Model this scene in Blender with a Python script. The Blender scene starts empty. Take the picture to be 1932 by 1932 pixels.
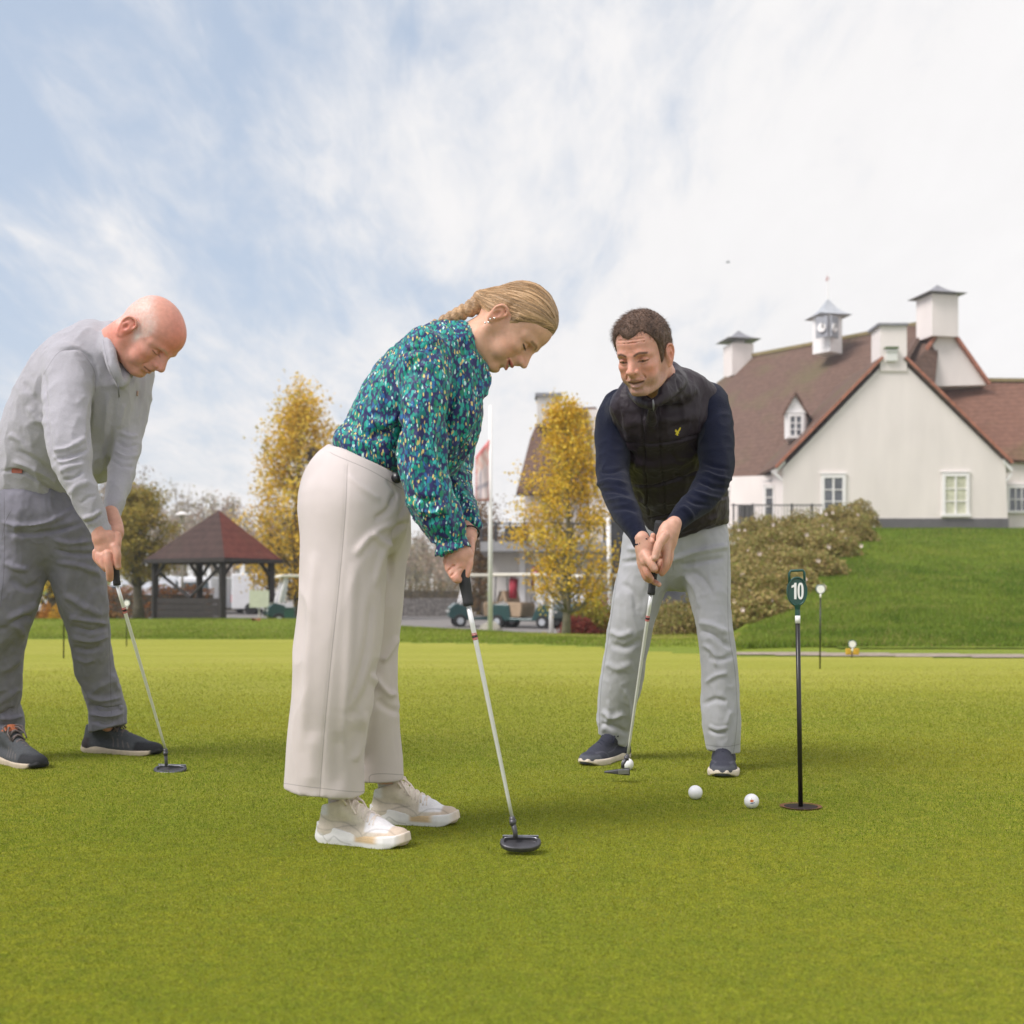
import bpy, bmesh, math, random
import numpy as np
from mathutils import Vector, Matrix
random.seed(7)
RNG = np.random.default_rng(11)
FV, CX, CY, CAMH = 2200.0, 966.0, 1115.0, 0.63
SC = bpy.context.scene
COL = SC.collection
def P(px, py, d):
    return np.array([(px-CX)/FV*d, d, CAMH-(py-CY)/FV*d])
def G(px, py, z=0.0):
    d = (CAMH-z)*FV/(py-CY)
    return P(px, py, d)
def R2(r, d):
    return r*d/FV
def lin(c):
    if isinstance(c, str):
        c = [int(c[i:i+2], 16)/255 for i in (0, 2, 4)]
    return tuple((x/12.92 if x <= 0.04045 else ((x+0.055)/1.055)**2.4) for x in c)
# ------------------------------------------------------------------ objects
def tag(o, label=None, cat=None, group=None, kind=None):
    if label: o['label'] = label
    if cat: o['category'] = cat
    if group: o['group'] = group
    if kind: o['kind'] = kind
    return o
def empty(name, loc, label=None, cat=None, group=None, rz=0.0):
    o = bpy.data.objects.new(name, None); COL.objects.link(o)
    o.empty_display_size = 0.05
    o.location = Vector([float(v) for v in loc]); o.rotation_euler = (0, 0, rz)
    bpy.context.view_layer.update()
    return tag(o, label, cat, group)
def world_inv(parent):
    M = Matrix.Identity(4); p = parent
    while p is not None:
        M = (Matrix.Translation(p.location) @ p.rotation_euler.to_matrix().to_4x4()) @ p.matrix_parent_inverse.copy() if False else M
        p = p.parent
    return M
def link_mesh(name, V, F, mat, parent=None, colors=None, smooth=True, attrs=None, origin=None):
    """V given in world coordinates (or parent local when parent['local'] is set)."""
    me = bpy.data.meshes.new(name)
    V = np.asarray(V, dtype=np.float64)
    if origin is None: origin = np.zeros(3)
    origin = np.asarray(origin, float)
    off = origin.copy()
    if parent is not None and not parent.get('_local'):
        off = np.array(wloc(parent))
    V = V - off
    if isinstance(F, np.ndarray):
        n = F.shape[1]; nf = len(F)
        me.vertices.add(len(V)); me.vertices.foreach_set('co', V.astype(np.float32).ravel())
        me.loops.add(nf*n); me.loops.foreach_set('vertex_index', F.astype(np.int32).ravel())
        me.polygons.add(nf)
        me.polygons.foreach_set('loop_start', np.arange(0, nf*n, n, dtype=np.int32))
        me.polygons.foreach_set('loop_total', np.full(nf, n, dtype=np.int32))
        me.update(calc_edges=True); me.validate()
    else:
        me.from_pydata([tuple(v) for v in V], [], [tuple(int(i) for i in f) for f in F]); me.validate()
    if smooth:
        me.polygons.foreach_set('use_smooth', [True]*len(me.polygons))
    if colors is not None:
        colors = np.asarray(colors, dtype=np.float32)
        if len(colors) == len(me.vertices):
            a = me.color_attributes.new('Col', 'FLOAT_COLOR', 'POINT')
            c4 = np.ones((len(colors), 4), np.float32); c4[:, :3] = colors
            a.data.foreach_set('color', c4.ravel())
    if attrs:
        for k, v in attrs.items():
            v = np.asarray(v, np.float32)
            if v.ndim == 1:
                a = me.attributes.new(k, 'FLOAT', 'POINT'); a.data.foreach_set('value', v)
            else:
                a = me.attributes.new(k, 'FLOAT_VECTOR', 'POINT'); a.data.foreach_set('vector', v.ravel())
    if mat is not None:
        for m in (mat if isinstance(mat, (list, tuple)) else [mat]): me.materials.append(m)
    o = bpy.data.objects.new(name, me); COL.objects.link(o)
    if parent is not None:
        o.parent = parent
        o['_w'] = [float(x) for x in off]
    else:
        o.location = Vector(origin); o['_w'] = [float(x) for x in origin]
    return o
def wloc(o):
    """world location for unrotated parents; children meshes sit at their parent's origin"""
    if o.get('_w') is not None: return list(o['_w'])
    return list(o.location)
def clean_props():
    for o in bpy.data.objects:
        for k in ('_w', '_local'):
            if k in o: del o[k]
class MB:
    """collects simple solids into ONE mesh"""
    def __init__(s): s.v = []; s.f = []; s.m = []; s.mi = 0; s.c = []; s.col = (1, 1, 1)
    def add(s, V, F):
        b = len(s.v)
        s.v += [tuple(float(x) for x in v) for v in V]; s.f += [tuple(int(i)+b for i in f) for f in F]
        s.m += [s.mi]*len(F); s.c += [s.col]*len(V)
        return s
    def box(s, c, d, rz=0.0, R=None):
        c = np.array(c, float); h = np.array(d, float)/2
        V = np.array([[x, y, z] for x in (-1, 1) for y in (-1, 1) for z in (-1, 1)])*h
        if R is not None: V = V @ np.array(R).T
        elif rz:
            ca, sa = math.cos(rz), math.sin(rz)
            V = V @ np.array([[ca, -sa, 0], [sa, ca, 0], [0, 0, 1]]).T
        return s.add(V+c, [(0, 1, 3, 2), (4, 6, 7, 5), (0, 4, 5, 1), (2, 3, 7, 6), (0, 2, 6, 4), (1, 5, 7, 3)])
    def bar(s, a, b, w, h=None, up=(0, 0, 1)):
        a = np.array(a, float); b = np.array(b, float); h = h or w
        x = b-a; L = np.linalg.norm(x); x = x/L
        u = np.array(up, float)
        if abs(np.dot(u, x)) > .98: u = np.array([0, 1, 0.])
        y = np.cross(u, x); y /= np.linalg.norm(y); z = np.cross(x, y)
        return s.box((a+b)/2, (L, w, h), R=np.stack([x, y, z], 1))
    def tube(s, pts, rs, n=8, caps=True):
        pts = [np.array(p, float) for p in pts]
        if not hasattr(rs, '__len__'): rs = [rs]*len(pts)
        V = []; F = []
        prev = None
        for i, p in enumerate(pts):
            t = pts[min(i+1, len(pts)-1)]-pts[max(i-1, 0)]; t = t/(np.linalg.norm(t)+1e-9)
            if prev is None:
                u = np.array([0, 0, 1.]) if abs(t[2]) < .9 else np.array([1., 0, 0])
            else: u = prev
            a = u-np.dot(u, t)*t; a /= np.linalg.norm(a)+1e-9; prev = a; b = np.cross(t, a)
            for k in range(n):
                th = 2*math.pi*k/n
                V.append(p+rs[i]*(math.cos(th)*a+math.sin(th)*b))
        for i in range(len(pts)-1):
            for k in range(n):
                k2 = (k+1) % n
                F.append((i*n+k, i*n+k2, (i+1)*n+k2, (i+1)*n+k))
        if caps:
            F.append(tuple(range(n-1, -1, -1))); F.append(tuple((len(pts)-1)*n+k for k in range(n)))
        return s.add(V, F)
    def lathe(s, c, prof, n=24, R=None):
        """prof: list of (r,z)"""
        c = np.array(c, float); V = []; F = []
        for r, z in prof:
            for k in range(n):
                th = 2*math.pi*k/n; V.append([r*math.cos(th), r*math.sin(th), z])
        for i in range(len(prof)-1):
            for k in range(n):
                k2 = (k+1) % n; F.append((i*n+k, i*n+k2, (i+1)*n+k2, (i+1)*n+k))
        F.append(tuple(range(n-1, -1, -1))); F.append(tuple((len(prof)-1)*n+k for k in range(n)))
        V = np.array(V)
        if R is not None: V = V @ np.array(R).T
        return s.add(V+c, F)
    def prism(s, poly, vec):
        """poly: 3d points loop, extruded by vec"""
        poly = [np.array(p, float) for p in poly]; vec = np.array(vec, float); n = len(poly)
        V = poly+[p+vec for p in poly]
        F = [tuple(range(n-1, -1, -1)), tuple(range(n, 2*n))]+[(k, (k+1) % n, n+(k+1) % n, n+k) for k in range(n)]
        return s.add(V, F)
    def build(s, name, mat, parent=None, smooth=False, origin=None, bevel=0.0, colors=False):
        if origin is None and parent is None:
            A = np.array(s.v); origin = [(A[:, 0].min()+A[:, 0].max())/2, (A[:, 1].min()+A[:, 1].max())/2, A[:, 2].min()]
        o = link_mesh(name, np.array(s.v), s.f, mat, parent, smooth=smooth, origin=origin, colors=np.array(s.c) if colors else None)
        bm = bmesh.new(); bm.from_mesh(o.data); bmesh.ops.recalc_face_normals(bm, faces=bm.faces); bm.to_mesh(o.data); bm.free()
        if len(set(s.m)) > 1:
            for p, mi in zip(o.data.polygons, s.m): p.material_index = mi
        if bevel:
            m = o.modifiers.new('bevel', 'BEVEL'); m.width = bevel; m.segments = 2; m.limit_method = 'ANGLE'
        return o
def copy_tree(o, parent=None):
    c = o.copy(); COL.objects.link(c)
    if parent is not None: c.parent = parent
    for ch in list(o.children): copy_tree(ch, c)
    return c
# ------------------------------------------------------------------ SDF modelling
def catmull(pts, n=4):
    pts = np.asarray(pts, float)
    if len(pts) < 3 or n <= 1: return pts
    out = []
    for i in range(len(pts)-1):
        p0 = pts[max(i-1, 0)]; p1 = pts[i]; p2 = pts[i+1]; p3 = pts[min(i+2, len(pts)-1)]
        for k in range(n):
            t = k/n
            out.append(.5*((2*p1)+(-p0+p2)*t+(2*p0-5*p1+4*p2-p3)*t*t+(-p0+3*p1-3*p2+p3)*t**3))
    out.append(pts[-1])
    return np.array(out)
def smin(a, b, k):
    if k <= 0: return np.minimum(a, b)
    h = np.clip(.5+.5*(b-a)/k, 0, 1)
    return b+(a-b)*h-k*h*(1-h)
class SDF:
    def __init__(s, lo, hi, vox):
        s.lo = np.array(lo, float); s.vox = vox
        s.n = np.ceil((np.array(hi)-s.lo)/vox).astype(int)+1
        s.F = np.full(tuple(s.n), 1.0, np.float32)
        s.ax = [s.lo[i]+np.arange(s.n[i])*vox for i in range(3)]
    def sub(s, lo, hi, m):
        sl = []; 
        for i in range(3):
            a = int(max(0, math.floor((lo[i]-m-s.lo[i])/s.vox))); b = int(min(s.n[i], math.ceil((hi[i]+m-s.lo[i])/s.vox)+1))
            if b <= a: return None, None
            sl.append(slice(a, b))
        X, Y, Z = np.meshgrid(*[s.ax[i][sl[i]].astype(np.float32) for i in range(3)], indexing='ij')
        return tuple(sl), (X, Y, Z)
    def comb(s, sl, d, k, op):
        A = s.F[sl]
        if op == 'u': s.F[sl] = smin(A, d, k)
        elif op == 's': s.F[sl] = -smin(-A, d, k)
        elif op == 'i': s.F[sl] = -smin(-A, -d, k)
    def chain(s, pts, rs, k=.01, sq=None, op='u', n=4):
        pts = np.asarray(pts, float); 
        rs = np.asarray(rs if hasattr(rs, '__len__') else [rs]*len(pts), float)
        A = catmull(np.column_stack([pts, rs]), n); pts = A[:, :3]; rs = np.maximum(A[:, 3], 1e-4)
        f = 1.0; M = np.eye(3)
        if sq is not None:
            axv = np.array(sq[0], float); axv /= np.linalg.norm(axv); f = sq[1]
            M = np.eye(3)+np.outer(axv, axv)*(1/f-1)
        rm = rs.max()*max(1, f)
        sl, C = s.sub(pts.min(0)-rm, pts.max(0)+rm, k+3*s.vox)
        if sl is None: return
        Q = [M[i, 0]*C[0]+M[i, 1]*C[1]+M[i, 2]*C[2] for i in range(3)] if sq is not None else C
        pp = pts @ M.T
        d = np.full(C[0].shape, 9.0, np.float32)
        if len(pp) == 1:
            d = np.sqrt(sum((Q[i]-pp[0][i])**2 for i in range(3)))-rs[0]
        for i in range(len(pp)-1):
            a = pp[i]; b = pp[i+1]; ab = b-a; L2 = float(ab@ab)+1e-12
            t = np.clip(((Q[0]-a[0])*ab[0]+(Q[1]-a[1])*ab[1]+(Q[2]-a[2])*ab[2])/L2, 0, 1).astype(np.float32)
            dd = np.sqrt((Q[0]-a[0]-t*ab[0])**2+(Q[1]-a[1]-t*ab[1])**2+(Q[2]-a[2]-t*ab[2])**2)-(rs[i]+t*(rs[i+1]-rs[i]))
            np.minimum(d, dd, out=d)
        s.comb(sl, d*min(1, f), k, op)
    def ell(s, c, r, R=None, k=.01, op='u'):
        c = np.array(c, float); r = np.array(r if hasattr(r, '__len__') else [r]*3, float); rm = r.max()
        sl, C = s.sub(c-rm, c+rm, k+3*s.vox)
        if sl is None: return
        X, Y, Z = C[0]-c[0], C[1]-c[1], C[2]-c[2]
        if R is not None:
            R = np.array(R, float)  # columns = local axes
            X, Y, Z = [R[0, i]*X+R[1, i]*Y+R[2, i]*Z for i in range(3)]
        k0 = np.sqrt((X/r[0])**2+(Y/r[1])**2+(Z/r[2])**2)+1e-6
        k1 = np.sqrt((X/r[0]**2)**2+(Y/r[1]**2)**2+(Z/r[2]**2)**2)+1e-6
        s.comb(sl, k0*(k0-1)/k1, k, op)
    def cut(s, p, nrm, k=0.0, lo=None, hi=None):
        """remove the side the normal points to (optionally only within a box)"""
        p = np.array(p, float); nrm = np.array(nrm, float); nrm /= np.linalg.norm(nrm)
        lo = s.lo if lo is None else lo; hi = s.lo+s.n*s.vox if hi is None else hi
        sl, C = s.sub(lo, hi, 0)
        if sl is None: return
        d = (C[0]-p[0])*nrm[0]+(C[1]-p[1])*nrm[1]+(C[2]-p[2])*nrm[2]
        s.comb(sl, d, k, 'i')
    def hollow(s, p, nrm, depth, th):
        """open a recess behind a cut plane"""
        p = np.array(p, float); nrm = np.array(nrm, float); nrm /= np.linalg.norm(nrm)
        sl, C = s.sub(s.lo, s.lo+s.n*s.vox, 0)
        d = (C[0]-p[0])*nrm[0]+(C[1]-p[1])*nrm[1]+(C[2]-p[2])*nrm[2]
        inner = np.maximum(s.F+th, -(d+depth))
        return inner, d
    def mesh(s):
        return surfnets(s.F, s.lo, s.vox)
def surfnets(F, lo, vox):
    F = F.copy()
    F[0] = F[-1] = 1; F[:, 0] = F[:, -1] = 1; F[:, :, 0] = F[:, :, -1] = 1
    S = F < 0
    n0 = S[:-1, :-1, :-1].astype(np.int8)
    cnt = np.zeros_like(n0)
    offs = [(i, j, k) for i in (0, 1) for j in (0, 1) for k in (0, 1)]
    nx, ny, nz = n0.shape
    for (i, j, k) in offs: cnt += S[i:nx+i, j:ny+j, k:nz+k]
    act = np.argwhere((cnt > 0) & (cnt < 8))
    vals = np.stack([F[act[:, 0]+i, act[:, 1]+j, act[:, 2]+k] for (i, j, k) in offs], 1)
    acc = np.zeros((len(act), 3)); num = np.zeros(len(act))
    for a in range(8):
        for b in range(a+1, 8):
            df = [abs(offs[a][q]-offs[b][q]) for q in range(3)]
            if sum(df) != 1: continue
            va, vb = vals[:, a], vals[:, b]
            m = (va < 0) != (vb < 0)
            t = np.where(m, va/(va-vb+1e-12), 0)
            pa = np.array(offs[a], float); pb = np.array(offs[b], float)
            acc += np.where(m[:, None], pa+(pb-pa)*t[:, None], 0); num += m
    V = (act+acc/num[:, None])*vox+lo
    idx = np.full(n0.shape, -1, np.int32); idx[act[:, 0], act[:, 1], act[:, 2]] = np.arange(len(act))
    faces = []
    for ax in range(3):
        sa = [slice(None)]*3; sb = [slice(None)]*3
        sa[ax] = slice(0, -1); sb[ax] = slice(1, None)
        A = S[tuple(sa)]; B = S[tuple(sb)]
        e = np.argwhere(A != B)
        o1, o2 = [(1, 2), (2, 0), (0, 1)][ax]
        ok = (e[:, o1] > 0) & (e[:, o2] > 0) & (e[:, o1] < n0.shape[o1]) & (e[:, o2] < n0.shape[o2]) & (e[:, ax] < n0.shape[ax])
        e = e[ok]
        flip = A[e[:, 0], e[:, 1], e[:, 2]]
        def cell(d1, d2):
            q = e.copy(); q[:, o1] += d1; q[:, o2] += d2
            return idx[q[:, 0], q[:, 1], q[:, 2]]
        q = np.stack([cell(-1, -1), cell(0, -1), cell(0, 0), cell(-1, 0)], 1)
        q[~flip] = q[~flip][:, ::-1]
        faces.append(q)
    Fq = np.concatenate(faces)
    Fq = Fq[(Fq >= 0).all(1)]
    return V, Fq
def vnormals(V, F):
    n = np.cross(V[F[:, 2]]-V[F[:, 0]], V[F[:, 3]]-V[F[:, 1]])
    N = np.zeros_like(V)
    for i in range(4): np.add.at(N, F[:, i], n)
    return N/(np.linalg.norm(N, axis=1)[:, None]+1e-12)
def relax(V, F, it=1, lam=.5):
    for _ in range(it):
        S = np.zeros_like(V); c = np.zeros(len(V))
        for i in range(4):
            np.add.at(S, F[:, i], V[F[:, (i+1) % 4]]); np.add.at(c, F[:, i], 1)
            np.add.at(S, F[:, i], V[F[:, (i-1) % 4]]); np.add.at(c, F[:, i], 1)
        V = V+lam*(S/c[:, None]-V)
    return V
def proj(V):
    return np.stack([CX+V[:, 0]/V[:, 1]*FV, CY-(V[:, 2]-CAMH)/V[:, 1]*FV], 1)
def polydist(p, line):
    """distance of 2d points to a polyline, plus parameter 0..1 along it"""
    line = catmull(np.array(line, float), 5)
    d = np.full(len(p), 1e9); tt = np.zeros(len(p)); n = len(line)-1
    for i in range(n):
        a, b = line[i], line[i+1]; ab = b-a
        t = np.clip(((p-a)@ab)/(ab@ab+1e-9), 0, 1)
        dd = np.linalg.norm(p-a-t[:, None]*ab, axis=1)
        m = dd < d; d[m] = dd[m]; tt[m] = (i+t[m])/n
    return d, tt
def folds(V, F, lst, side=None):
    """lst of (polyline in photo units, width, amplitude in metres); displaces along the normal. Real relief in the cloth."""
    N = vnormals(V, F); p = proj(V); D = np.zeros(len(V))
    front = N[:, 1] < .35
    for (ln, w, a) in lst:
        d, t = polydist(p, ln)
        taper = np.clip(np.minimum(t, 1-t)*5, 0, 1) if len(ln) > 1 else 1
        D += 1.2*a*(np.exp(-(d/(w*.8))**2)*1.15-.25*np.exp(-(d/(w*2.0))**2))*taper*front
    return V+N*D[:, None]
# value noise for cloth relief
_G = RNG.random((64, 64, 64)).astype(np.float32)
def vnoise(p):
    p = p+1000.0; i = np.floor(p).astype(int); f = p-i; f = f*f*(3-2*f)
    r = 0
    for a in (0, 1):
        for b in (0, 1):
            for c in (0, 1):
                w = (f[:, 0] if a else 1-f[:, 0])*(f[:, 1] if b else 1-f[:, 1])*(f[:, 2] if c else 1-f[:, 2])
                r = r+w*_G[(i[:, 0]+a) % 64, (i[:, 1]+b) % 64, (i[:, 2]+c) % 64]
    return r*2-1
def wrinkle(V, F, scale, amp, R=None):
    """anisotropic soft creases: scale = (sx,sy,sz) frequencies per metre"""
    N = vnormals(V, F); q = V if R is None else V@np.array(R)
    q = q*np.array(scale)
    n = vnoise(q)*.6+vnoise(q*2.1+7)*.4
    n = (1-np.minimum(np.abs(n)*2.2, 1))**1.5*2-1
    return V+N*(n*amp)[:, None]
# ------------------------------------------------------------------ materials
MATS = {}
def mat(name, col=(.5, .5, .5), rough=.6, metal=0.0, var=.12, vs=8.0, bump=0.0, bs=60.0, attr=False, spec=.5, sheen=0.0, coat=0.0, sss=0.0, alpha=None, trans=0.0, emis=None, stretch=None, hsvvar=0.0):
    if name in MATS: return MATS[name]
    m = bpy.data.materials.new(name); m.use_nodes = True; MATS[name] = m
    nt = m.node_tree; N = nt.nodes; L = nt.links
    b = N['Principled BSDF']
    col = lin(col) if isinstance(col, str) else col
    b.inputs['Roughness'].default_value = rough; b.inputs['Metallic'].default_value = metal
    b.inputs['Specular IOR Level'].default_value = spec
    if sheen: b.inputs['Sheen Weight'].default_value = sheen
    if coat: b.inputs['Coat Weight'].default_value = coat
    if sss:
        b.inputs['Subsurface Weight'].default_value = sss
        b.inputs['Subsurface Radius'].default_value = (1, .35, .2); b.inputs['Subsurface Scale'].default_value = .006
    if trans: b.inputs['Transmission Weight'].default_value = trans
    tc = N.new('ShaderNodeTexCoord'); mp = N.new('ShaderNodeMapping'); L.new(tc.outputs['Object'], mp.inputs[0])
    if stretch: mp.inputs['Scale'].default_value = stretch
    src = None
    if attr:
        a = N.new('ShaderNodeAttribute'); a.attribute_name = 'Col'; src = a.outputs['Color']
    if var > 0 or attr:
        nz = N.new('ShaderNodeTexNoise'); nz.inputs['Scale'].default_value = vs; nz.inputs['Detail'].default_value = 6
        L.new(mp.outputs[0], nz.inputs['Vector'])
        mr = N.new('ShaderNodeMapRange'); mr.inputs[1].default_value = .3; mr.inputs[2].default_value = .7
        mr.inputs[3].default_value = 1-var; mr.inputs[4].default_value = 1+var
        L.new(nz.outputs['Fac'], mr.inputs[0])
        mx = N.new('ShaderNodeVectorMath'); mx.operation = 'SCALE'
        if src: L.new(src, mx.inputs[0])
        else: mx.inputs[0].default_value = col[:3]
        L.new(mr.outputs[0], mx.inputs['Scale'])
        L.new(mx.outputs[0], b.inputs['Base Color'])
    else: b.inputs['Base Color'].default_value = (*col[:3], 1)
    if bump:
        nb = N.new('ShaderNodeTexNoise'); nb.inputs['Scale'].default_value = bs; nb.inputs['Detail'].default_value = 4
        L.new(mp.outputs[0], nb.inputs['Vector'])
        bp = N.new('ShaderNodeBump'); bp.inputs['Strength'].default_value = bump; bp.inputs['Distance'].default_value = .01
        L.new(nb.outputs['Fac'], bp.inputs['Height']); L.new(bp.outputs[0], b.inputs['Normal'])
    if emis: b.inputs['Emission Color'].default_value = (*emis[:3], 1); b.inputs['Emission Strength'].default_value = 1
    return m
def mat_leaf(name, trans=.35, rough=.6):
    """foliage: diffuse plus some translucency, colour per leaf"""
    if name in MATS: return MATS[name]
    m = bpy.data.materials.new(name); m.use_nodes = True; MATS[name] = m
    N = m.node_tree.nodes; L = m.node_tree.links
    b = N['Principled BSDF']; b.inputs['Roughness'].default_value = rough; b.inputs['Specular IOR Level'].default_value = .25
    a = N.new('ShaderNodeAttribute'); a.attribute_name = 'Col'; L.new(a.outputs['Color'], b.inputs['Base Color'])
    t = N.new('ShaderNodeBsdfTranslucent'); L.new(a.outputs['Color'], t.inputs['Color'])
    mx = N.new('ShaderNodeMixShader'); mx.inputs[0].default_value = trans
    L.new(b.outputs[0], mx.inputs[1]); L.new(t.outputs[0], mx.inputs[2]); L.new(mx.outputs[0], N['Material Output'].inputs[0])
    return m
# ------------------------------------------------------------------ camera, sky, sun
cam = bpy.data.cameras.new('camera'); camo = bpy.data.objects.new('camera', cam); COL.objects.link(camo)
camo.location = (0, 0, CAMH); camo.rotation_euler = (math.radians(90), 0, 0)
cam.sensor_width = 36; cam.sensor_fit = 'HORIZONTAL'; cam.lens = 36*FV/1932
cam.shift_y = (CY-966)/1932; cam.clip_end = 2000; cam.clip_start = .05
cam.dof.use_dof = True; cam.dof.focus_distance = 3.35; cam.dof.aperture_fstop = 4.2
SC.camera = camo
SC.view_settings.view_transform = 'Standard'; SC.view_settings.look = 'None'
SC.view_settings.exposure = 0.40
SC.cycles.max_bounces = 6; SC.cycles.diffuse_bounces = 3; SC.cycles.glossy_bounces = 3; SC.cycles.transmission_bounces = 4
SC.cycles.transparent_max_bounces = 6; SC.cycles.use_denoising = True
SC.cycles.sample_clamp_indirect = 5
SUN_EL, SUN_AZ = math.radians(50), math.radians(-122)   # azimuth from +Y towards +X
sun = bpy.data.lights.new('sun', 'SUN'); sun.energy = 2.75; sun.angle = math.radians(27); sun.color = (1, .955, .92)
suno = bpy.data.objects.new('sun', sun); COL.objects.link(suno)
sd = Vector((math.sin(SUN_AZ)*math.cos(SUN_EL), math.cos(SUN_AZ)*math.cos(SUN_EL), math.sin(SUN_EL)))
suno.rotation_euler = (-sd).to_track_quat('-Z', 'Y').to_euler(); suno.location = (-8, -5, 12)
W = bpy.data.worlds.new("World"); SC.world = W; W.use_nodes = True
nt = W.node_tree; N = nt.nodes; L = nt.links
bg = N['Background']; bg.inputs['Strength'].default_value = .1
sky = N.new('ShaderNodeTexSky'); sky.sky_type = 'NISHITA'; sky.sun_disc = False
sky.sun_elevation = SUN_EL; sky.sun_rotation = SUN_AZ; sky.air_density = 1.0; sky.dust_density = 1.5; sky.altitude = 50
tc = N.new('ShaderNodeTexCoord')
# clouds live on a flat layer: direction / height gives position on that layer
sep = N.new('ShaderNodeSeparateXYZ'); L.new(tc.outputs['Generated'], sep.inputs[0])
def M_(op, a, b=None, c=None):
    n = N.new('ShaderNodeMath'); n.operation = op
    for i, v in enumerate((a, b, c)):
        if v is None: continue
        if isinstance(v, (int, float)): n.inputs[i].default_value = v
        else: L.new(v, n.inputs[i])
    return n.outputs[0]
zz = M_('MAXIMUM', sep.outputs[2], 0.0)
den = M_('ADD', zz, .16)
cx = M_('DIVIDE', sep.outputs[0], den); cy = M_('DIVIDE', sep.outputs[1], den)
cmb = N.new('ShaderNodeCombineXYZ'); L.new(cx, cmb.inputs[0]); L.new(cy, cmb.inputs[1])
def cloudnoise(scale, rot, st, detail, rough, dist, off=(0, 0, 0)):
    mp = N.new('ShaderNodeMapping'); mp.inputs['Rotation'].default_value = (0, 0, math.radians(rot)); mp.inputs['Scale'].default_value = st
    mp.inputs['Location'].default_value = off
    L.new(cmb.outputs[0], mp.inputs[0])
    n = N.new('ShaderNodeTexNoise'); n.inputs['Scale'].default_value = scale; n.inputs['Detail'].default_value = detail
    n.inputs['Roughness'].default_value = rough; n.inputs['Distortion'].default_value = dist
    L.new(mp.outputs[0], n.inputs['Vector']); return n.outputs['Fac']
n1 = cloudnoise(1.7, 38, (1, .5, 1), 8, .58, .4, (.3, 1.7, 0))
n2 = cloudnoise(5.2, 50, (1, .33, 1), 7, .62, .7, (3.1, .4, 0))
n3 = cloudnoise(15.0, 56, (1, .35, 1), 5, .65, .5, (1.1, 4.4, 0))
v = M_('ADD', M_('MULTIPLY', n1, .52), M_('ADD', M_('MULTIPLY', n2, .32), M_('MULTIPLY', n3, .16)))
# heavier cloud towards the right (east), the zenith side, and the horizon; open sky on the left
bias = M_('ADD', M_('MULTIPLY', sep.outputs[0], .42), M_('MULTIPLY', M_('POWER', M_('SUBTRACT', 1.0, zz), 5.0), .26))
v = M_('ADD', v, bias)
mr = N.new('ShaderNodeMapRange'); mr.inputs[1].default_value = .365; mr.inputs[2].default_value = .625; mr.interpolation_type = 'SMOOTHSTEP'
mr.inputs[3].default_value = .08; mr.inputs[4].default_value = 1.0
L.new(v, mr.inputs[0])
# cloud brightness with soft grey undersides
mr2 = N.new('ShaderNodeMapRange'); mr2.inputs[1].default_value = .45; mr2.inputs[2].default_value = .85
mr2.inputs[3].default_value = 6.9; mr2.inputs[4].default_value = 7.7
L.new(v, mr2.inputs[0])
ccol = N.new('ShaderNodeVectorMath'); ccol.operation = 'SCALE'; ccol.inputs[0].default_value = (1.0, .985, .985)
L.new(mr2.outputs[0], ccol.inputs['Scale'])
skys = N.new('ShaderNodeVectorMath'); skys.operation = 'MULTIPLY'; skys.inputs[1].default_value = (1.75, 1.35, 1.12)
L.new(sky.outputs[0], skys.inputs[0])
# thin milky veil over the blue
veil = N.new('ShaderNodeMixRGB'); veil.inputs[0].default_value = .6; veil.inputs[2].default_value = (3.8, 4.95, 6.5, 1)
L.new(skys.outputs[0], veil.inputs[1])
mix = N.new('ShaderNodeMixRGB'); L.new(mr.outputs[0], mix.inputs[0]); L.new(veil.outputs[0], mix.inputs[1]); L.new(ccol.outputs[0], mix.inputs[2])
L.new(mix.outputs[0], bg.inputs[0])
W.cycles.sampling_method = 'AUTOMATIC'

hz = MB(); hz.box((0, 95, 14), (420, 230, 36)); hzo = hz.build('haze', None); tag(hzo, kind='stuff')
hm = bpy.data.materials.new('haze_air'); hm.use_nodes = True; hn = hm.node_tree.nodes; hn.remove(hn['Principled BSDF'])
pv = hn.new('ShaderNodeVolumePrincipled'); pv.inputs['Color'].default_value = (.93, .95, 1, 1); pv.inputs['Density'].default_value = .0008; pv.inputs['Anisotropy'].default_value = .2
hm.node_tree.links.new(pv.outputs[0], hn['Material Output'].inputs['Volume']); hzo.data.materials.append(hm)
# ------------------------------------------------------------------ terrain
def sstep(a, b, x):
    t = np.clip((x-a)/(b-a), 0, 1); return t*t*(3-2*t)
def zfun(px, d):
    """ground height for columns px (direction) and distance d: green plateau, drop to the car park, bank on the right"""
    px = np.asarray(px, float); d = np.asarray(d, float)
    crest = np.interp(px, [-900, 560, 760, 1000, 1200, 1360, 3000], [25, 25, 19.5, 16.3, 15.2, 15.5, 15.5])
    z = -0.62*sstep(crest, crest+11, d)
    # gentle rolls of the rough behind the green
    z = z+0.05*np.exp(-((d-crest+2)/2.2)**2)*(px < 1350)
    # bank
    y = np.interp(d, [11.5, 12.5, 14, 17, 21, 26, 31, 60], [1236, 1222, 1200, 1160, 1108, 1048, 1000, 999])
    zb = CAMH+(CY-y)/FV*d
    zb = np.where(d < 11.6, 0, np.where(d > 60, CAMH+(CY-999)/FV*60, zb))
    w = sstep(1330, 1520+0*d, px+np.clip((20-d), -14, 8)*(-6))
    w = w*sstep(11.4, 13.2, d)
    z = z*(1-w)+np.maximum(zb, -0.05)*w
    # far hill on the left horizon
    z = z+3.2*sstep(95, 170, d)*sstep(1150, 200, px)
    return z
def zat(px, d): return float(zfun(np.array([px]), np.array([d]))[0])
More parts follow.
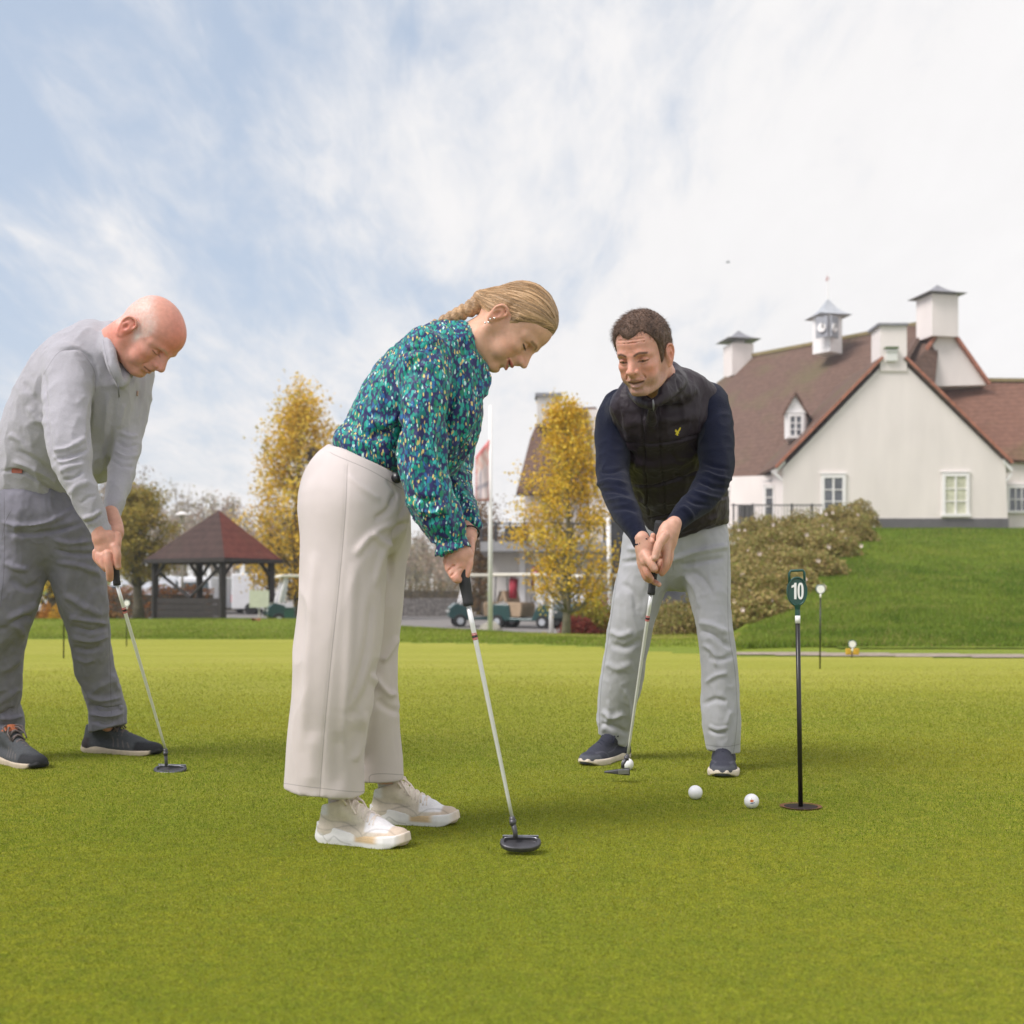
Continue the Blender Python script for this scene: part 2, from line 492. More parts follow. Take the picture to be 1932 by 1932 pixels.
def GP(px, d, dz=0.0):
    p = P(px, CY, d); p[2] = zat(px, d)+dz; return p
def sheet(name, pxs, ds, off, m, mask=None, thick=0.0):
    PX, D = np.meshgrid(pxs, ds, indexing='ij')
    Z = zfun(PX, D)+off
    V = np.stack([(PX-CX)/FV*D, D, Z], -1).reshape(-1, 3)
    nx, nd = len(pxs), len(ds)
    I = np.arange(nx*nd).reshape(nx, nd)
    F = np.stack([I[:-1, :-1], I[1:, :-1], I[1:, 1:], I[:-1, 1:]], -1).reshape(-1, 4)
    if mask is not None:
        c = V[F].mean(1); pc = CX+c[:, 0]/c[:, 1]*FV
        F = F[mask(pc, c[:, 1])]
        u, inv = np.unique(F, return_inverse=True); V = V[u]; F = inv.reshape(-1, 4)
    o = link_mesh(name, V, F, m); tag(o, kind='structure')
    return o
def grass_mat(name, c1, c2, c3, fine=330, bumpst=.6, bigs=.5, stripes=0.0, worn=None, rough=.85, mid=26.0, sheen=.25, far=None, contrast=.6, bst=(1, .6, 1)):
    m = bpy.data.materials.new(name); m.use_nodes = True
    N = m.node_tree.nodes; L = m.node_tree.links; b = N['Principled BSDF']
    b.inputs['Roughness'].default_value = rough; b.inputs['Specular IOR Level'].default_value = .06
    b.inputs['Sheen Weight'].default_value = sheen; b.inputs['Sheen Roughness'].default_value = .35; b.inputs['Sheen Tint'].default_value = (.95, .85, .25, 1)
    tc = N.new('ShaderNodeTexCoord')
    def noise(s, d=5, r=.55, st=(1, 1, 1), rot=0):
        mp = N.new('ShaderNodeMapping'); mp.inputs['Scale'].default_value = st; mp.inputs['Rotation'].default_value = (0, 0, math.radians(rot)); L.new(tc.outputs['Object'], mp.inputs[0])
        n = N.new('ShaderNodeTexNoise'); n.inputs['Scale'].default_value = s; n.inputs['Detail'].default_value = d; n.inputs['Roughness'].default_value = r
        L.new(mp.outputs[0], n.inputs['Vector']); return n.outputs['Fac']
    def ramp(v, a, b_):
        r = N.new('ShaderNodeMapRange'); r.inputs[1].default_value = a; r.inputs[2].default_value = b_; L.new(v, r.inputs[0]); return r.outputs[0]
    def mixc(f, a, b_):
        x = N.new('ShaderNodeMixRGB')
        if isinstance(f, float): x.inputs[0].default_value = f
        else: L.new(f, x.inputs[0])
        for i, q in ((1, a), (2, b_)):
            if isinstance(q, tuple): x.inputs[i].default_value = (*q, 1)
            else: L.new(q, x.inputs[i])
        return x.outputs[0]
    big = ramp(noise(bigs, 4, .6, bst, 10 if bst[0] == 1 else 2), .38, .64)
    col = mixc(big, c1, c2)
    midn = ramp(noise(mid, 5, .65), .4, .72)
    col = mixc(midn, col, c3)
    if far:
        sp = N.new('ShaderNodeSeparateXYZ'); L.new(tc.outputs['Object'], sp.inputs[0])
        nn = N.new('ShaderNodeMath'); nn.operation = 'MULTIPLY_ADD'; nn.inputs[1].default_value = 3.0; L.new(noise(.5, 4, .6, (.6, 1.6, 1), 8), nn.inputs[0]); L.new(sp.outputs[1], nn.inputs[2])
        col = mixc(ramp(nn.outputs[0], 4.2, 11.0), col, mixc(ramp(noise(1.0, 3, .6, (.25, 2.2, 1), 3), .38, .62), far[0], far[1]))  # light on grazing-viewed blade tips painted in as paler, yellower far turf
    fn = noise(fine, 3, .75)
    sc = N.new('ShaderNodeMapRange'); sc.inputs[1].default_value = .34; sc.inputs[2].default_value = .66; sc.inputs[3].default_value = 1-contrast; sc.inputs[4].default_value = 1+contrast
    L.new(fn, sc.inputs[0])
    vm = N.new('ShaderNodeVectorMath'); vm.operation = 'SCALE'; L.new(col, vm.inputs[0]); L.new(sc.outputs[0], vm.inputs['Scale'])
    out = vm.outputs[0]
    if worn:
        wn = ramp(noise(2.2, 6, .7), .62, .72); out = mixc(wn, out, worn)
    L.new(out, b.inputs['Base Color'])
    bp = N.new('ShaderNodeBump'); bp.inputs['Strength'].default_value = bumpst; bp.inputs['Distance'].default_value = .006
    L.new(fn, bp.inputs['Height']); L.new(bp.outputs[0], b.inputs['Normal'])
    return m
GREEN_A, GREEN_B, GREEN_C = (.150, .195, .008), (.235, .235, .010), (.100, .150, .006)
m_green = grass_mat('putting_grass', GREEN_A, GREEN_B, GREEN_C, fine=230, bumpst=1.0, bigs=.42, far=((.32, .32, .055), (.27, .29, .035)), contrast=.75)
m_rough = grass_mat('rough_grass', (.145, .205, .02), (.20, .25, .03), (.085, .145, .012), fine=90, bumpst=.7, bigs=.9, bst=(.10, 1.1, 1), contrast=.8)
m_bank = grass_mat('bank_grass', (.10, .155, .013), (.15, .175, .022), (.065, .115, .010), fine=26, bumpst=1.0, bigs=.55, mid=2.2, sheen=.1, contrast=.8)
m_litter = grass_mat('leaf_litter_grass', (.20, .19, .045), (.24, .17, .06), (.13, .13, .03), fine=30, bumpst=.8, bigs=.8, mid=6)
m_asphalt = mat('asphalt', (.20, .185, .175), rough=.9, var=.12, vs=3, bump=.2, bs=40)
m_path = mat('gravel_path', (.30, .245, .19), rough=.95, var=.3, vs=10, bump=.5, bs=60)
pxs = np.concatenate([np.arange(-2200, -200, 200), np.arange(-200, 2150, 12), np.arange(2200, 4300, 200)])
ds = np.concatenate([np.array([.25, .6, .9]), np.geomspace(1.1, 70, 170), np.geomspace(74, 900, 26)])
def edge_green(px): return np.interp(px, [-2200, 0, 560, 1000, 1300, 1932, 4300], [15.6, 15.1, 14.9, 12.9, 11.15, 10.75, 10.2])
sheet('rough_ground', pxs, ds, 0.0, m_rough)
fine_px = np.arange(-700, 2700, 12)
gds = np.geomspace(.6, 16, 150)
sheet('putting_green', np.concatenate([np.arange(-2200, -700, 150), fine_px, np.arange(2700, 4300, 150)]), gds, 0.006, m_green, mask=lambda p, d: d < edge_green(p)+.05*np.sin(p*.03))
sheet('grass_bank', np.arange(1300, 4200, 14), np.geomspace(11.2, 62, 120), 0.012, m_bank, mask=lambda p, d: (d > 12.3+np.interp(p, [1300, 1480, 1600], [1.4, .8, 0])) & (p > np.interp(d, [12, 16, 20, 60], [1395, 1400, 1420, 1420])))
sheet('leaf_litter', np.arange(1020, 1420, 10), np.geomspace(12, 18.5, 60), 0.010, m_litter, mask=lambda p, d: (d > np.interp(p, [1020, 1200, 1420], [15.2, 14.2, 13.9])) & (d < np.interp(p, [1020, 1420], [16.6, 16.8])))
sheet('path', np.arange(1330, 3200, 12), np.geomspace(10.8, 12.4, 14), 0.009, m_path, mask=lambda p, d: (d > edge_green(p)+np.interp(p, [1330, 1500, 1932], [.45, .22, .15])) & (d < edge_green(p)+np.interp(p, [1330, 1500, 1932], [.75, .85, .70])))
sheet('car_park', np.concatenate([np.arange(-900, -200, 60), np.arange(-200, 1460, 15)]), np.concatenate([np.geomspace(24, 90, 80)]), 0.014, m_asphalt,
      mask=lambda p, d: (d > np.interp(p, [-900, 560, 700, 760, 1000, 1100, 1460], [52, 50, 38, 30.5, 27.5, 26, 25])) & (p < np.interp(d, [24, 30, 60, 90], [1330, 1345, 1400, 1420])))

def grass_blades():
    rg = np.random.default_rng(19); n = 900000
    d = 1.55*(11.0/1.55)**rg.random(n)**.9
    px = rg.uniform(-330, 2260, n); X = (px-CX)/FV*d; Y = d
    hc = G(1511, 1527, 0.0); keep = (np.hypot(X-hc[0], Y-hc[1]) > .057) & (rg.random(n) > sstep(4.6, 10.5, d+.8*vnoise(np.stack([X, Y, Y*0], 1)*.8))); X, Y, d, px = X[keep], Y[keep], d[keep], px[keep]; n = len(X)
    sc = (d/3.0)**.75; h = rg.uniform(.0028, .0062, n)*sc; w = rg.uniform(.0007, .0013, n)*sc
    a = rg.uniform(0, 2*math.pi, n); ln = rg.uniform(.1, 1.1, n)*h; b = rg.uniform(0, 2*math.pi, n); z0 = .0055
    dx, dy = np.cos(a)*w, np.sin(a)*w; tx, ty = np.cos(b)*ln, np.sin(b)*ln
    V = np.stack([np.stack([X-dx, Y-dy, np.full(n, z0)], 1), np.stack([X+dx, Y+dy, np.full(n, z0)], 1), np.stack([X+tx, Y+ty, z0+h], 1)], 1).reshape(-1, 3)
    F = np.arange(n*3).reshape(n, 3)
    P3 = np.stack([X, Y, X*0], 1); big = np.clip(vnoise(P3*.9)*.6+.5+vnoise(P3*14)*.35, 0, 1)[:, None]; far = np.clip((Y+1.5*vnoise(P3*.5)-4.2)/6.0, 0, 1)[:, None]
    c = np.array((.165, .230, .013))*(1-big)+np.array((.285, .285, .018))*big; c = c*(1-far)+np.array((.42, .41, .06))*far  # blades brighten with distance: tip light put into their colour
    dry = (rg.random(n) < .06)[:, None]; c = np.where(dry, np.array((.34, .30, .09)), c)*rg.uniform(.6, 1.4, (n, 1))
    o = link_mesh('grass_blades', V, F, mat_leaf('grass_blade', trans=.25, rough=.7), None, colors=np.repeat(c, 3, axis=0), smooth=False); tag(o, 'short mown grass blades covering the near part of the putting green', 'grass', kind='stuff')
grass_blades()

def tufts(name, label, n, sampler, h0, h1, w0, cols, seed):
    rg = np.random.default_rng(seed); X, Y, Z = sampler(rg, n); n = len(X); P3 = np.stack([X, Y, Y*0], 1)
    h = rg.uniform(h0, h1, n)*(1+.5*vnoise(P3*1.1)); w = w0*rg.uniform(.6, 1.3, n); a = rg.uniform(0, 6.28, n); b = rg.uniform(0, 6.28, n); ln = h*rg.uniform(.1, .9, n)
    V = np.stack([np.stack([X-np.cos(a)*w, Y-np.sin(a)*w, Z], 1), np.stack([X+np.cos(a)*w, Y+np.sin(a)*w, Z], 1), np.stack([X+np.cos(b)*ln, Y+np.sin(b)*ln, Z+h], 1)], 1).reshape(-1, 3)
    t = np.clip(vnoise(P3*.45)*.5+vnoise(P3*2.3)*.35+.5, 0, 1)[:, None]; c = (np.array(cols[0])*(1-t)+np.array(cols[1])*t)*rg.uniform(.55, 1.4, (n, 1)); dry = (rg.random(n) < .05+.10*(vnoise(P3*1.3+9) > .25))[:, None]; c = np.where(dry, np.array(cols[2]), c)
    o = link_mesh(name, V, np.arange(n*3).reshape(n, 3), mat_leaf('grass_blade'), None, colors=np.repeat(c, 3, axis=0), smooth=False); tag(o, label, 'grass', kind='stuff')
def samp_bank(rg, n):
    d = 12.6*(33/12.6)**rg.random(n); px = rg.uniform(1385, 2050, n); k = px > np.interp(d, [12.6, 16, 20, 26, 33], [1390, 1400, 1440, 1520, 1600]); d, px = d[k], px[k]
    return (px-CX)/FV*d, d, zfun(px, d)+.008
tufts('bank_grass', 'coarse grass growing on the bank below the clubhouse', 210000, samp_bank, .03, .075, .006, [(.10, .175, .015), (.21, .28, .034), (.34, .30, .09)], 31)
def samp_rough(rg, n):
    d = 12.2*(26/12.2)**rg.random(n); px = rg.uniform(-60, 1400, n); k = (d > edge_green(px)+.15) & (d < np.interp(px, [560, 760, 1000, 1400], [26, 20.5, 17.5, 16.8])); d, px = d[k], px[k]
    return (px-CX)/FV*d, d, zfun(px, d)+.004
tufts('rough_grass', 'longer grass of the fringe behind the putting green', 150000, samp_rough, .012, .035, .004, [(.14, .20, .016), (.27, .32, .04), (.34, .28, .10)], 32)
# ------------------------------------------------------------------ clubhouse
m_wall = mat('white_render', (.76, .70, .665), rough=.9, var=.055, vs=.7, bump=.06, bs=20, stretch=(1.6, 1.6, .45))
m_white = mat('white_paint', (.82, .80, .79), rough=.5, var=.03, vs=4)
m_plinth = mat('grey_plinth', (.12, .115, .12), rough=.85, var=.1, vs=2)
m_pane = mat('window_glass', (.10, .11, .13), rough=.12, var=.3, vs=1.5, spec=.8)
m_lead = mat('lead_grey', (.22, .22, .24), rough=.55, var=.15, vs=3)
m_lead2 = mat('pale_lead', (.40, .42, .45), rough=.5, var=.1, vs=3)
m_verge = mat('terracotta_verge', (.36, .14, .085), rough=.8, var=.25, vs=3)
m_rail = mat('dark_railing', (.05, .05, .055), rough=.6, var=0)
m_conc = mat('pale_concrete', (.60, .57, .54), rough=.85, var=.1, vs=1)
m_curtain = mat('cream_curtain', (.55, .55, .42), rough=.9, var=.2, vs=3)
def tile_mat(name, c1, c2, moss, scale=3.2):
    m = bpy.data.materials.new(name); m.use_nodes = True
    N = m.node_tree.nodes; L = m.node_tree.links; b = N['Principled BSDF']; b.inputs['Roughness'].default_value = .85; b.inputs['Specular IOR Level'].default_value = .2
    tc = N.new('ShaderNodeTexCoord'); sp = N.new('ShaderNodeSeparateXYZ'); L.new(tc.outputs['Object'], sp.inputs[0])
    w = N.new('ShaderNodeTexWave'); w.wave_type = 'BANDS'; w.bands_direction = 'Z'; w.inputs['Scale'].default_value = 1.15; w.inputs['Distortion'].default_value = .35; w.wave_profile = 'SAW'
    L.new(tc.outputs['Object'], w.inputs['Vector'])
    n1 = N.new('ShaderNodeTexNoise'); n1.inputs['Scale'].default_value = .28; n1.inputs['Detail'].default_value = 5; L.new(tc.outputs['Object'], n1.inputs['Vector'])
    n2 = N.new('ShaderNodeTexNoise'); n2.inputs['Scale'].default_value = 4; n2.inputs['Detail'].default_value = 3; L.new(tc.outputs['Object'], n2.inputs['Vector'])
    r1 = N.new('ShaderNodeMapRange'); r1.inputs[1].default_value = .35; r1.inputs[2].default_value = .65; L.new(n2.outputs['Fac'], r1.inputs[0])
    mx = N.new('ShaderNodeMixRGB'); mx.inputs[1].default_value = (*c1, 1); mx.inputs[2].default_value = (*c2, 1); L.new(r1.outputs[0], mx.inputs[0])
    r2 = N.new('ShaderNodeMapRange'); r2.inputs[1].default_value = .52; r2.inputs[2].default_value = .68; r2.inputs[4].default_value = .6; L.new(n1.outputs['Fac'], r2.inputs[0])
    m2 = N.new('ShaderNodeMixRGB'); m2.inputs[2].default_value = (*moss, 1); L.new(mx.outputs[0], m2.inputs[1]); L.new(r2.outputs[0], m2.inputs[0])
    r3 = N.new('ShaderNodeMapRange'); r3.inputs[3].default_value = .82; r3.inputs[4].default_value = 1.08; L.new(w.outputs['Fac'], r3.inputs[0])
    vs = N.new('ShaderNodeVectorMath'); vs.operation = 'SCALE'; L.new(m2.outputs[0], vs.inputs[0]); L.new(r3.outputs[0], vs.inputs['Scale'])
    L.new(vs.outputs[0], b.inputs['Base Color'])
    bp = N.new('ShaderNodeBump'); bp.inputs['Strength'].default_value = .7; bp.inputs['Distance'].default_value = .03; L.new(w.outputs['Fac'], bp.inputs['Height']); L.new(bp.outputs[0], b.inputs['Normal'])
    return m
m_tile = tile_mat('roof_tiles', (.125, .078, .060), (.175, .108, .082), (.14, .125, .06))
m_tile_r = tile_mat('roof_tiles_red', (.165, .085, .060), (.215, .112, .080), (.16, .15, .06))
m_tile_y = tile_mat('ridge_tiles', (.25, .2, .1), (.3, .24, .12), (.2, .2, .08))
def XZ(px, py, D):
    p = P(px, py, D); return p
def quad_slab(mb, pts, th):
    """slab from a quad/triangle of world points, thickness th along its normal (down/back side)"""
    pts = [np.array(p, float) for p in pts]
    n = np.cross(pts[1]-pts[0], pts[2]-pts[0]); n /= np.linalg.norm(n)
    if n[2] > 0 or (abs(n[2]) < .1 and n[1] < 0): n = -n
    mb.prism(pts, n*th)
def window(parent, cx, cz, w, h, y, cols=2, rows=3, mt=None, border=.16, nrm=None, pane_mat=None):
    """casement facing the camera (-Y); a frame part with its panes as sub-part"""
    m = MB(); f = border
    m.box((cx, y-.04, cz+h/2-f/2), (w, .1, f)); m.box((cx, y-.07, cz-h/2+f/2), (w+.1, .18, f))
    for s in (-1, 1): m.box((cx+s*(w/2-f/2), y-.04, cz), (f, .1, h-2*f))
    iw, ih = w-2*f, h-2*f
    for i in range(1, cols): m.box((cx-iw/2+iw*i/cols, y-.035, cz), (.09 if cols == 2 else .05, .07, ih))
    for j in range(1, rows): m.box((cx, y-.03, cz-ih/2+ih*j/rows), (iw, .05, .05))
    m.box((cx, y-.05, cz+h/2+.06), (w+.12, .12, .05))
    fr = m.build('window', m_white, parent)
    p = MB(); p.box((cx, y-.006, cz), (iw, .012, ih))
    pn = p.build('pane', pane_mat or m_pane, fr)
    return fr
club = empty('clubhouse', P(1690, 995, 60), 'white rendered clubhouse with steep brown roofs and clock turret on the grass bank', 'building')
D1 = 60.0
# front gable wall
gz = lambda py, D=D1: P(0, py, D)[2]
wall = MB()
pent = [P(1477, 998, D1), P(1477, 884, D1), P(1662, 692, D1), P(1712, 692, D1), P(1897, 873, D1), P(1902, 998, D1)]
wall.prism(pent, (0, 9, 0))
wo = wall.build('wall', m_wall, club)
pl = MB(); pl.prism([P(1476, 1006, D1-.05), P(1476, 978, D1-.05), P(1903, 978, D1-.05), P(1903, 1006, D1-.05)], (0, 9.1, 0)); pl.build('plinth', m_plinth, club)
# verge boards and thin gable roof slabs running back
rf = MB()
a0, a1 = P(1466, 884, D1-.25), P(1668, 676, D1-.25)
b0, b1 = P(1908, 876, D1-.25), P(1706, 676, D1-.25)
for (p0, p1, s) in ((a0, a1, -1), (b0, b1, 1)):
    dirv = (p1-p0)/np.linalg.norm(p1-p0); nn = np.array([-dirv[2], 0, dirv[0]])
    if nn[2] < 0: nn = -nn
    quad = [p0, p1, p1+nn*.16, p0+nn*.16]
    rf.prism(quad, (0, 9, 0))
rf.build('roof', m_tile, club)
vg = MB()
for (p0, p1) in ((a0, a1), (b0, b1)):
    dirv = (p1-p0)/np.linalg.norm(p1-p0); nn = np.array([-dirv[2], 0, dirv[0]])
    if nn[2] < 0: nn = -nn
    q0 = p0+np.array([0, -.04, 0]); q1 = p1+np.array([0, -.04, 0])
    vg.prism([q0+nn*.04, q1+nn*.04, q1+nn*.17, q0+nn*.17], (0, .05, 0))
vg.build('verge', m_verge, club)
# white eave returns (kneelers)
kn = MB()
for (x0, x1, x2) in ((1464, 1478, 1478), (1912, 1898, 1898)):
    kn = MB(); kn.prism([P(x0, 884, D1-.1), P(x1+(4 if x1 < 1700 else -4), 866, D1-.1), P(x1+(4 if x1 < 1700 else -4), 874, D1-.1), P(x0+(3 if x1 < 1700 else -3), 890, D1-.1)], (0, 1.2, 0))
    kn.build('eave_board', m_white, club)
    kb = MB(); kb.bar(P(x0-3 if x1 > 1700 else x0-2, 893, D1+.1), P(x1, 908, D1+.1), .1); kb.build('eave_brace', m_white, club)
# chimney on the front gable
ch = MB(); ch.prism([P(1661, 700, D1-.1), P(1661, 612, D1-.1), P(1711, 612, D1-.1), P(1711, 700, D1-.1)], (0, 1.5, 0))
cho = ch.build('chimney', m_wall, club)
cp = MB(); cp.prism([P(1657, 613.5, D1-.25), P(1657, 609, D1-.25), P(1714, 609, D1-.25), P(1714, 613.5, D1-.25)], (0, 1.8, 0)); cp.build('chimney_cap', m_lead, cho)
lamp = MB(); lamp.box(P(1682, 662, D1-.25), (.6, .2, .12)); lamp.box(P(1682, 673, D1-.2), (.55, .2, .45)); lamp.build('floodlight', mat('lamp_glass', (.7, .7, .66), rough=.3, var=.05), club)
lb = MB(); lb.box(P(1682, 656.5, D1-.27), (.66, .3, .1)); lb.build('floodlight_housing', mat('mossy_bracket', (.12, .16, .07), var=.2), club)
def win_px(x0, x1, y0, y1, D, **k):
    c = P((x0+x1)/2, (y0+y1)/2, D); return window(club, c[0], c[2], (x1-x0)*D/FV, (y1-y0)*D/FV, D, **k)
win_px(1549, 1595, 896, 974, D1-.02)
win_px(1777, 1828, 893, 975, D1-.02, pane_mat=m_curtain)
# main long roof: ridge runs away to the left behind the gable
E1, E0 = P(1484, 903, 62.3), P(1330, 918, 66.5)
Rr, Rl = P(1748, 610, 68), P(1421, 672, 78)
hipL = P(1352, 722, 79)
mr_ = MB()
Ev = E1-E0
E0b = E0-Ev*.75
quad_slab(mr_, [E0b, E1+(E1-E0)*.02, P(1665, 700, 62.2), Rr, Rl, E0b+np.array([-1.0, 6, 3.5])] if False else [E1, Rr, Rl, E0], .25)
quad_slab(mr_, [E0, Rl, hipL], .25)
quad_slab(mr_, [E0, hipL, P(1290, 905, 76)], .25)
# triangle between the front gable verge and the main roof
quad_slab(mr_, [E1, P(1700, 688, 61.5), Rr], .2)
mr_.build('roof', m_tile, club)
fx = MB(); quad_slab(fx, [P(1700, 705, 63), P(1706, 612, 69), P(1772, 625, 65.6), P(1760, 745, 63.5)], .15); fx.build('roof', m_tile, club)
rd = MB(); rd.bar(Rl+np.array([0, 0, .05]), Rr+np.array([0, 0, .05]), .35, .22); rd.build('ridge', m_tile_y, club)
# wall below the main eave, left of the gable
lw = MB()
lw.prism([P(1300, 1002, 66), P(1300, 902, 66), P(1393, 902, 64.5), P(1482, 896, 62), P(1482, 1002, 62)], (1.5, 4, 0))
lw.build('wall', m_wall, club)
gt = MB(); gt.tube([P(1370, 915, 64.6), P(1484, 905, 62.0)], .09, 8); gt.build('gutter', m_lead, club)
# french doors there
c = P(1460, 955, 61.8); window(club, c[0], c[2], 38*61.8/FV, 76*61.8/FV, 61.9, cols=2, rows=4, border=.12)
c = P(1380, 958, 64.2); window(club, c[0], c[2], 26*64/FV, 80*64/FV, 64.3, cols=1, rows=4, border=.2)
# dormer
dm = empty_part = None
DD = 62.0
dw = MB(); dw.prism([P(1480, 828, DD), P(1480, 775, DD), P(1500, 744, DD), P(1520, 775, DD), P(1520, 828, DD)], (1.2, 3.4, 0)); dorm = dw.build('dormer', m_white, club)
dr = MB()
apex = P(1500, 739, DD-.15); le = P(1476, 780, DD-.15); re = P(1526, 780, DD-.15); back = np.array([1.25, 3.6, 0])
quad_slab(dr, [le, apex, apex+back, le+back], .1); quad_slab(dr, [re, apex, apex+back, re+back], .1)
dr.build('dormer_roof', m_tile, dorm)
c = P(1501, 804, DD-.02); wf = window(dorm, c[0], c[2], 30*DD/FV, 46*DD/FV, DD-.02, cols=2, rows=3, border=.14)
def cap_roof(parent, px, ytip, yeave, halfw, D, m, name='cap'):
    """flared pyramidal metal cap"""
    c = P(px, yeave, D); H = (yeave-ytip)*D/FV; Wd = halfw*D/FV
    prof = [(1.0, 0), (.62, .22), (.34, .5), (.16, .78), (.02, 1.0)]
    V = []; F = []
    for r, t in prof:
        for k in range(4):
            th = math.radians(45+90*k+12); V.append(c+np.array([math.cos(th)*r*Wd*1.3, math.sin(th)*r*Wd*1.3, t*H]))
    for i in range(len(prof)-1):
        for k in range(4): k2 = (k+1) % 4; F.append((i*4+k, i*4+k2, (i+1)*4+k2, (i+1)*4+k))
    F.append((3, 2, 1, 0)); F.append(tuple(16+k for k in range(4)))
    mb = MB(); mb.add(V, F); return mb.build(name, m, parent)
def stack(parent, px, y0, y1, wpx, D, m, name='chimney', rz=math.radians(12)):
    c = P(px, (y0+y1)/2, D); mb = MB(); mb.box(c, (wpx*D/FV*.82, wpx*D/FV*.82, (y1-y0)*D/FV), rz=rz); return mb.build(name, m, parent)
# clock turret
t0 = stack(club, 1561, 596, 668, 47, 70.5, m_white, 'turret', rz=math.radians(40))
cap_roof(t0, 1562, 564, 599, 36, 70.5, m_lead2, 'turret_cap')
tl = MB()
for (px, dx) in ((1551, 0), (1574, 0)):
    c = P(px, 617, 69.45); tl.box(c, (.75, .12, 1.25), rz=math.radians(-40 if px < 1560 else 44))
tl.build('louvre', mat('louvre_grey', (.30, .31, .34), var=.1), t0)
for (px, dx) in ((1550, 0), (1575, 0)):
    cc = MB(); c = P(px, 618, 69.32); 
    Rz = Matrix.Rotation(math.radians(-40 if px < 1560 else 44), 3, 'Z') @ Matrix.Rotation(math.radians(90), 3, 'X')
    cc.lathe(c, [(.27, -.04), (.27, .04)], 20, R=np.array(Rz)); cf = cc.build('clock_face', m_white, t0)
    hh = MB(); hh.bar(c+np.array([0, -.12, 0]), c+np.array([.04, -.12, .28]), .04); hh.bar(c+np.array([0, -.12, 0]), c+np.array([.16, -.12, .06]), .05); hh.build('clock_hand', m_rail, cf)
pole = MB(); pole.tube([P(1562, 568, 70.5), P(1562, 516, 70.5)], [.05, .03], 6); po = pole.build('spire', m_white, t0)
vn = MB(); vn.prism([P(1558, 529, 70.5), P(1561, 519, 70.5), P(1565, 525, 70.5), P(1562, 531, 70.5)], (.0, .05, 0)); vn.build('weather_vane', mat('vane_red', (.35, .08, .07), var=0), po)
# far left chimney with cap
s1 = stack(club, 1393, 652, 712, 52, 78.5, m_wall); cap_roof(s1, 1393, 624, 644, 36, 78.5, m_lead, 'chimney_cap'); s1b = stack(club, 1393, 640, 655, 22, 78.5, m_conc, 'flue')
# rear gable with tall chimney and cap
rw = MB(); rw.prism([P(1722, 730, 65), P(1724, 690, 65), P(1766, 628, 65), P(1796, 628, 65), P(1864, 726, 65)], (0, 5, 0)); rw.build('wall', m_wall, club)
rv = MB()
for (p0, p1) in ((P(1866, 724, 64.85), P(1794, 622, 64.85)), (P(1726, 692, 64.85), P(1767, 630, 64.85))):
    rv.bar(p0, p1, .3, .16)
rv.build('verge', m_verge, club)
rr = MB(); quad_slab(rr, [P(1718, 700, 64.9), P(1766, 630, 64.9), P(1762, 612, 70), P(1712, 625, 70)], .2); rr.build('roof', m_tile, club)
s2 = stack(club, 1768, 562, 640, 66, 65.3, m_wall); cap_roof(s2, 1768, 538, 560, 43, 65.3, m_lead, 'chimney_cap'); 
# right wing roof and wall
rr2 = MB()
quad_slab(rr2, [P(1752, 716, 67), P(2150, 720, 64), P(2200, 880, 60.6), P(1880, 866, 61.2)], .25)
rr2.build('roof', m_tile_r, club)
rd2 = MB(); rd2.bar(P(1752, 716, 66.9), P(2150, 720, 63.9), .3, .2); rd2.build('ridge', m_tile_y, club)
ww = MB(); ww.prism([P(1898, 998, 61.5), P(1898, 868, 61.5), P(2200, 868, 61.5), P(2200, 998, 61.5)], (0, 4, 0)); ww.build('wall', m_wall, club)
c = P(1922, 942, 61.4); window(club, c[0], c[2], 44*61.4/FV, 52*61.4/FV, 61.45, cols=3, rows=2, border=.13)
c = P(2030, 942, 61.4); window(club, c[0], c[2], 44*61.4/FV, 52*61.4/FV, 61.45, cols=3, rows=2, border=.13)
dp = MB(); dp.bar(P(1898, 905, 61.3), P(1898, 997, 61.3), .1); dp.build('downpipe', m_conc, club)
# terrace with retaining wall and railing at the left of the gable
ter = empty('terrace', P(1400, 1050, 57), 'pale raised terrace with thin dark railing left of the white gable', 'terrace')
tw = MB(); tw.prism([P(1310, 1090, 57), P(1310, 1003, 57), P(1500, 1003, 57), P(1500, 1090, 57)], (0, 6, 0)); tw.build('retaining_wall', m_conc, ter)
rl = MB()
for px in list(range(1384, 1560, 6)):
    rl.bar(P(px, 1000, 57), P(px, 953, 57), .022)
rl.bar(P(1380, 953, 57), P(1552, 953, 57), .06); rl.bar(P(1380, 996, 57), P(1552, 996, 57), .05)
for px in (1384, 1420, 1455, 1494, 1532): rl.bar(P(px, 1003, 57), P(px, 950, 57), .08)
rl.build('railing', m_rail, ter)
# dark stacked furniture on the terrace
st = MB()
for k, px in enumerate((1398, 1408, 1417)):
    st.box(P(px, 975, 56.5), (.2, .5, 1.15)); st.box(P(px+3, 985, 56.2), (.25, .4, .5))
so = st.build('folded_parasols', mat('dark_canvas', (.09, .085, .085), var=.2)); tag(so, 'dark folded terrace furniture standing behind the railing left of the white gable', 'garden furniture')
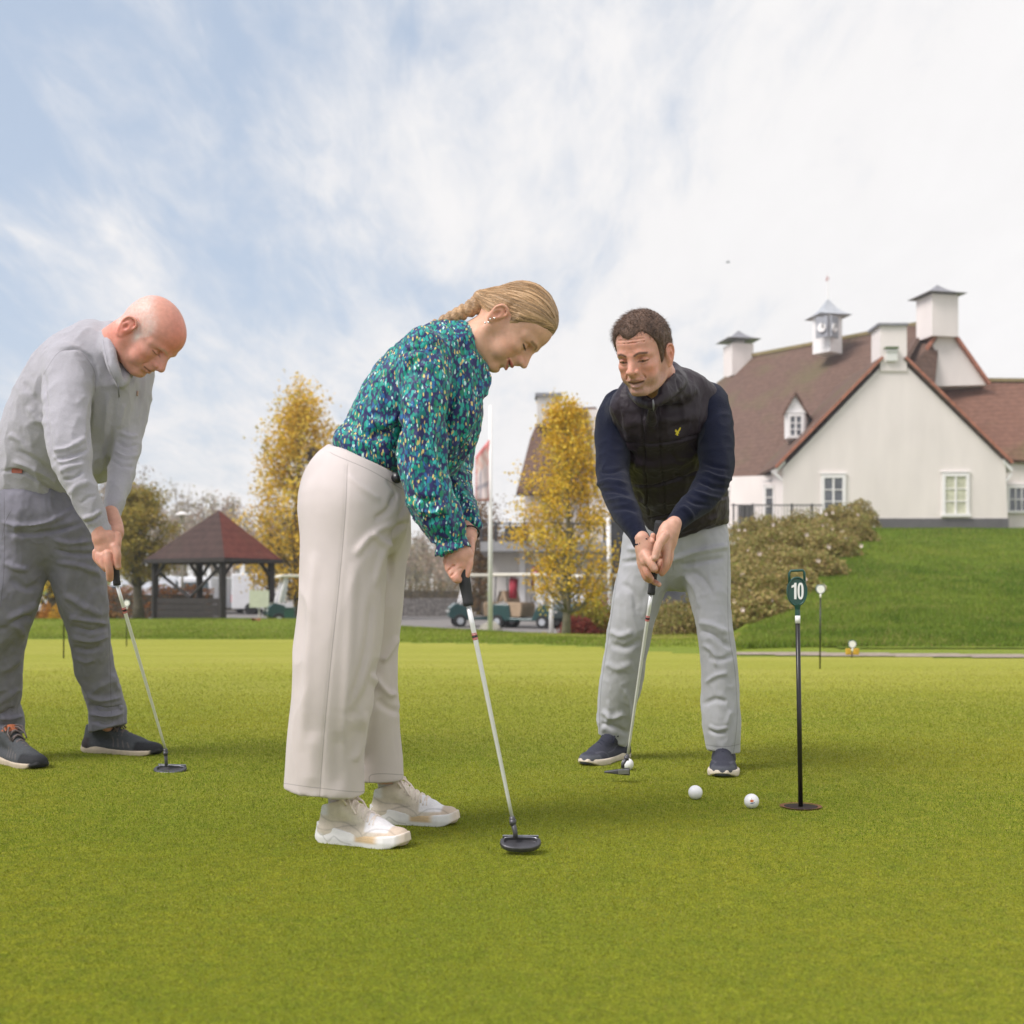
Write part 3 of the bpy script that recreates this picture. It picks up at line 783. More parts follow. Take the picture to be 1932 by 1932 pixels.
# second house with steep roof behind the yellow tree
h2 = empty('steep_roofed_house', P(1050, 1100, 68), 'white house with steep tiled roof and square chimney behind the middle yellow tree', 'building')
DB = 68.0
w2 = MB(); w2.prism([P(1118, 1030, DB), P(1104, 772, DB), P(1150, 772, DB), P(1300, 900, DB), P(1300, 1030, DB)], (0, 6, 0)); w2.build('wall', m_wall, h2)
w3 = MB(); w3.prism([P(990, 1030, DB+1), P(990, 930, DB+1), P(1120, 930, DB+1), P(1120, 1030, DB+1)], (0, 6, 0)); w3.build('wall', m_wall, h2)
r3 = MB()
quad_slab(r3, [P(974, 930, DB), P(1000, 828, DB+2), P(1020, 780, DB+3), P(1104, 774, DB+2), P(1118, 930, DB)], .3)
r3.bar(P(1030, 777, DB+2.8), P(1124, 773, DB+1.5), .3, .3)
r3.bar(P(1104, 776, DB-.1), P(1122, 930, DB-.1), .25, .2)
r3.build('roof', m_tile, h2)
c3 = MB(); c3.prism([P(1014, 800, DB+1), P(1014, 745, DB+1), P(1057, 745, DB+1), P(1057, 800, DB+1)], (0, 1.4, 0)); c3o = c3.build('chimney', m_conc, h2)
c4 = MB(); c4.prism([P(1010, 747, DB+.85), P(1010, 741, DB+.85), P(1060, 741, DB+.85), P(1060, 747, DB+.85)], (0, 1.7, 0)); c4.build('chimney_cap', m_lead, c3o)
sn = MB(); sn.prism([P(1118, 930, DB-.3), P(1118, 1030, DB-.3), P(1200, 1030, DB-.3), P(1200, 900, DB-.3)], (0, .3, 0))
# balcony block with garage beneath
bb = empty('balcony_block', P(990, 1160, 50), 'pale flat-roofed block with a railed balcony behind the golf carts', 'building')
b1_ = MB(); b1_.prism([P(925, 1170, 51), P(925, 1040, 51), P(1160, 1040, 51), P(1160, 1170, 51)], (0, 8, 0)); b1_.build('wall', m_conc, bb)
b2_ = MB(); b2_.prism([P(906, 1040, 49.5), P(906, 1022, 49.5), P(1165, 1022, 49.5), P(1165, 1040, 49.5)], (0, 9, 0)); b2_.build('slab', mat('grey_slab', (.30, .30, .31), var=.1), bb)
b3_ = MB()
for px in range(908, 1165, 5): b3_.bar(P(px, 1022, 49.6), P(px, 988, 49.6), .02)
b3_.bar(P(906, 988, 49.6), P(1165, 988, 49.6), .06)
for px in (908, 935, 962, 990, 1020, 1050, 1080, 1110, 1140): b3_.bar(P(px, 1022, 49.6), P(px, 984, 49.6), .09)
b3_.build('railing', m_rail, bb)
b4_ = MB(); b4_.box(P(975, 1008, 51.5), (1.1, .8, .7)); b5 = b4_.build('planter_box', m_rail, None); tag(b5, 'small dark box standing behind the balcony railing over the carts', 'box')
for px in (985, 1012, 1100):
    b6 = MB(); b6.box(P(px, 1100, 50.9), (.25, .2, 3.2)); b6.build('pilaster', m_white, bb)
# dark outside stair / glazed screen left of the man's legs
es = empty('dark_stair_frame', P(1160, 1160, 46), 'dark metal stair frame seen left of the man in the black vest', 'stair')
e1 = MB()
for px in range(1146, 1212, 8): e1.bar(P(px, 1120, 46), P(px, 955, 46), .05)
for y in (958, 985, 1012, 1040, 1070, 1100): e1.bar(P(1144, y, 46), P(1212, y, 46), .07)
e1.build('post_frame', m_rail, es)
e2 = MB(); e2.prism([P(1150, 1165, 46.3), P(1150, 960, 46.3), P(1300, 960, 46.3), P(1300, 1165, 46.3)], (0, .3, 0)); e2.build('infill_panel', mat('dark_glass_panel', (.07, .075, .08), rough=.3, var=.5, vs=.6), es)
# ------------------------------------------------------------------ vegetation
m_leaf = mat_leaf('foliage'); m_bark = mat('bark', (.10, .085, .06), rough=.95, var=.35, vs=6, bump=.6, bs=25); m_bark_pale = mat('pale_bark', (.20, .18, .13), rough=.95, var=.3, vs=8, bump=.5, bs=25)
def leaf_mesh(name, pts, size, cols, mat_, parent, up=.0, elong=1.0, rg=None):
    n = len(pts); a = rg.normal(size=(n, 3)); a /= np.linalg.norm(a, axis=1)[:, None]
    b = np.cross(a, rg.normal(size=(n, 3))); b /= np.linalg.norm(b, axis=1)[:, None]
    s = size*rg.uniform(.55, 1.3, n)[:, None]; mid = np.cross(a, b)*s*.16
    V = np.stack([pts-a*s*.5*elong, pts+b*s*.36+mid, pts+a*s*.5*elong, pts-b*s*.36+mid], 1).reshape(-1, 3)
    F = np.arange(n*4).reshape(n, 4)
    return link_mesh(name, V, F, mat_, parent, colors=np.repeat(cols, 4, axis=0), smooth=False)
def tree(name, label, base, H, prof, rad, ntip, nleaf, lsize, pal, seed, trunk_r=.08, clear=.2, spread=.35, cat='tree', group=None, bark=None, lean=(0, 0), sparse=0.0, branch_up=.75, depth=1.0, clump=.13):
    """prof(t)->relative crown radius for t in 0..1 between the clear stem and the top"""
    rg = np.random.default_rng(seed); base = np.array(base, float)
    root = empty(name, base, label, cat, group)
    mb = MB(); n = 9
    path = [base+np.array((lean[0]*t*t+.03*H*math.sin(t*5+seed)*.3, lean[1]*t, H*.96*t-.05)) for t in np.linspace(0, 1, n)]
    mb.tube(path, [trunk_r*(1-.93*t)**.8+.004+(.25*trunk_r if i == 0 else 0) for i, t in enumerate(np.linspace(0, 1, n))], 8)
    tips = []
    for k in range(ntip):
        t = clear+(1-clear)*((k+rg.random())/ntip)**.9; tt = (t-clear)/(1-clear)
        r = rad*prof(tt)*rg.uniform(.35, 1.12); th = rg.uniform(0, 2*math.pi)
        s0 = max(clear*.7, t-branch_up*r/H*1.2); i = s0*(n-1); j = min(n-2, int(i)); p0 = path[j]+(path[j+1]-path[j])*(i-j)
        p1 = base+np.array((math.cos(th)*r+lean[0]*t*t, math.sin(th)*r*depth, H*t+rg.normal()*.02*H))
        mid = (p0+p1)/2+np.array((0, 0, -.08*r))+rg.normal(size=3)*.05*r
        rr = trunk_r*.28*(1-t*.7)
        mb.tube([p0, mid, p1], [rr, rr*.6, rr*.2+.002], 5); tips.append((p1, t)); tips.append(((p1+mid)/2, t))
        for q_ in range(2):
            p2 = p1+rg.normal(size=3)*clump*rad*1.2; mb.tube([mid, (mid+p2)/2+rg.normal(size=3)*.02, p2], [rr*.4, rr*.25, .002], 4); tips.append((p2, t))
    mb.build('trunk', bark or m_bark, root, smooth=True)
    T = np.array([p for p, t in tips]); 
    clcol = rg.uniform(0, 1, len(T)); dens = rg.uniform(.3, 1.4, len(T))*(rg.random(len(T)) > sparse); dens /= dens.sum()
    idx = rg.choice(len(T), nleaf, p=dens)
    pts = T[idx]+rg.normal(size=(nleaf, 3))*clump*rad*np.array((1, 1, .9))
    pal = np.array(pal); c = np.clip(clcol[idx]*.6+rg.random(nleaf)*.55-.08, 0, .999)*(len(pal)-1)
    i0 = c.astype(int); cc = pal[i0]*(1-(c-i0))[:, None]+pal[np.minimum(i0+1, len(pal)-1)]*(c-i0)[:, None]; cc = cc*rg.uniform(.75, 1.25, (nleaf, 1))
    leaf_mesh('crown', pts, lsize, cc, m_leaf, root, rg=rg)
    return root
YEL = [(.50, .28, .03), (.72, .45, .04), (.84, .58, .07), (.66, .50, .07), (.48, .42, .09)]
OLV = [(.16, .16, .035), (.30, .25, .045), (.44, .32, .06), (.22, .22, .05), (.48, .30, .06)]
pcol = lambda t: (.55+.75*math.sin(min(1, t*1.25)*math.pi*.62))*(1-max(0, t-.62)*1.75) if t < .99 else .2
t1 = tree('yellow_tree', 'tall narrow tree with thin golden yellow leaves and a dark nest, left of the woman', GP(562, 50), 9.5, lambda t: max(.12, 1.02*math.sin(math.pi*min(1, .22+.78*t))**.6*(1-.35*t)), 2.95, 170, 16500, .145, YEL, 3, trunk_r=.16, clear=.14, sparse=.2, clump=.085)
nst = P(592, 858, 49); rg_ = np.random.default_rng(8); nb = MB()
for k in range(160):
    d_ = rg_.normal(size=3); d_ /= np.linalg.norm(d_); c_ = nst+d_*np.array((.38, .38, .28))*rg_.uniform(.2, 1); v_ = rg_.normal(size=3); v_ /= np.linalg.norm(v_); nb.bar(c_-v_*.2, c_+v_*.2, .018)
tag(nb.build('bird_nest', mat('nest_twigs', (.07, .05, .035), var=.3, vs=20)), 'round dark twig nest high in the yellow tree left of the woman', 'nest')
t2 = tree('yellow_tree', "columnar golden yellow tree with visible trunk between the woman and the man in the vest", GP(1069, 21.5), 4.38, lambda t: (.62+.4*math.sin(math.pi*min(1, t*1.5)))*(1-.55*max(0, t-.45)**1.0*1.4), .98, 140, 15000, .060, YEL, 12, trunk_r=.075, clear=.19, sparse=.08, clump=.105, bark=m_bark_pale, depth=.9)
t3 = tree('small_round_tree', "bushy olive and yellow tree with bare lower trunk between the bald man and the gazebo", GP(260, 50), 5.55, lambda t: .75+.45*math.sin(math.pi*t)-.25*t, 1.2, 90, 12000, .13, OLV, 21, trunk_r=.24, clear=.36, clump=.16)
t4 = tree('small_round_tree', "yellow leaved tree with thick trunk seen between the bald man's legs", GP(100, 34), 3.4, lambda t: .85, .85, 50, 5000, .085, YEL+OLV[:2], 22, trunk_r=.2, clear=.28, clump=.16)
t5 = tree('leafy_tree', 'dull green and yellow tree beyond the car park right of the gazebo roof', GP(585, 62), 5.2, lambda t: .9-.4*t, 1.6, 60, 5000, .16, OLV, 23, trunk_r=.15, clear=.1, clump=.2)
t6 = tree('leafy_tree', "rusty brown shrubby tree behind the woman's putter hand at the edge of the car park", GP(905, 60), 5.6, lambda t: .9-.5*t, 1.5, 60, 5000, .15, [(.16, .10, .05), (.26, .15, .07), (.14, .13, .05)], 24, trunk_r=.12, clear=.08, clump=.2)
def shrub(name, label, base, w, d, h, n, ls, pal, seed, group=None, cat='shrub', stems=True, twigs=26, flowers=0):
    rg = np.random.default_rng(seed); base = np.array(base, float); root = empty(name, base, label, cat, group)
    if stems:
        mb = MB()
        for k in range(twigs):
            th = rg.uniform(0, 2*math.pi); r = rg.uniform(.3, 1); p1 = base+np.array((math.cos(th)*w*r*.9, math.sin(th)*d*r*.9, h*rg.uniform(.6, 1.05)*math.sqrt(max(.1, 1-r*r*.6))))
            mb.tube([base+np.array((math.cos(th)*w*.3*r, math.sin(th)*d*.3*r, -.05)), (base+p1)/2+rg.normal(size=3)*.03, p1], [.012, .008, .003], 4)
        mb.build('stems', m_bark, root)
    u = rg.normal(size=(n, 3)); u /= np.linalg.norm(u, axis=1)[:, None]; u[:, 2] = np.abs(u[:, 2]); rr = rg.uniform(.25, 1, n)**.45
    lump = 1+.22*vnoise(u*2.3+seed*3.1)+.12*vnoise(u*6+seed)
    pts = base+u*(rr*lump)[:, None]*np.array((w, d, h)); pal = np.array(pal)
    nz = vnoise(pts*3.1/max(.3, h)+seed)*.5+.5; c = np.clip(nz*.7+rg.random(n)*.5-.1, 0, .999)*(len(pal)-1); i0 = c.astype(int)
    cc = (pal[i0]*(1-(c-i0))[:, None]+pal[np.minimum(i0+1, len(pal)-1)]*(c-i0)[:, None])*rg.uniform(.7, 1.3, (n, 1))
    leaf_mesh('leaves', pts, ls, cc, m_leaf, root, rg=rg)
    if flowers:
        fm = MB(); 
        for k in range(flowers):
            v = rg.normal(size=3); v /= np.linalg.norm(v); v[1] = -abs(v[1]); v[2] = abs(v[2])*.8; p = base+v*np.array((w, d, h))*1.02
            sp = MB(); R_ = rg.normal(size=3); r_ = rg.uniform(.02, .045)
            for j in range(5):
                a = 2*math.pi*j/5+k; fm.prism([p, p+np.array((math.cos(a)*r_, -.02, math.sin(a)*r_)), p+np.array((math.cos(a+.6)*r_*1.2, -.03, math.sin(a+.6)*r_*1.2)), p+np.array((math.cos(a+1.1)*r_, -.02, math.sin(a+1.1)*r_))], (0, .006, 0))
        fo = fm.build('blossoms', mat('pale_petals', (.78, .66, .60), var=.1, vs=20), root); fo['kind'] = 'stuff'
    return root
RSE = [(.20, .20, .05), (.34, .28, .09), (.44, .32, .14), (.26, .29, .07), (.36, .24, .10), (.28, .31, .08)]
# rose bank on the left flank of the mound
rose = [(1402, 20.5, 1.0, .9, 33), (1432, 23, 1.25, 1.0, 34), (1470, 24, 1.15, .8, 35), (1500, 27, 1.2, .85, 36), (1545, 28.5, 1.1, .85, 37), (1585, 31, 1.0, 1.0, 38), (1618, 33, .75, 1.25, 39), (1398, 26, 1.3, 1.25, 40), (1440, 30, 1.3, .95, 41), (1330, 22, 1.0, 1.35, 42), (1275, 25, .95, 1.45, 43), (1240, 27, .9, 1.4, 44), (1462, 27, 1.15, .85, 45), (1425, 28, 1.2, .9, 46), (1520, 30, 1.1, .85, 47), (1446, 18.2, .75, .62, 48), (1486, 20.5, .85, .72, 49), (1528, 23, .9, .75, 50), (1570, 26, .9, .8, 54), (1606, 29, .8, .8, 55)]
for i, (px, d_, w_, h_, sd_) in enumerate(rose):
    lab = ['lowest rose bush on the bank, nearest the round white pin', 'rose bush low on the bank beside the second trouser leg of the vest man', 'rose bush in the lower middle of the bank bed', 'rose bush in the centre of the bank bed with pale blossoms', 'rose bush in the upper middle of the bank bed', 'tall brownish rose bush near the top of the bank below the gable window', 'topmost rose bush of the bank bed at the edge of the lawn', 'brown rose bush right beside the knee of the vest man', 'rose bush below the terrace railing', "olive bush visible between the vest man's legs on the right", "olive bush in the middle of the gap between the vest man's legs", "dark olive bush by the planter behind the vest man's left leg", 'rose bush half way up the bank bed, behind the white dotted ones', 'rose bush on the bank straight below the french door', 'rose bush on the bank straight below the left gable window', 'rose bush at the lawn edge, lowest of the outer row', 'second rose bush up along the lawn edge', 'rose bush in the middle of the row along the lawn edge', 'fourth rose bush up along the lawn edge', 'uppermost rose bush of the outer row along the lawn edge'][i]
    shrub('rose_bush', lab, GP(px, d_, -.05), w_*.80, w_*.7, h_*.74, 4200, .065, RSE, sd_, group='bushes on the grass bank', flowers=(9 if i < 9 else 4))
SHR = [(.24, .05, .04), (.42, .36, .05), (.30, .34, .06), (.40, .10, .05), (.50, .42, .08)]
shrub('autumn_shrub', 'red and lime green shrub in the rusty planter left of the vest man', GP(1118, 24.0, .25), .66, .5, .78, 4500, .055, SHR, 51)
shrub('autumn_shrub', 'dark red shrub spilling over the rusty planter beside the yellow tree trunk', GP(1092, 23.4, .15), .42, .4, .48, 2600, .05, [(.16, .03, .03), (.28, .06, .05), (.2, .12, .04)], 52)
shrub('yellow_bedding_plants', 'low golden yellow planting in the rusty bed below the golf carts', GP(1018, 23.2, .02), .44, .3, .22, 2600, .045, [(.52, .40, .04), (.62, .48, .06), (.40, .36, .06)], 53, stems=False)
# hedges
def hedge(label, px0, px1, d0, h, pal, seed, thick=.8, n=5000):
    rg = np.random.default_rng(seed); a = GP(px0, d0); b = GP(px1, d0); root = empty('hedge', (a+b)/2, label, 'hedge')
    c = MB(); c.bar(a+np.array((0, 0, h*.4)), b+np.array((0, 0, h*.4)), thick*.6, h*.7); c.build('stems', m_bark, root)
    t = rg.random(n); pts = a+(b-a)*t[:, None]; pts[:, 1] += rg.uniform(-.5, .5, n)*thick; pts[:, 2] += rg.random(n)**.8*h*(1+.08*np.sin(t*31))
    pal = np.array(pal); cc = pal[rg.integers(0, len(pal), n)]*rg.uniform(.65, 1.3, (n, 1)); leaf_mesh('leaves', pts, .11, cc, m_leaf, root, rg=rg); return root
ORG = [(.38, .14, .03), (.46, .20, .04), (.28, .10, .03), (.34, .2, .06)]
hedge('clipped orange beech hedge behind the gazebo railing', 120, 400, 52, 1.45, ORG, 61)
hedge('low rusty hedge by the bald man on the far side of the green', 30, 225, 33.5, .55, [(.22, .10, .04), (.32, .16, .05), (.18, .12, .05)], 62, n=4000)
hedge('long dull green and brown hedge along the far side of the car park', 380, 900, 70, 1.7, [(.13, .12, .05), (.2, .15, .07), (.24, .17, .08)], 63, thick=1.6, n=9000)
shrub('golden_shrub', "small golden orange shrub seen between the bald man's legs beside the pin", GP(112, 29, -.02), .28, .28, .52, 1500, .05, [(.55, .30, .03), (.6, .38, .05)], 64)
shrub('golden_shrub', "orange shrub seen between the bald man's legs next to the tree trunk", GP(88, 30, -.02), .24, .28, .60, 1300, .05, [(.5, .18, .04), (.5, .28, .05)], 65)
# distant leafless wood: one mass
rg = np.random.default_rng(77); mb = MB(); LP = []; LC = []
for k in range(330):
    px = rg.uniform(-420, 1180); d_ = rg.uniform(92, 150); b_ = GP(px, d_, -.3)
    top = np.interp(px, [-420, 200, 260, 330, 420, 520, 640, 780, 1180], [830, 875, 890, 925, 945, 962, 985, 1015, 1005])+rg.normal()*10
    h_ = P(px, top, d_)[2]-b_[2]; h_ *= rg.uniform(.7, 1.02); 
    if h_ < 2: continue
    tp = b_+np.array((rg.normal()*.4, 0, h_)); mb.tube([b_, (b_+tp)/2+np.array((rg.normal()*.25, 0, 0)), tp], [.16, .09, .02], 4, caps=False)
    for j in range(11):
        t = rg.uniform(.25, .92); p0 = b_+(tp-b_)*t; L_ = h_*(1-t)*.55+.5; th = rg.uniform(0, 6.28)
        p1 = p0+np.array((math.cos(th)*L_*.5, math.sin(th)*L_*.5, L_*.85)); mb.tube([p0, p1], [.045, .012], 3, caps=False)
        m_ = 16; q_ = p0+(p1-p0)*rg.random((m_, 1))+rg.normal(size=(m_, 3))*.38; LP.append(q_)
        base_c = np.array([(.38, .29, .24), (.46, .34, .27), (.35, .31, .24), (.42, .36, .24)][rg.integers(0, 4)]); LC.append(np.tile(base_c, (m_, 1))*rg.uniform(.8, 1.25, (m_, 1)))
wd = mb.build('bare_wood', mat('grey_brown_bark', (.31, .27, .25), var=.2, vs=2), None); tag(wd, 'hazy leafless brown wood beyond the car park and gazebo', 'wood', kind='stuff')
lw_ = leaf_mesh('twigs', np.concatenate(LP), .22, np.concatenate(LC), m_leaf, None, rg=rg, elong=2.2); parent_keep_ = None
off = np.array(wloc(wd)); co = np.zeros(len(lw_.data.vertices)*3, np.float32); lw_.data.vertices.foreach_get('co', co); lw_.data.vertices.foreach_set('co', (co.reshape(-1, 3)-off).ravel().astype(np.float32)); lw_.parent = wd; lw_['kind'] = 'stuff'
# ------------------------------------------------------------------ putters, balls, pins
m_steel = mat('chrome_shaft', (.80, .80, .81), metal=.2, rough=.3, var=.03, vs=30, spec=.9)
m_grip = mat('rubber_grip', (.025, .025, .028), rough=.7, var=.2, vs=80, bump=.4, bs=500)
m_head = mat('dark_putter_metal', (.085, .083, .092), metal=.5, rough=.4, var=.15, vs=60)
m_head2 = mat('bright_putter_edge', (.35, .35, .38), metal=.9, rough=.3, var=.1, vs=60)
m_band = mat('red_band', (.45, .03, .03), rough=.4, var=0)
m_black = mat('black_band', (.01, .01, .012), rough=.4, var=0)
def putter(label, grip_top, shaft_top, hosel, headc, hdir, hw, hd, kind='mallet', group=None, tilt=0):
    """grip_top -> shaft_top is the grip, shaft_top -> hosel the shaft. headc: centre of the head, hdir: direction the head runs in plan"""
    gt, st, ho, hc = [np.array(v, float) for v in (grip_top, shaft_top, hosel, headc)]
    root = empty('putter', hc-np.array((0, 0, .012)), label, 'golf club', group)
    ax = (st-gt)/np.linalg.norm(st-gt)
    g = MB(); g.tube([gt, gt+(st-gt)*.03, gt+(st-gt)*.5, st-ax*.012, st-ax*.010, st], [.0125, .0150, .0140, .0115, .0125, .0118], 14); g.build('grip', m_grip, root, smooth=True)
    s = MB(); n = 11; pp = []; rr_ = []
    for i in range(n):
        r = .0062-.0022*i/n
        pp += [st+(ho-st)*(i/n+.0005), st+(ho-st)*((i+.994)/n)]; rr_ += [r, r]
    s.tube(pp, rr_, 14)
    s.build('shaft', m_steel, root, smooth=True)
    b_ = MB()
    for k, t in enumerate((.130, .137, .152, .158)):
        c = st+(ho-st)*t; b_.tube([c, c+(ho-st)*.0035], .0068, 12)
    b_.build('band', m_band, root, smooth=True)
    b2 = MB(); c = st+(ho-st)*.141; b2.tube([c, c+(ho-st)*.010], .0068, 12); b2.build('ferrule_band', m_black, root, smooth=True)
    # hosel with its offset bend
    h = MB(); d_ = np.array(hdir, float); d_ /= np.linalg.norm(d_); e_ = np.array((-d_[1], d_[0], 0)); ct, stt = math.cos(tilt), math.sin(tilt); up_ = np.array((0, 0, 1.)); e_, up_ = e_*ct+up_*stt, up_*ct-e_*stt
    hx = hc+d_*hw*(-.25 if kind == 'mallet' else .45)+np.array((0, 0, .012))
    hm = ho+(hx-ho)*.25
    h.tube([ho-(ho-st)/np.linalg.norm(ho-st)*-.0, hm], [.0068, .0068], 12)
    h.tube([hm+np.array((0, 0, .006)), hm+np.array((0, 0, -.008))], [.0085, .0075], 8)
    h.tube([hm, hx+np.array((0, 0, .012)), hx], [.0062, .0058, .0062], 10)
    h.build('hosel', m_head, root, smooth=True)
    # head
    hd_ = MB()
    if kind == 'mallet':
        n = 28; pts = []
        for k in range(n):
            th = 2*math.pi*k/n; a = math.cos(th); b = math.sin(th)
            x = np.sign(a)*abs(a)**.75*hw; y = b*hd if b > 0 else np.sign(b)*abs(b)**.45*hd*.55
            pts.append((x, y))
        def ring(sc, z, sy=None): return [hc+d_*x*sc-e_*y*(sy or sc)+up_*z for x, y in pts]
        prof = [ring(.90, -.0075), ring(.97, -.006), ring(1.0, .0), ring(.985, .0045), ring(.93, .0062), ring(.80, .0062, .72), ring(.76, -.001, .66), ring(.1, -.0015)]
        V = [p for r in prof for p in r]; F = []
        for i in range(len(prof)-1):
            for k in range(n): k2 = (k+1) % n; F.append((i*n+k, i*n+k2, (i+1)*n+k2, (i+1)*n+k))
        F.append(tuple(range(n-1, -1, -1))); F.append(tuple((len(prof)-1)*n+k for k in range(n)))
        hd_.add(V, F); ho_ = hd_.build('club_head', m_head, root, smooth=False, bevel=.0008)
        rm = MB(); rr = [hc+d_*x*.84-e_*y*.80+up_*.0068 for x, y in pts]; rm.tube([rr[k] for k in range(16, 29-1)], .0016, 6); rm.build('rim', m_head2, ho_, smooth=True)
        fr = MB(); fr.bar(hc+e_*hd*.55-d_*hw*.88, hc+e_*hd*.55+d_*hw*.88, .004, .019, up=up_); fr.build('face', m_head2, ho_, bevel=.001)
    else:
        a = hc+d_*hw; b = hc-d_*hw
        pr = [b+e_*hd, b-e_*hd*.2, a-e_*hd, a+e_*hd]
        V = []; 
        blk = [(hw, -hd, -.011), (hw, hd, -.011), (-hw, hd*.5, -.006), (-hw, -hd*.1, -.006), (hw, -hd, .012), (hw, hd, .012), (-hw, hd*.5, .0), (-hw, -hd*.1, .0)]
        V = [hc+d_*x+e_*y+np.array((0, 0, z)) for x, y, z in blk]
        hd_.add(V, [(3, 2, 1, 0), (4, 5, 6, 7), (0, 1, 5, 4), (1, 2, 6, 5), (2, 3, 7, 6), (3, 0, 4, 7)])
        ho_ = hd_.build('club_head', m_head, root, bevel=.003)
        fr = MB(); c = hc+d_*hw*.45-e_*hd*.72
        fr.bar(hc+d_*hw*.93-e_*hd*1.0+np.array((0, 0, .002)), hc+d_*hw*.1-e_*hd*.62+np.array((0, 0, .0)), .003, .015); fr.build('face_insert', m_head2, ho_, bevel=.001)
    return root
# woman's putter
_gt = P(858, 1042, 2.785)
putter('shiny steel putter with dark mallet head held by the woman in cream trousers', P(872, 1070, 2.785), P(884, 1143, 2.785), P(966, 1541, 2.775), P(982, 1590, 2.77), (1, -.04, 0), .049, .030, tilt=math.radians(24))
putter('steel putter with dark mallet head held by the bald man in grey', P(212, 1040, 3.80), P(221, 1104, 3.82), P(312, 1413, 4.03), P(321, 1451.5, 4.04), (1, -.15, 0), .058, .036, tilt=math.radians(18))
putter('steel putter with angular dark head held by the man in the black vest', P(1244.5, 983, 3.60), P(1228.5, 1121, 3.66), P(1184.5, 1424, 3.80), P(1164, 1455.5, 3.80), (.95, -.12, 0), .042, .016, kind='blade')
def golf_ball(px, py, label, logo=False):
    r = .02135
    d = (CAMH-0.006)*FV/(py-CY); c = P(px, CY, d); c[2] = .006+r*.96
    root = empty('golf_ball', (c[0], c[1], .006), label, 'golf ball', 'golf balls on the putting green')
    bm = bmesh.new(); bmesh.ops.create_icosphere(bm, subdivisions=5, radius=r)
    V = np.array([v.co[:] for v in bm.verts]); F = [[v.index for v in f.verts] for f in bm.faces]; bm.free()
    n = 336; k = np.arange(n)+.5; ph = np.arccos(1-2*k/n); th = math.pi*(1+5**.5)*k
    D = np.stack([np.cos(th)*np.sin(ph), np.sin(th)*np.sin(ph), np.cos(ph)], 1)
    U = V/r; dm = np.clip((U@D.T).max(1), -1, 1); a = np.arccos(dm)
    dep = .00038*np.clip(1-(a/.085)**2, 0, 1)
    o = link_mesh('ball', V*(1-dep/r)[:, None]+c, F, m_ball, root)
    if logo:
        b = MB()
        fwd = np.array((-c[0]*.9-.05, -c[1], .62)); fwd /= np.linalg.norm(fwd); rt = np.cross(fwd, (0, 0, 1)); rt /= -np.linalg.norm(rt); up = np.cross(rt, fwd); up = up if up[2] > 0 else -up
        def patch(cx_, cy_, w_, h_, nm, m, rot=0):
            mb = MB(); V = []; n = 14
            V.append((cx_, cy_))
            for k in range(n):
                t = 2*math.pi*k/n; x = math.cos(t)*w_; y = math.sin(t)*h_; x, y = x*math.cos(rot)-y*math.sin(rot), x*math.sin(rot)+y*math.cos(rot)
                V.append((cx_+x, cy_+y))
            W_ = []
            for x, y in V:
                p = fwd+rt*x/r+up*y/r; p /= np.linalg.norm(p); W_.append(c+p*(r+.00012))
            mb.add(W_, [(0, 1+k, 1+(k+1) % n) for k in range(n)]); mb.build(nm, m, o)
        patch(.001, .0005, .0060, .0036, 'orange_mark', mat('orange_print', (.55, .12, .02), rough=.4, var=0), .15)
        patch(-.001, .0078, .0006, .0034, 'stroke_mark', mat('grey_print', (.35, .3, .3), rough=.4, var=0), .1)
        patch(.002, -.0062, .0084, .0016, 'blue_mark', mat('blue_print', (.05, .12, .30), rough=.4, var=0), .25)
    return root
m_ball = mat('white_ball', (.80, .80, .81), rough=.32, var=.01, vs=20, coat=.3)
golf_ball(1312, 1508, 'plain white golf ball on the green, left of the ball with the orange mark')
golf_ball(1418, 1525, 'white golf ball with an orange and blue print, nearest to the number ten pin', True)
golf_ball(1184, 1453, "white golf ball behind the putter head, beside the man's navy shoe")
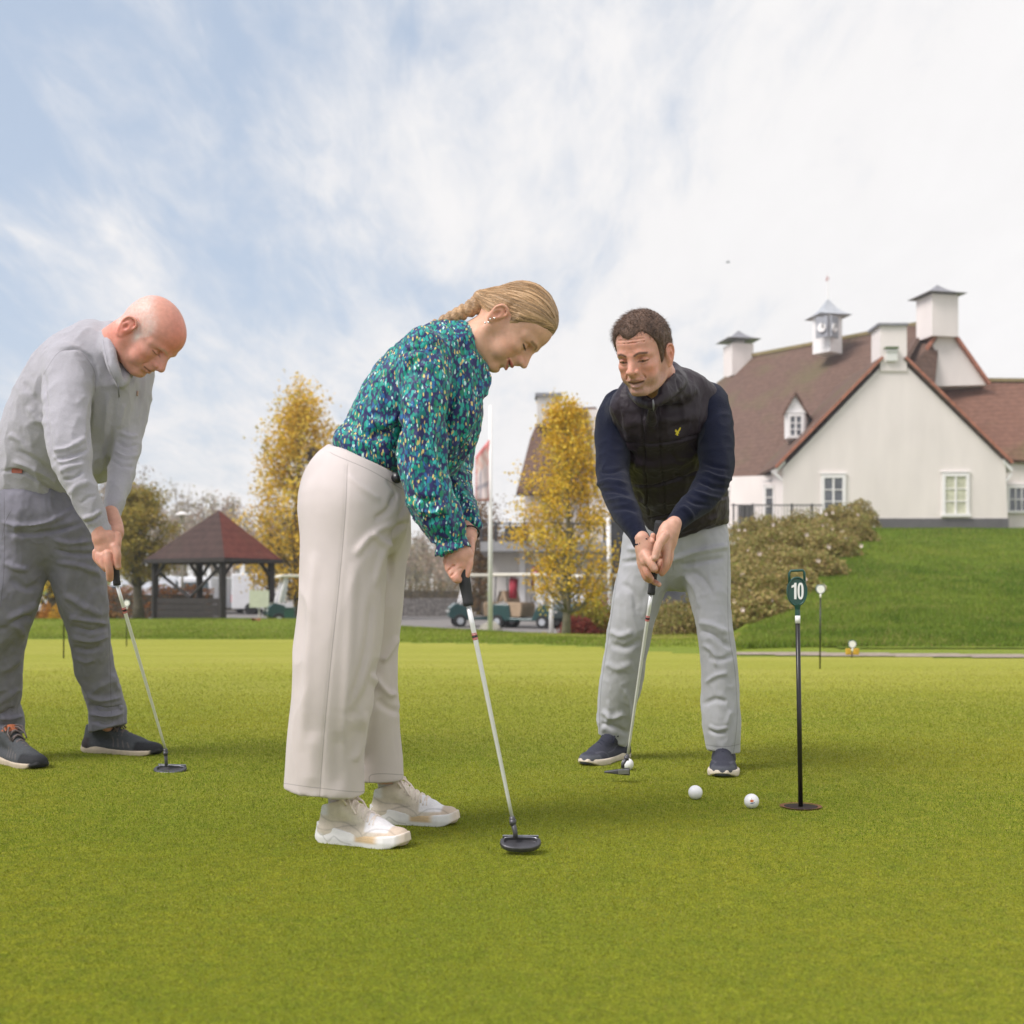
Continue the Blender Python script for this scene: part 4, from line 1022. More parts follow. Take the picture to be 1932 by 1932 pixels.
# --- practice pins
m_pin = mat('black_pin_rod', (.012, .011, .010), rough=.35, var=.05, vs=30)
m_pgreen = mat('dark_green_plastic', (.010, .062, .045), rough=.35, var=.05, vs=20, coat=.2)
m_pwhite = mat('white_plastic', (.80, .80, .78), rough=.4, var=.02)
def pin10():
    base = G(1511, 1527, 0.0); D_ = base[1]; S = FV/D_
    root = empty('putting_pin', base, 'putting green pin with dark green oval sign reading 10, standing in the nearest hole', 'golf pin', 'putting green hole pins')
    a = base+np.array((0, 0, -.03)); b = P(1505, 1173, D_)
    r = MB(); r.tube([a, b], .0068, 14); r.build('rod', m_pin, root, smooth=True)
    c = MB(); c.tube([P(1505, 1176, D_), P(1505, 1161.5, D_)], .0078, 14); c.build('collar', m_pwhite, root, smooth=True)
    g_ = MB(); g_.tube([P(1505, 1162, D_), P(1504.7, 1150, D_), P(1504.3, 1140, D_)], [.0078, .0072, .0105], 14)
    cc = P(1503.5, 1115.5, D_); W_ = 19.3/S; H_ = 27.5/S; n = 36
    ring = lambda s_, y: [cc+np.array((math.cos(2*math.pi*k/n)*W_*s_, y, math.sin(2*math.pi*k/n)*H_*s_*(1.0 if math.sin(2*math.pi*k/n) > 0 else 1.05))) for k in range(n)]
    prof = [ring(.86, -.0035), ring(.90, -.0070), ring(.97, -.0070), ring(1.0, -.0045), ring(1.0, .0045), ring(.95, .007)]
    V = [p for q_ in prof for p in q_]; F = []
    for i in range(len(prof)-1):
        for k in range(n): k2 = (k+1) % n; F.append((i*n+k, (i+1)*n+k, (i+1)*n+k2, i*n+k2))
    F.append(tuple(range(n))); F.append(tuple((len(prof)-1)*n+k for k in range(n-1, -1, -1)))
    g_.add(V, F); so = g_.build('sign_plate', m_pgreen, root, smooth=False, bevel=.0006)
    h = MB(); h.tube([P(1489.5, 1104, D_), P(1489, 1082, D_), P(1491.5, 1077, D_), P(1515, 1076, D_), P(1517.5, 1080.5, D_), P(1518, 1102, D_)], .0038, 10); h.build('handle', m_pgreen, root, smooth=True)
    # numerals 1 and 0, raised
    def cv(name, loops, holes=()):
        cu = bpy.data.curves.new(name, 'CURVE'); cu.dimensions = '2D'; cu.fill_mode = 'BOTH'; cu.extrude = .0009
        for lp in list(loops)+list(holes):
            sp = cu.splines.new('POLY'); sp.points.add(len(lp)-1); sp.use_cyclic_u = True
            for p_, (x, y) in zip(sp.points, lp): p_.co = (x/S, y/S, 0, 1)
        o = bpy.data.objects.new(name, cu); COL.objects.link(o)
        dg = bpy.context.evaluated_depsgraph_get(); me = bpy.data.meshes.new_from_object(o.evaluated_get(dg)); bpy.data.objects.remove(o)
        V = np.array([v.co[:] for v in me.vertices]); F = [list(p.vertices) for p in me.polygons]
        Wd = np.stack([V[:, 0], -V[:, 2], V[:, 1]], 1)+cc+np.array((0, -.0042, 0))
        link_mesh(name, Wd, F, m_pwhite, so, smooth=False)
    one = [(-1.5, -15), (-1.5, 16), (-5.2, 16), (-6.2, 12.6), (-10.8, 10.4), (-10.8, 6.2), (-5.8, 8.0), (-5.8, -15)]
    cv('numeral_one', [one])
    def ov(cx_, w_, h_, p=2.5): return [(cx_+np.sign(math.cos(t))*abs(math.cos(t))**(2/p)*w_, .4+np.sign(math.sin(t))*abs(math.sin(t))**(2/p)*h_) for t in np.linspace(0, 2*math.pi, 33)[:-1]]
    cv('numeral_zero', [ov(6.2, 5.6, 15.8)], [ov(6.2, 1.9, 11.6)[::-1]])
    # the cup
    hr = .054; cup = MB(); cup.tube([base+np.array((0, 0, .0068)), base+np.array((0, 0, -.10))], [hr, hr], 40, caps=False)
    cc_ = empty('hole_cup', base+np.array((0, 0, .0)), 'putting hole cut in the green around the foot of the number ten pin', 'golf hole')
    cu = cup.build('cup_wall', mat('soil_rim', (.24, .11, .045), rough=1, var=.6, vs=300, bump=1, bs=300), cc_)
    tp = MB(); n = 48; R1 = [base+np.array((math.cos(2*math.pi*k/n)*(hr+.003+.006*random.random()), math.sin(2*math.pi*k/n)*(hr+.004*random.random()), .0105)) for k in range(n)]
    R0 = [base+np.array((math.cos(2*math.pi*k/n)*(hr-.006), math.sin(2*math.pi*k/n)*(hr-.006), .0095)) for k in range(n)]
    tp.add(R1+R0, [(k, (k+1) % n, n+(k+1) % n, n+k) for k in range(n)]); tp.build('rim', mat('soil_rim'), cc_)
    dk = MB(); dk.add([base+np.array((math.cos(2*math.pi*k/n)*(hr-.005), math.sin(2*math.pi*k/n)*(hr-.005), .0085)) for k in range(n)], [tuple(range(n))]); dk.build('shade_disc', mat('painted_hole_shade', (.02, .010, .006), rough=1, var=.5, vs=200), cc_)  # flat dark disc below the rim, painted as the shade down the hole
pin10()
def pin(px, ybase, ytop, label, hidden=False, dd=None, disc=True):
    base = G(px, ybase, .006) if dd is None else GP(px, dd); D_ = base[1]; S = FV/D_
    root = empty('putting_pin', base, label, 'golf pin', 'putting green hole pins')
    top = P(px+1, ytop, D_); H = top[2]-base[2]
    r = MB(); r.tube([base+np.array((0, 0, -.02)), top-np.array((0, 0, .10))], .0062, 10); r.build('rod', m_pin, root, smooth=True)
    c = MB(); c.tube([top-np.array((0, 0, .105)), top-np.array((0, 0, .075))], .0075, 10); c.build('collar', m_pwhite, root, smooth=True)
    if disc:
        cc = top-np.array((0, 0, .037)); d = MB(); Rx = np.array([[1, 0, 0], [0, 0, -1], [0, 1, 0]])
        d.lathe(cc, [(.037, -.006), (.041, -.003), (.041, .003), (.037, .006)], 24, R=Rx); pl = d.build('sign_plate', m_pgreen, root)
        d2 = MB(); d2.lathe(cc+np.array((0, -.007, 0)), [(.033, -.001), (.033, .001)], 24, R=Rx); d2.build('white_disc', m_pwhite, pl)
    return root
pin(1547, 1262, 1103, 'black rodded pin with a round white sign, right of and behind the number ten pin')
pin(120, 1242, 1075, "thin black pin rod seen between the bald man's legs", disc=False)
pin(238.5, 1219, 1132, "small pin with white round sign behind the bald man's putter shaft")
pin(1607, 1243, 1208, 'low pin with round white sign by the path at the foot of the bank', dd=10.9)
lf = MB(); c = GP(1608, 11.0, .03); lf.box(c+np.array((-.038, 0, .028)), (.05, .03, .06)); lf.box(c+np.array((.038, 0, .028)), (.05, .03, .06)); lf.box(c+np.array((0, 0, .012)), (.04, .028, .03))
tag(lf.build('tee_marker', mat('yellow_marker', (.55, .33, .03), rough=.6, var=.15, vs=30), bevel=.008), 'yellow ground marker at the foot of the low white pin by the path', 'marker')
# ------------------------------------------------------------------ gazebo
m_dark = mat('dark_stained_timber', (.028, .022, .021), rough=.75, var=.25, vs=5)
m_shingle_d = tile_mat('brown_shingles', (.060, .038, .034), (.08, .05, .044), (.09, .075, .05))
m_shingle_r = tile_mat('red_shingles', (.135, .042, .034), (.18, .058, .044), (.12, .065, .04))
gz_ = empty('gazebo', GP(400, 46), 'open dark timber gazebo with a red brown pyramid roof', 'gazebo')
DG = 46.0; zb = zat(400, 46); ap = P(413, 962, DG); zt = P(0, 1055, DG)[2]; ze = zt
cl, cf, cr, cb = P(272, 1055, DG+.1), P(438, 1058, DG-2.6), P(533, 1063, DG+.6), P(372, 1052, DG+3.0)
cl[2] = cf[2] = cr[2] = cb[2] = ze-.02; 
cf = np.array([P(424, 0, DG-2.3)[0], DG-2.3, ze-.02])
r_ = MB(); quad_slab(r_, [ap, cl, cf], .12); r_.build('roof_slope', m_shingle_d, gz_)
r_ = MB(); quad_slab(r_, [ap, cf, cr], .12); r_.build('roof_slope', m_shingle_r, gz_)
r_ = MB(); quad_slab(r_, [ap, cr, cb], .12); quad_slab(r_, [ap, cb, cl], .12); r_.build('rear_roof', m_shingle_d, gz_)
f_ = MB()
for a, b in ((cl, cf), (cf, cr), (cr, cb), (cb, cl)): f_.bar(a+np.array((0, 0, -.06)), b+np.array((0, 0, -.06)), .07, .16)
f_.build('fascia', m_dark, gz_)
ctr = (cl+cr+cf+cb)/4
for c_ in (cl, cf, cr, cb):
    p_ = c_+(ctr-c_)*.16
    m_ = MB(); m_.box((p_[0], p_[1], (zb+ze)/2), (.22, .22, ze-zb), rz=.6); po = m_.build('post', m_dark, gz_)
pp = [c_+(ctr-c_)*.16 for c_ in (cl, cf, cr, cb)]
for (i, j) in ((0, 1), (1, 2), (2, 3), (3, 0)):
    a, b = pp[i].copy(), pp[j].copy(); u_ = (b-a)/np.linalg.norm(b-a)
    for s_, e_ in ((a, u_), (b, -u_)):
        m_ = MB(); m_.bar(np.array((s_[0], s_[1], ze-.75)), np.array((s_[0]+e_[0]*.6, s_[1]+e_[1]*.6, ze-.12)), .09); m_.build('brace', m_dark, gz_)
a, b = pp[0], pp[1]; m_ = MB()
for k in range(4):
    z_ = zb+.16+.235*k; m_.bar(np.array((a[0], a[1], z_)), np.array((b[0], b[1], z_)), .04, .22)
m_.build('board_wall', m_dark, gz_)
a, b = pp[3], pp[0]; m_ = MB(); 
for k in range(4):
    z_ = zb+.16+.235*k; m_.bar(np.array((a[0], a[1], z_)), np.array((b[0], b[1], z_)), .04, .22)
m_.build('board_wall', m_dark, gz_)
m_ = MB(); m_.bar(np.array((pp[0][0], pp[0][1]+.4, ze-.5)), np.array(((pp[0][0]+pp[1][0])/2, pp[0][1]-.8, zb+1.0)), .09); m_.build('cross_brace', m_dark, gz_)
m_ = MB(); m_.bar(np.array((pp[1][0]-.1, pp[1][1]+.2, ze-.3)), np.array(((pp[0][0]+pp[1][0])/2, pp[0][1]-.8, zb+1.0)), .09); m_.build('cross_brace', m_dark, gz_)
# ------------------------------------------------------------------ lamp posts, signs, poles
def lamp_post(px, ytop, d, label, head=True):
    b = GP(px, d); t = P(px, ytop, d); root = empty('lamp_post', b, label, 'lamp post'); m = MB(); m.tube([b, t-np.array((0, 0, .3))], [.06, .045], 8); m.build('pole', m_conc, root, smooth=True)
    if head:
        h = MB(); h.lathe(t-np.array((0, 0, .52)), [(.06, 0), (.10, .05), (.13, .36), (.10, .40)], 16); h.build('lantern', mat('lamp_milk', (.6, .58, .5), rough=.4, var=.05), root, smooth=True)
        h = MB(); h.lathe(t-np.array((0, 0, .14)), [(.12, -.02), (.34, -.02), (.30, .05), (.12, .14), (.03, .16)], 20); h.build('hood', m_white, root, smooth=True)
    return root
lamp_post(344, 966, 52, 'white hooded lamp post behind the left slope of the gazebo roof')
lamp_post(437, 1010, 80, 'thin grey pole far behind the gazebo opening', head=False)
fp = empty('flagpole', GP(925, 27.5), 'tall white flagpole with a limp red and white flag right of the woman', 'flagpole')
m_ = MB(); b_ = GP(925, 27.5); m_.tube([b_, P(925.5, 765, 27.5)], [.062, .035], 12); m_.build('pole', m_white, fp, smooth=True)
n_ = 14; V = []; rg = np.random.default_rng(2)
for j in range(n_+1):
    for i in range(9):
        u_ = i/8; v_ = j/n_; x_ = 923-26*u_; y_ = (862-24*(1-u_)*.0)+v_*84+(1-u_)*(-16)*(1-v_)+v_*0
        V.append(P(x_, y_-(18*(1-u_)*(1-v_)), 27.45)+np.array((0, .05*math.sin(u_*7+v_*3), 0)))
V = np.array(V); F = [(j*9+i, j*9+i+1, (j+1)*9+i+1, (j+1)*9+i) for j in range(n_) for i in range(8)]
mf = mat('flag_cloth', attr=True, rough=.8, var=.05, vs=6); cc = []
for j in range(n_+1):
    for i in range(9):
        edge = i in (0, 8) or j in (0, 1, n_); 
        cc.append((.62, .20, .20) if edge else ((.66, .55, .56) if (i*j) % 5 else (.30, .28, .34)) if j > 5 else (.70, .58, .56) if (i+j) % 3 else (.60, .26, .22))
fo = link_mesh('flag', V, F, mf, fp, colors=np.array(cc)); sm_ = fo.modifiers.new('thickness', 'SOLIDIFY'); sm_.thickness = .004
for (px, y0, d, lab) in ((1040, 1098, 29, 'short white pole at the front of the golf cart beside the yellow tree'), (1149, 955, 29, "white pole next to the vest man's sleeve and hip")):
    b_ = GP(px+(4 if px > 1100 else 0), d); o = MB(); o.tube([b_, P(px-(2 if px > 1100 else 0), y0, d)], [.06, .05], 12); tag(o.build('white_pole', m_white, smooth=True), lab, 'pole')
# information board
ib = empty('notice_board', GP(489, 42), 'pale blank notice board on a post right of the gazebo', 'sign'); m_ = MB(); m_.box(P(489, 1130, 42), (.70, .05, .62)); m_.build('panel', mat('pale_panel', (.52, .55, .42), rough=.6, var=.06), ib); m_ = MB(); m_.tube([GP(489, 42.1), P(489, 1142, 42.1)], .03, 8); m_.build('post', m_conc, ib)
m_ = MB(); c_ = GP(547, 38); m_.box(c_+np.array((0, 0, .33)), (.32, .25, .66)); m_.box(c_+np.array((0, 0, .69)), (.38, .3, .05)); tag(m_.build('bin', m_pgreen, bevel=.02), "small dark green bin by the crest left of the woman's trousers", 'bin')
# ------------------------------------------------------------------ golf carts
m_cart = mat('dark_teal_body', (.012, .052, .055), rough=.3, var=.1, vs=4, coat=.4); m_roof = mat('cream_roof', (.72, .68, .58), rough=.5, var=.04); m_tyre = mat('tyre', (.02, .02, .02), rough=.9, var=.1); m_seat = mat('tan_seat', (.36, .26, .17), rough=.7, var=.1); m_scr = mat('hazy_windscreen', (.55, .56, .60), rough=.15, var=.1, spec=.8)
def golf_cart(px, d, rz, label, s=1.0):
    b = GP(px, d); root = empty('golf_cart', b, label, 'golf cart', 'golf carts parked in the car park'); c, sn = math.cos(rz), math.sin(rz); R = np.array([[c, -sn, 0], [sn, c, 0], [0, 0, 1]])*s
    T = lambda x, y, z: b+R@np.array((x, y, z))
    def prof(pts, y0, y1, nm, m, par=root, bev=.03):
        q = MB(); q.prism([T(x, y0, z) for x, z in pts], R@np.array((0, y1-y0, 0))); return q.build(nm, m, par, bevel=bev)
    body = prof([(-1.15, .32), (-1.2, .72), (-.95, .82), (-.40, .80), (-.34, .36), (.45, .34), (.62, .72), (1.0, .84), (1.22, .66), (1.26, .36), (1.0, .26), (-1.0, .26)], -.58, .58, 'body', m_cart)
    prof([(-.50, .74), (-.48, .88), (.02, .86), (.05, .72), (.0, .38), (-.4, .38)], -.52, .52, 'seat', m_seat); prof([(-.62, .86), (-.72, 1.25), (-.62, 1.26), (-.50, .88)], -.5, .5, 'seat_back', m_seat)
    prof([(.62, .82), (.84, .86), (.55, 1.72), (.50, 1.72)], -.52, .52, 'windscreen', m_scr, bev=.005)
    prof([(-1.05, 1.74), (-1.0, 1.84), (.75, 1.84), (.86, 1.74)], -.62, .62, 'roof', m_roof)
    for x0, x1 in ((-.95, -.90), (.86, .60)):
        for y in (-.54, .54):
            q = MB(); q.tube([T(x0, y, .75), T(x1, y, 1.78)], .022, 6); q.build('roof_post', m_rail if x0 < 0 else m_white, root)
    for x in (-.82, .86):
        for y in (-.55, .55):
            Rx = np.array([[1, 0, 0], [0, 0, -1], [0, 1, 0]]); q = MB(); q.lathe(T(x, y, .23), [(.12, -.09), (.22, -.09), (.23, 0), (.22, .09), (.12, .09)], 20, R=R/s@Rx); w = q.build('wheel', m_tyre, root, smooth=False)
            q = MB(); q.lathe(T(x, y*1.0, .23), [(.04, -.095), (.115, -.095), (.115, .095), (.04, .095)], 14, R=R/s@Rx); q.build('rim', m_lead2, w)
    q = MB(); q.tube([T(.50, -.25, .8), T(.36, -.25, 1.02)], .018, 6); th = [T(.36+.03*math.sin(a), -.25+.17*math.cos(a), 1.02+.15*math.sin(a)) for a in np.linspace(0, 6.283, 17)]; q.tube(th, .014, 6); q.build('steering_wheel', m_rail, root)
    for y in (-.4, .4):
        q = MB(); q.box(T(1.235, y, .56), (.05, .16, .07), rz=rz); q.build('headlight', m_white, root)
    return root
golf_cart(912, 40.5, math.radians(188), 'teal golf cart with cream roof parked behind the boulder')
golf_cart(995, 39.0, math.radians(-28), 'teal golf cart with a red bag parked left of the yellow tree', 1.0)
golf_cart(1128, 42, math.radians(200), 'golf cart mostly hidden behind the yellow tree and red shrub')
golf_cart(566, 42.5, math.radians(200), "teal golf cart partly hidden behind the woman's trousers")
# golf bags on the second cart
for (px, py, m_n, col_, lab) in ((968, 1112, 'red_bag_cloth', (.35, .03, .05), 'red golf bag strapped on the golf cart left of the yellow tree'), (1010, 1098, 'dark_red_cloth', (.30, .05, .05), 'dark red bag on the rear of the cart nearest the yellow tree')):
    q = MB(); c_ = P(px, py, 38.9); q.tube([c_-np.array((0, 0, .3)), c_+np.array((.02, 0, .35))], [.13, .15], 12); 
    for k in range(4): q.tube([c_+np.array((-.06+.04*k, 0, .3)), c_+np.array((-.08+.06*k, 0, .52))], [.012, .022], 6)
    tag(q.build('golf_bag', mat(m_n, col_, rough=.7, var=.15), smooth=True), lab, 'golf bag')
# boulder, planters, gabion wall
def boulder(px, d, w, h, label):
    b = GP(px, d, -.06); bm = bmesh.new(); bmesh.ops.create_icosphere(bm, subdivisions=4, radius=1); V = np.array([v.co[:] for v in bm.verts]); F = [[v.index for v in f.verts] for f in bm.faces]; bm.free()
    r = 1+.13*vnoise(V*1.7+3)+.05*vnoise(V*5); V = V*r[:, None]*np.array((w, w*.7, h)); V[:, 2] += h*.3
    tag(link_mesh('boulder', V+b, F, mat('grey_stone', (.30, .28, .235), rough=.9, var=.25, vs=5, bump=.6, bs=12), None, origin=b), label, 'boulder')
boulder(927, 29.5, .34, .42, 'rounded grey boulder at the foot of the flagpole')
boulder(847, 30, .16, .12, "small low stone at the kerb left of the flagpole, beside the putter grip")
m_rust = mat('rusty_steel', (.12, .045, .03), rough=.8, var=.3, vs=3)
def planter(px0, px1, d, h, label):
    a, b = GP(px0, d), GP(px1, d); c_ = (a+b)/2; q = MB(); w_ = abs(b[0]-a[0]); z0 = c_[2]-.1
    root = empty('planter', c_, label, 'planter'); 
    for (dx, dy, sx, sy) in ((0, -.45, w_, .03), (0, .45, w_, .03), (-w_/2, 0, .03, .93), (w_/2, 0, .03, .93)):
        q = MB(); q.box((c_[0]+dx, c_[1]+dy, z0+h/2+.05), (sx, sy, h+.1)); q.build('side_panel', m_rust, root)
    q = MB(); q.box((c_[0], c_[1], z0+h-.02), (w_-.06, .84, .05)); q.build('soil', mat('dark_soil', (.05, .035, .025), rough=1, var=.4, vs=20), root)
planter(978, 1058, 23.3, .19, 'low rusty steel planter holding the yellow bedding plants')
planter(1084, 1165, 24.2, .42, 'rusty steel planter under the red and lime shrub')
planter(1273, 1312, 22.5, .42, "rusty steel planter seen between the vest man's legs")
gw = MB(); a, b = GP(700, 57), GP(880, 57); gw.bar(a+np.array((0, 0, .42)), b+np.array((0, 0, .42)), .6, .95)
tag(gw.build('gabion_wall', mat('stone_gabion', (.17, .16, .155), rough=.95, var=.55, vs=7, bump=1, bs=9)), "low grey stone gabion wall behind the car park, right of the woman's legs", 'wall')
# ------------------------------------------------------------------ parked vehicles far back
m_gl = mat('car_glass', (.05, .07, .08), rough=.1, var=.1, spec=.8)
def car(px, d, rz, col_, label, L=4.3, Wd=1.75, H=1.5, van=False):
    b = GP(px, d); root = empty('parked_van' if van else 'parked_car', b, label, 'van' if van else 'car', 'vehicles in the far car park'); c, sn = math.cos(rz), math.sin(rz); R = np.array([[c, -sn, 0], [sn, c, 0], [0, 0, 1]])
    T = lambda x, y, z: b+R@np.array((x, y, z))
    def pr(pts, y0, y1, nm, m, bev=.05): q = MB(); q.prism([T(x, y0, z) for x, z in pts], R@np.array((0, y1-y0, 0))); return q.build(nm, m, root, bevel=bev)
    h = L/2; mt = mat('paint_'+'_'.join(str(int(v*99)) for v in col_), col_, rough=.3, var=.04, coat=.5); w2 = Wd/2
    if van:
        pr([(-h, .3), (-h, H-.08), (-h+.1, H), (h*.45, H), (h*.72, H*.56), (h, H*.46), (h, .3)], -w2, w2, 'body', mt, .08)
        pr([(h*.46, H*.92), (h*.47, H*.60), (h*.70, H*.58)], -w2-.02, w2+.02, 'side_window', m_gl, .01); q = MB(); q.box(T(-h-.01, 0, H*.72), (.04, Wd*.8, H*.28), rz=rz); q.build('rear_window', m_gl, root)
    else:
        pr([(-h, .3), (-h, .85), (-h*.85, .95), (h*.42, .95), (h*.95, .78), (h, .35)], -w2, w2, 'body', mt, .08)
        pr([(-h*.86, .93), (-h*.62, H*.97), (h*.05, H), (h*.42, .94)], -w2+.1, w2-.1, 'cabin', m_gl, .05); pr([(-h*.62, H*.96), (-h*.58, H), (h*.05, H+.02), (h*.08, H*.97)], -w2+.12, w2-.12, 'roof', mt, .01)
    for x in (-h*.62, h*.62):
        for y in (-w2+.08, w2-.08):
            Rx = np.array([[1, 0, 0], [0, 0, -1], [0, 1, 0]]); q = MB(); q.lathe(T(x, y, .32), [(.18, -.11), (.31, -.11), (.33, 0), (.31, .11), (.18, .11)], 16, R=R@Rx); q.build('wheel', m_tyre, root)
    for y in (-w2+.15, w2-.15):
        q = MB(); q.box(T(-h-.0, y, .85), (.08, .16, .38 if van else .2), rz=rz); q.build('tail_light', mat('tail_red', (.5, .02, .04), rough=.3, var=0), root)
    return root
car(222, 66, math.radians(8), (.62, .65, .70), 'silver grey car behind the trunk of the round tree', H=1.55)
car(300, 68, math.radians(4), (.72, .74, .78), 'white van seen through the left bay of the gazebo', 5.0, 1.9, 2.1, van=True)
car(352, 66, math.radians(12), (.70, .70, .74), 'pale car seen between the gazebo braces', H=1.5)
car(404, 64, math.radians(80), (.66, .67, .70), 'white van with red rear lights seen through the middle of the gazebo', 4.8, 1.9, 2.0, van=True)
car(455, 66, math.radians(6), (.45, .55, .66), 'pale blue car right of the front gazebo post', H=1.5)
car(536, 62, math.radians(5), (.74, .75, .78), 'large white van right of the notice board', 5.2, 2.0, 2.15, van=True)
car(150, 67, math.radians(5), (.68, .70, .74), "white car seen behind the putter grip of the bald man", H=1.5)
# ------------------------------------------------------------------ small things
def leaf_on_green(px, py, label, s=.03):
    c_ = G(px, py, .012); q = MB(); V = [c_+np.array((math.cos(a)*s*(1+.3*math.cos(3*a)), math.sin(a)*s*.8, .006*math.sin(2*a))) for a in np.linspace(0, 6.28, 13)[:-1]]
    q.prism(V, (0, 0, .0015)); tag(q.build('fallen_leaf', mat('brown_leaf', (.22, .09, .03), rough=.8, var=.3, vs=60)), label, 'leaf')
c_ = GP(483, 22, .0); q = MB(); V = [c_+np.array((math.cos(a)*.09, math.sin(a)*.05, .05+.03*math.sin(2*a))) for a in np.linspace(0, 6.28, 11)[:-1]]; q.prism(V, (0, 0, .004)); tag(q.build('fallen_leaf', mat('brown_leaf', (.22, .09, .03), rough=.8, var=.3, vs=60)), 'brown fallen leaf on the rough grass below the gazebo opening', 'leaf')
bd = MB(); c_ = P(1373, 495, 60); bd.tube([c_+np.array((-.12, 0, 0)), c_, c_+np.array((.13, 0, .01))], [.01, .035, .008], 8); bd.prism([c_+np.array((-.03, 0, .01)), c_+np.array((.05, 0, .01)), c_+np.array((.02, -.22, .07))], (0, 0, .006)); bd.prism([c_+np.array((-.03, 0, .01)), c_+np.array((.05, 0, .01)), c_+np.array((.02, .22, .07))], (0, 0, .006))
tag(bd.build('bird', mat('grey_bird', (.12, .13, .16), var=.1)), 'tiny dark bird flying in the sky above the vest man', 'bird')
# ------------------------------------------------------------------ people
def rotm(yaw, pitch, roll):
    y, p, r = [math.radians(v) for v in (yaw, pitch, roll)]
    cy, sy, cp, sp, cr, sr = math.cos(y), math.sin(y), math.cos(p), math.sin(p), math.cos(r), math.sin(r)
    return np.array([[cy, -sy, 0], [sy, cy, 0], [0, 0, 1]]) @ np.array([[cp, 0, sp], [0, 1, 0], [-sp, 0, cp]]) @ np.array([[1, 0, 0], [0, cr, -sr], [0, sr, cr]])
def mat_skin(name, mott=.08):
    m = bpy.data.materials.new(name); m.use_nodes = True
    N = m.node_tree.nodes; L = m.node_tree.links; b = N['Principled BSDF']
    b.inputs['Roughness'].default_value = .48; b.inputs['Specular IOR Level'].default_value = .4
    b.inputs['Subsurface Weight'].default_value = .25; b.inputs['Subsurface Radius'].default_value = (1, .3, .15); b.inputs['Subsurface Scale'].default_value = .005
    a = N.new('ShaderNodeAttribute'); a.attribute_name = 'Col'
    tc = N.new('ShaderNodeTexCoord'); n = N.new('ShaderNodeTexNoise'); n.inputs['Scale'].default_value = 70; n.inputs['Detail'].default_value = 5; L.new(tc.outputs['Object'], n.inputs['Vector'])
    r = N.new('ShaderNodeMapRange'); r.inputs[1].default_value = .3; r.inputs[2].default_value = .7; r.inputs[3].default_value = 1-mott; r.inputs[4].default_value = 1+mott; L.new(n.outputs['Fac'], r.inputs[0])
    v = N.new('ShaderNodeVectorMath'); v.operation = 'SCALE'; L.new(a.outputs['Color'], v.inputs[0]); L.new(r.outputs[0], v.inputs['Scale']); L.new(v.outputs[0], b.inputs['Base Color'])
    n2 = N.new('ShaderNodeTexNoise'); n2.inputs['Scale'].default_value = 260; n2.inputs['Detail'].default_value = 3; L.new(tc.outputs['Object'], n2.inputs['Vector'])
    bp = N.new('ShaderNodeBump'); bp.inputs['Strength'].default_value = .22; bp.inputs['Distance'].default_value = .002; L.new(n2.outputs['Fac'], bp.inputs['Height']); L.new(bp.outputs[0], b.inputs['Normal'])
    return m
m_skin = mat_skin('skin')
def sm(x, a, b): return sstep(a, b, x)
def blob(L, c, r):
    r = np.array(r if hasattr(r, '__len__') else [r]*3, float)
    return np.exp(-(((L-np.array(c))/r)**2).sum(1))
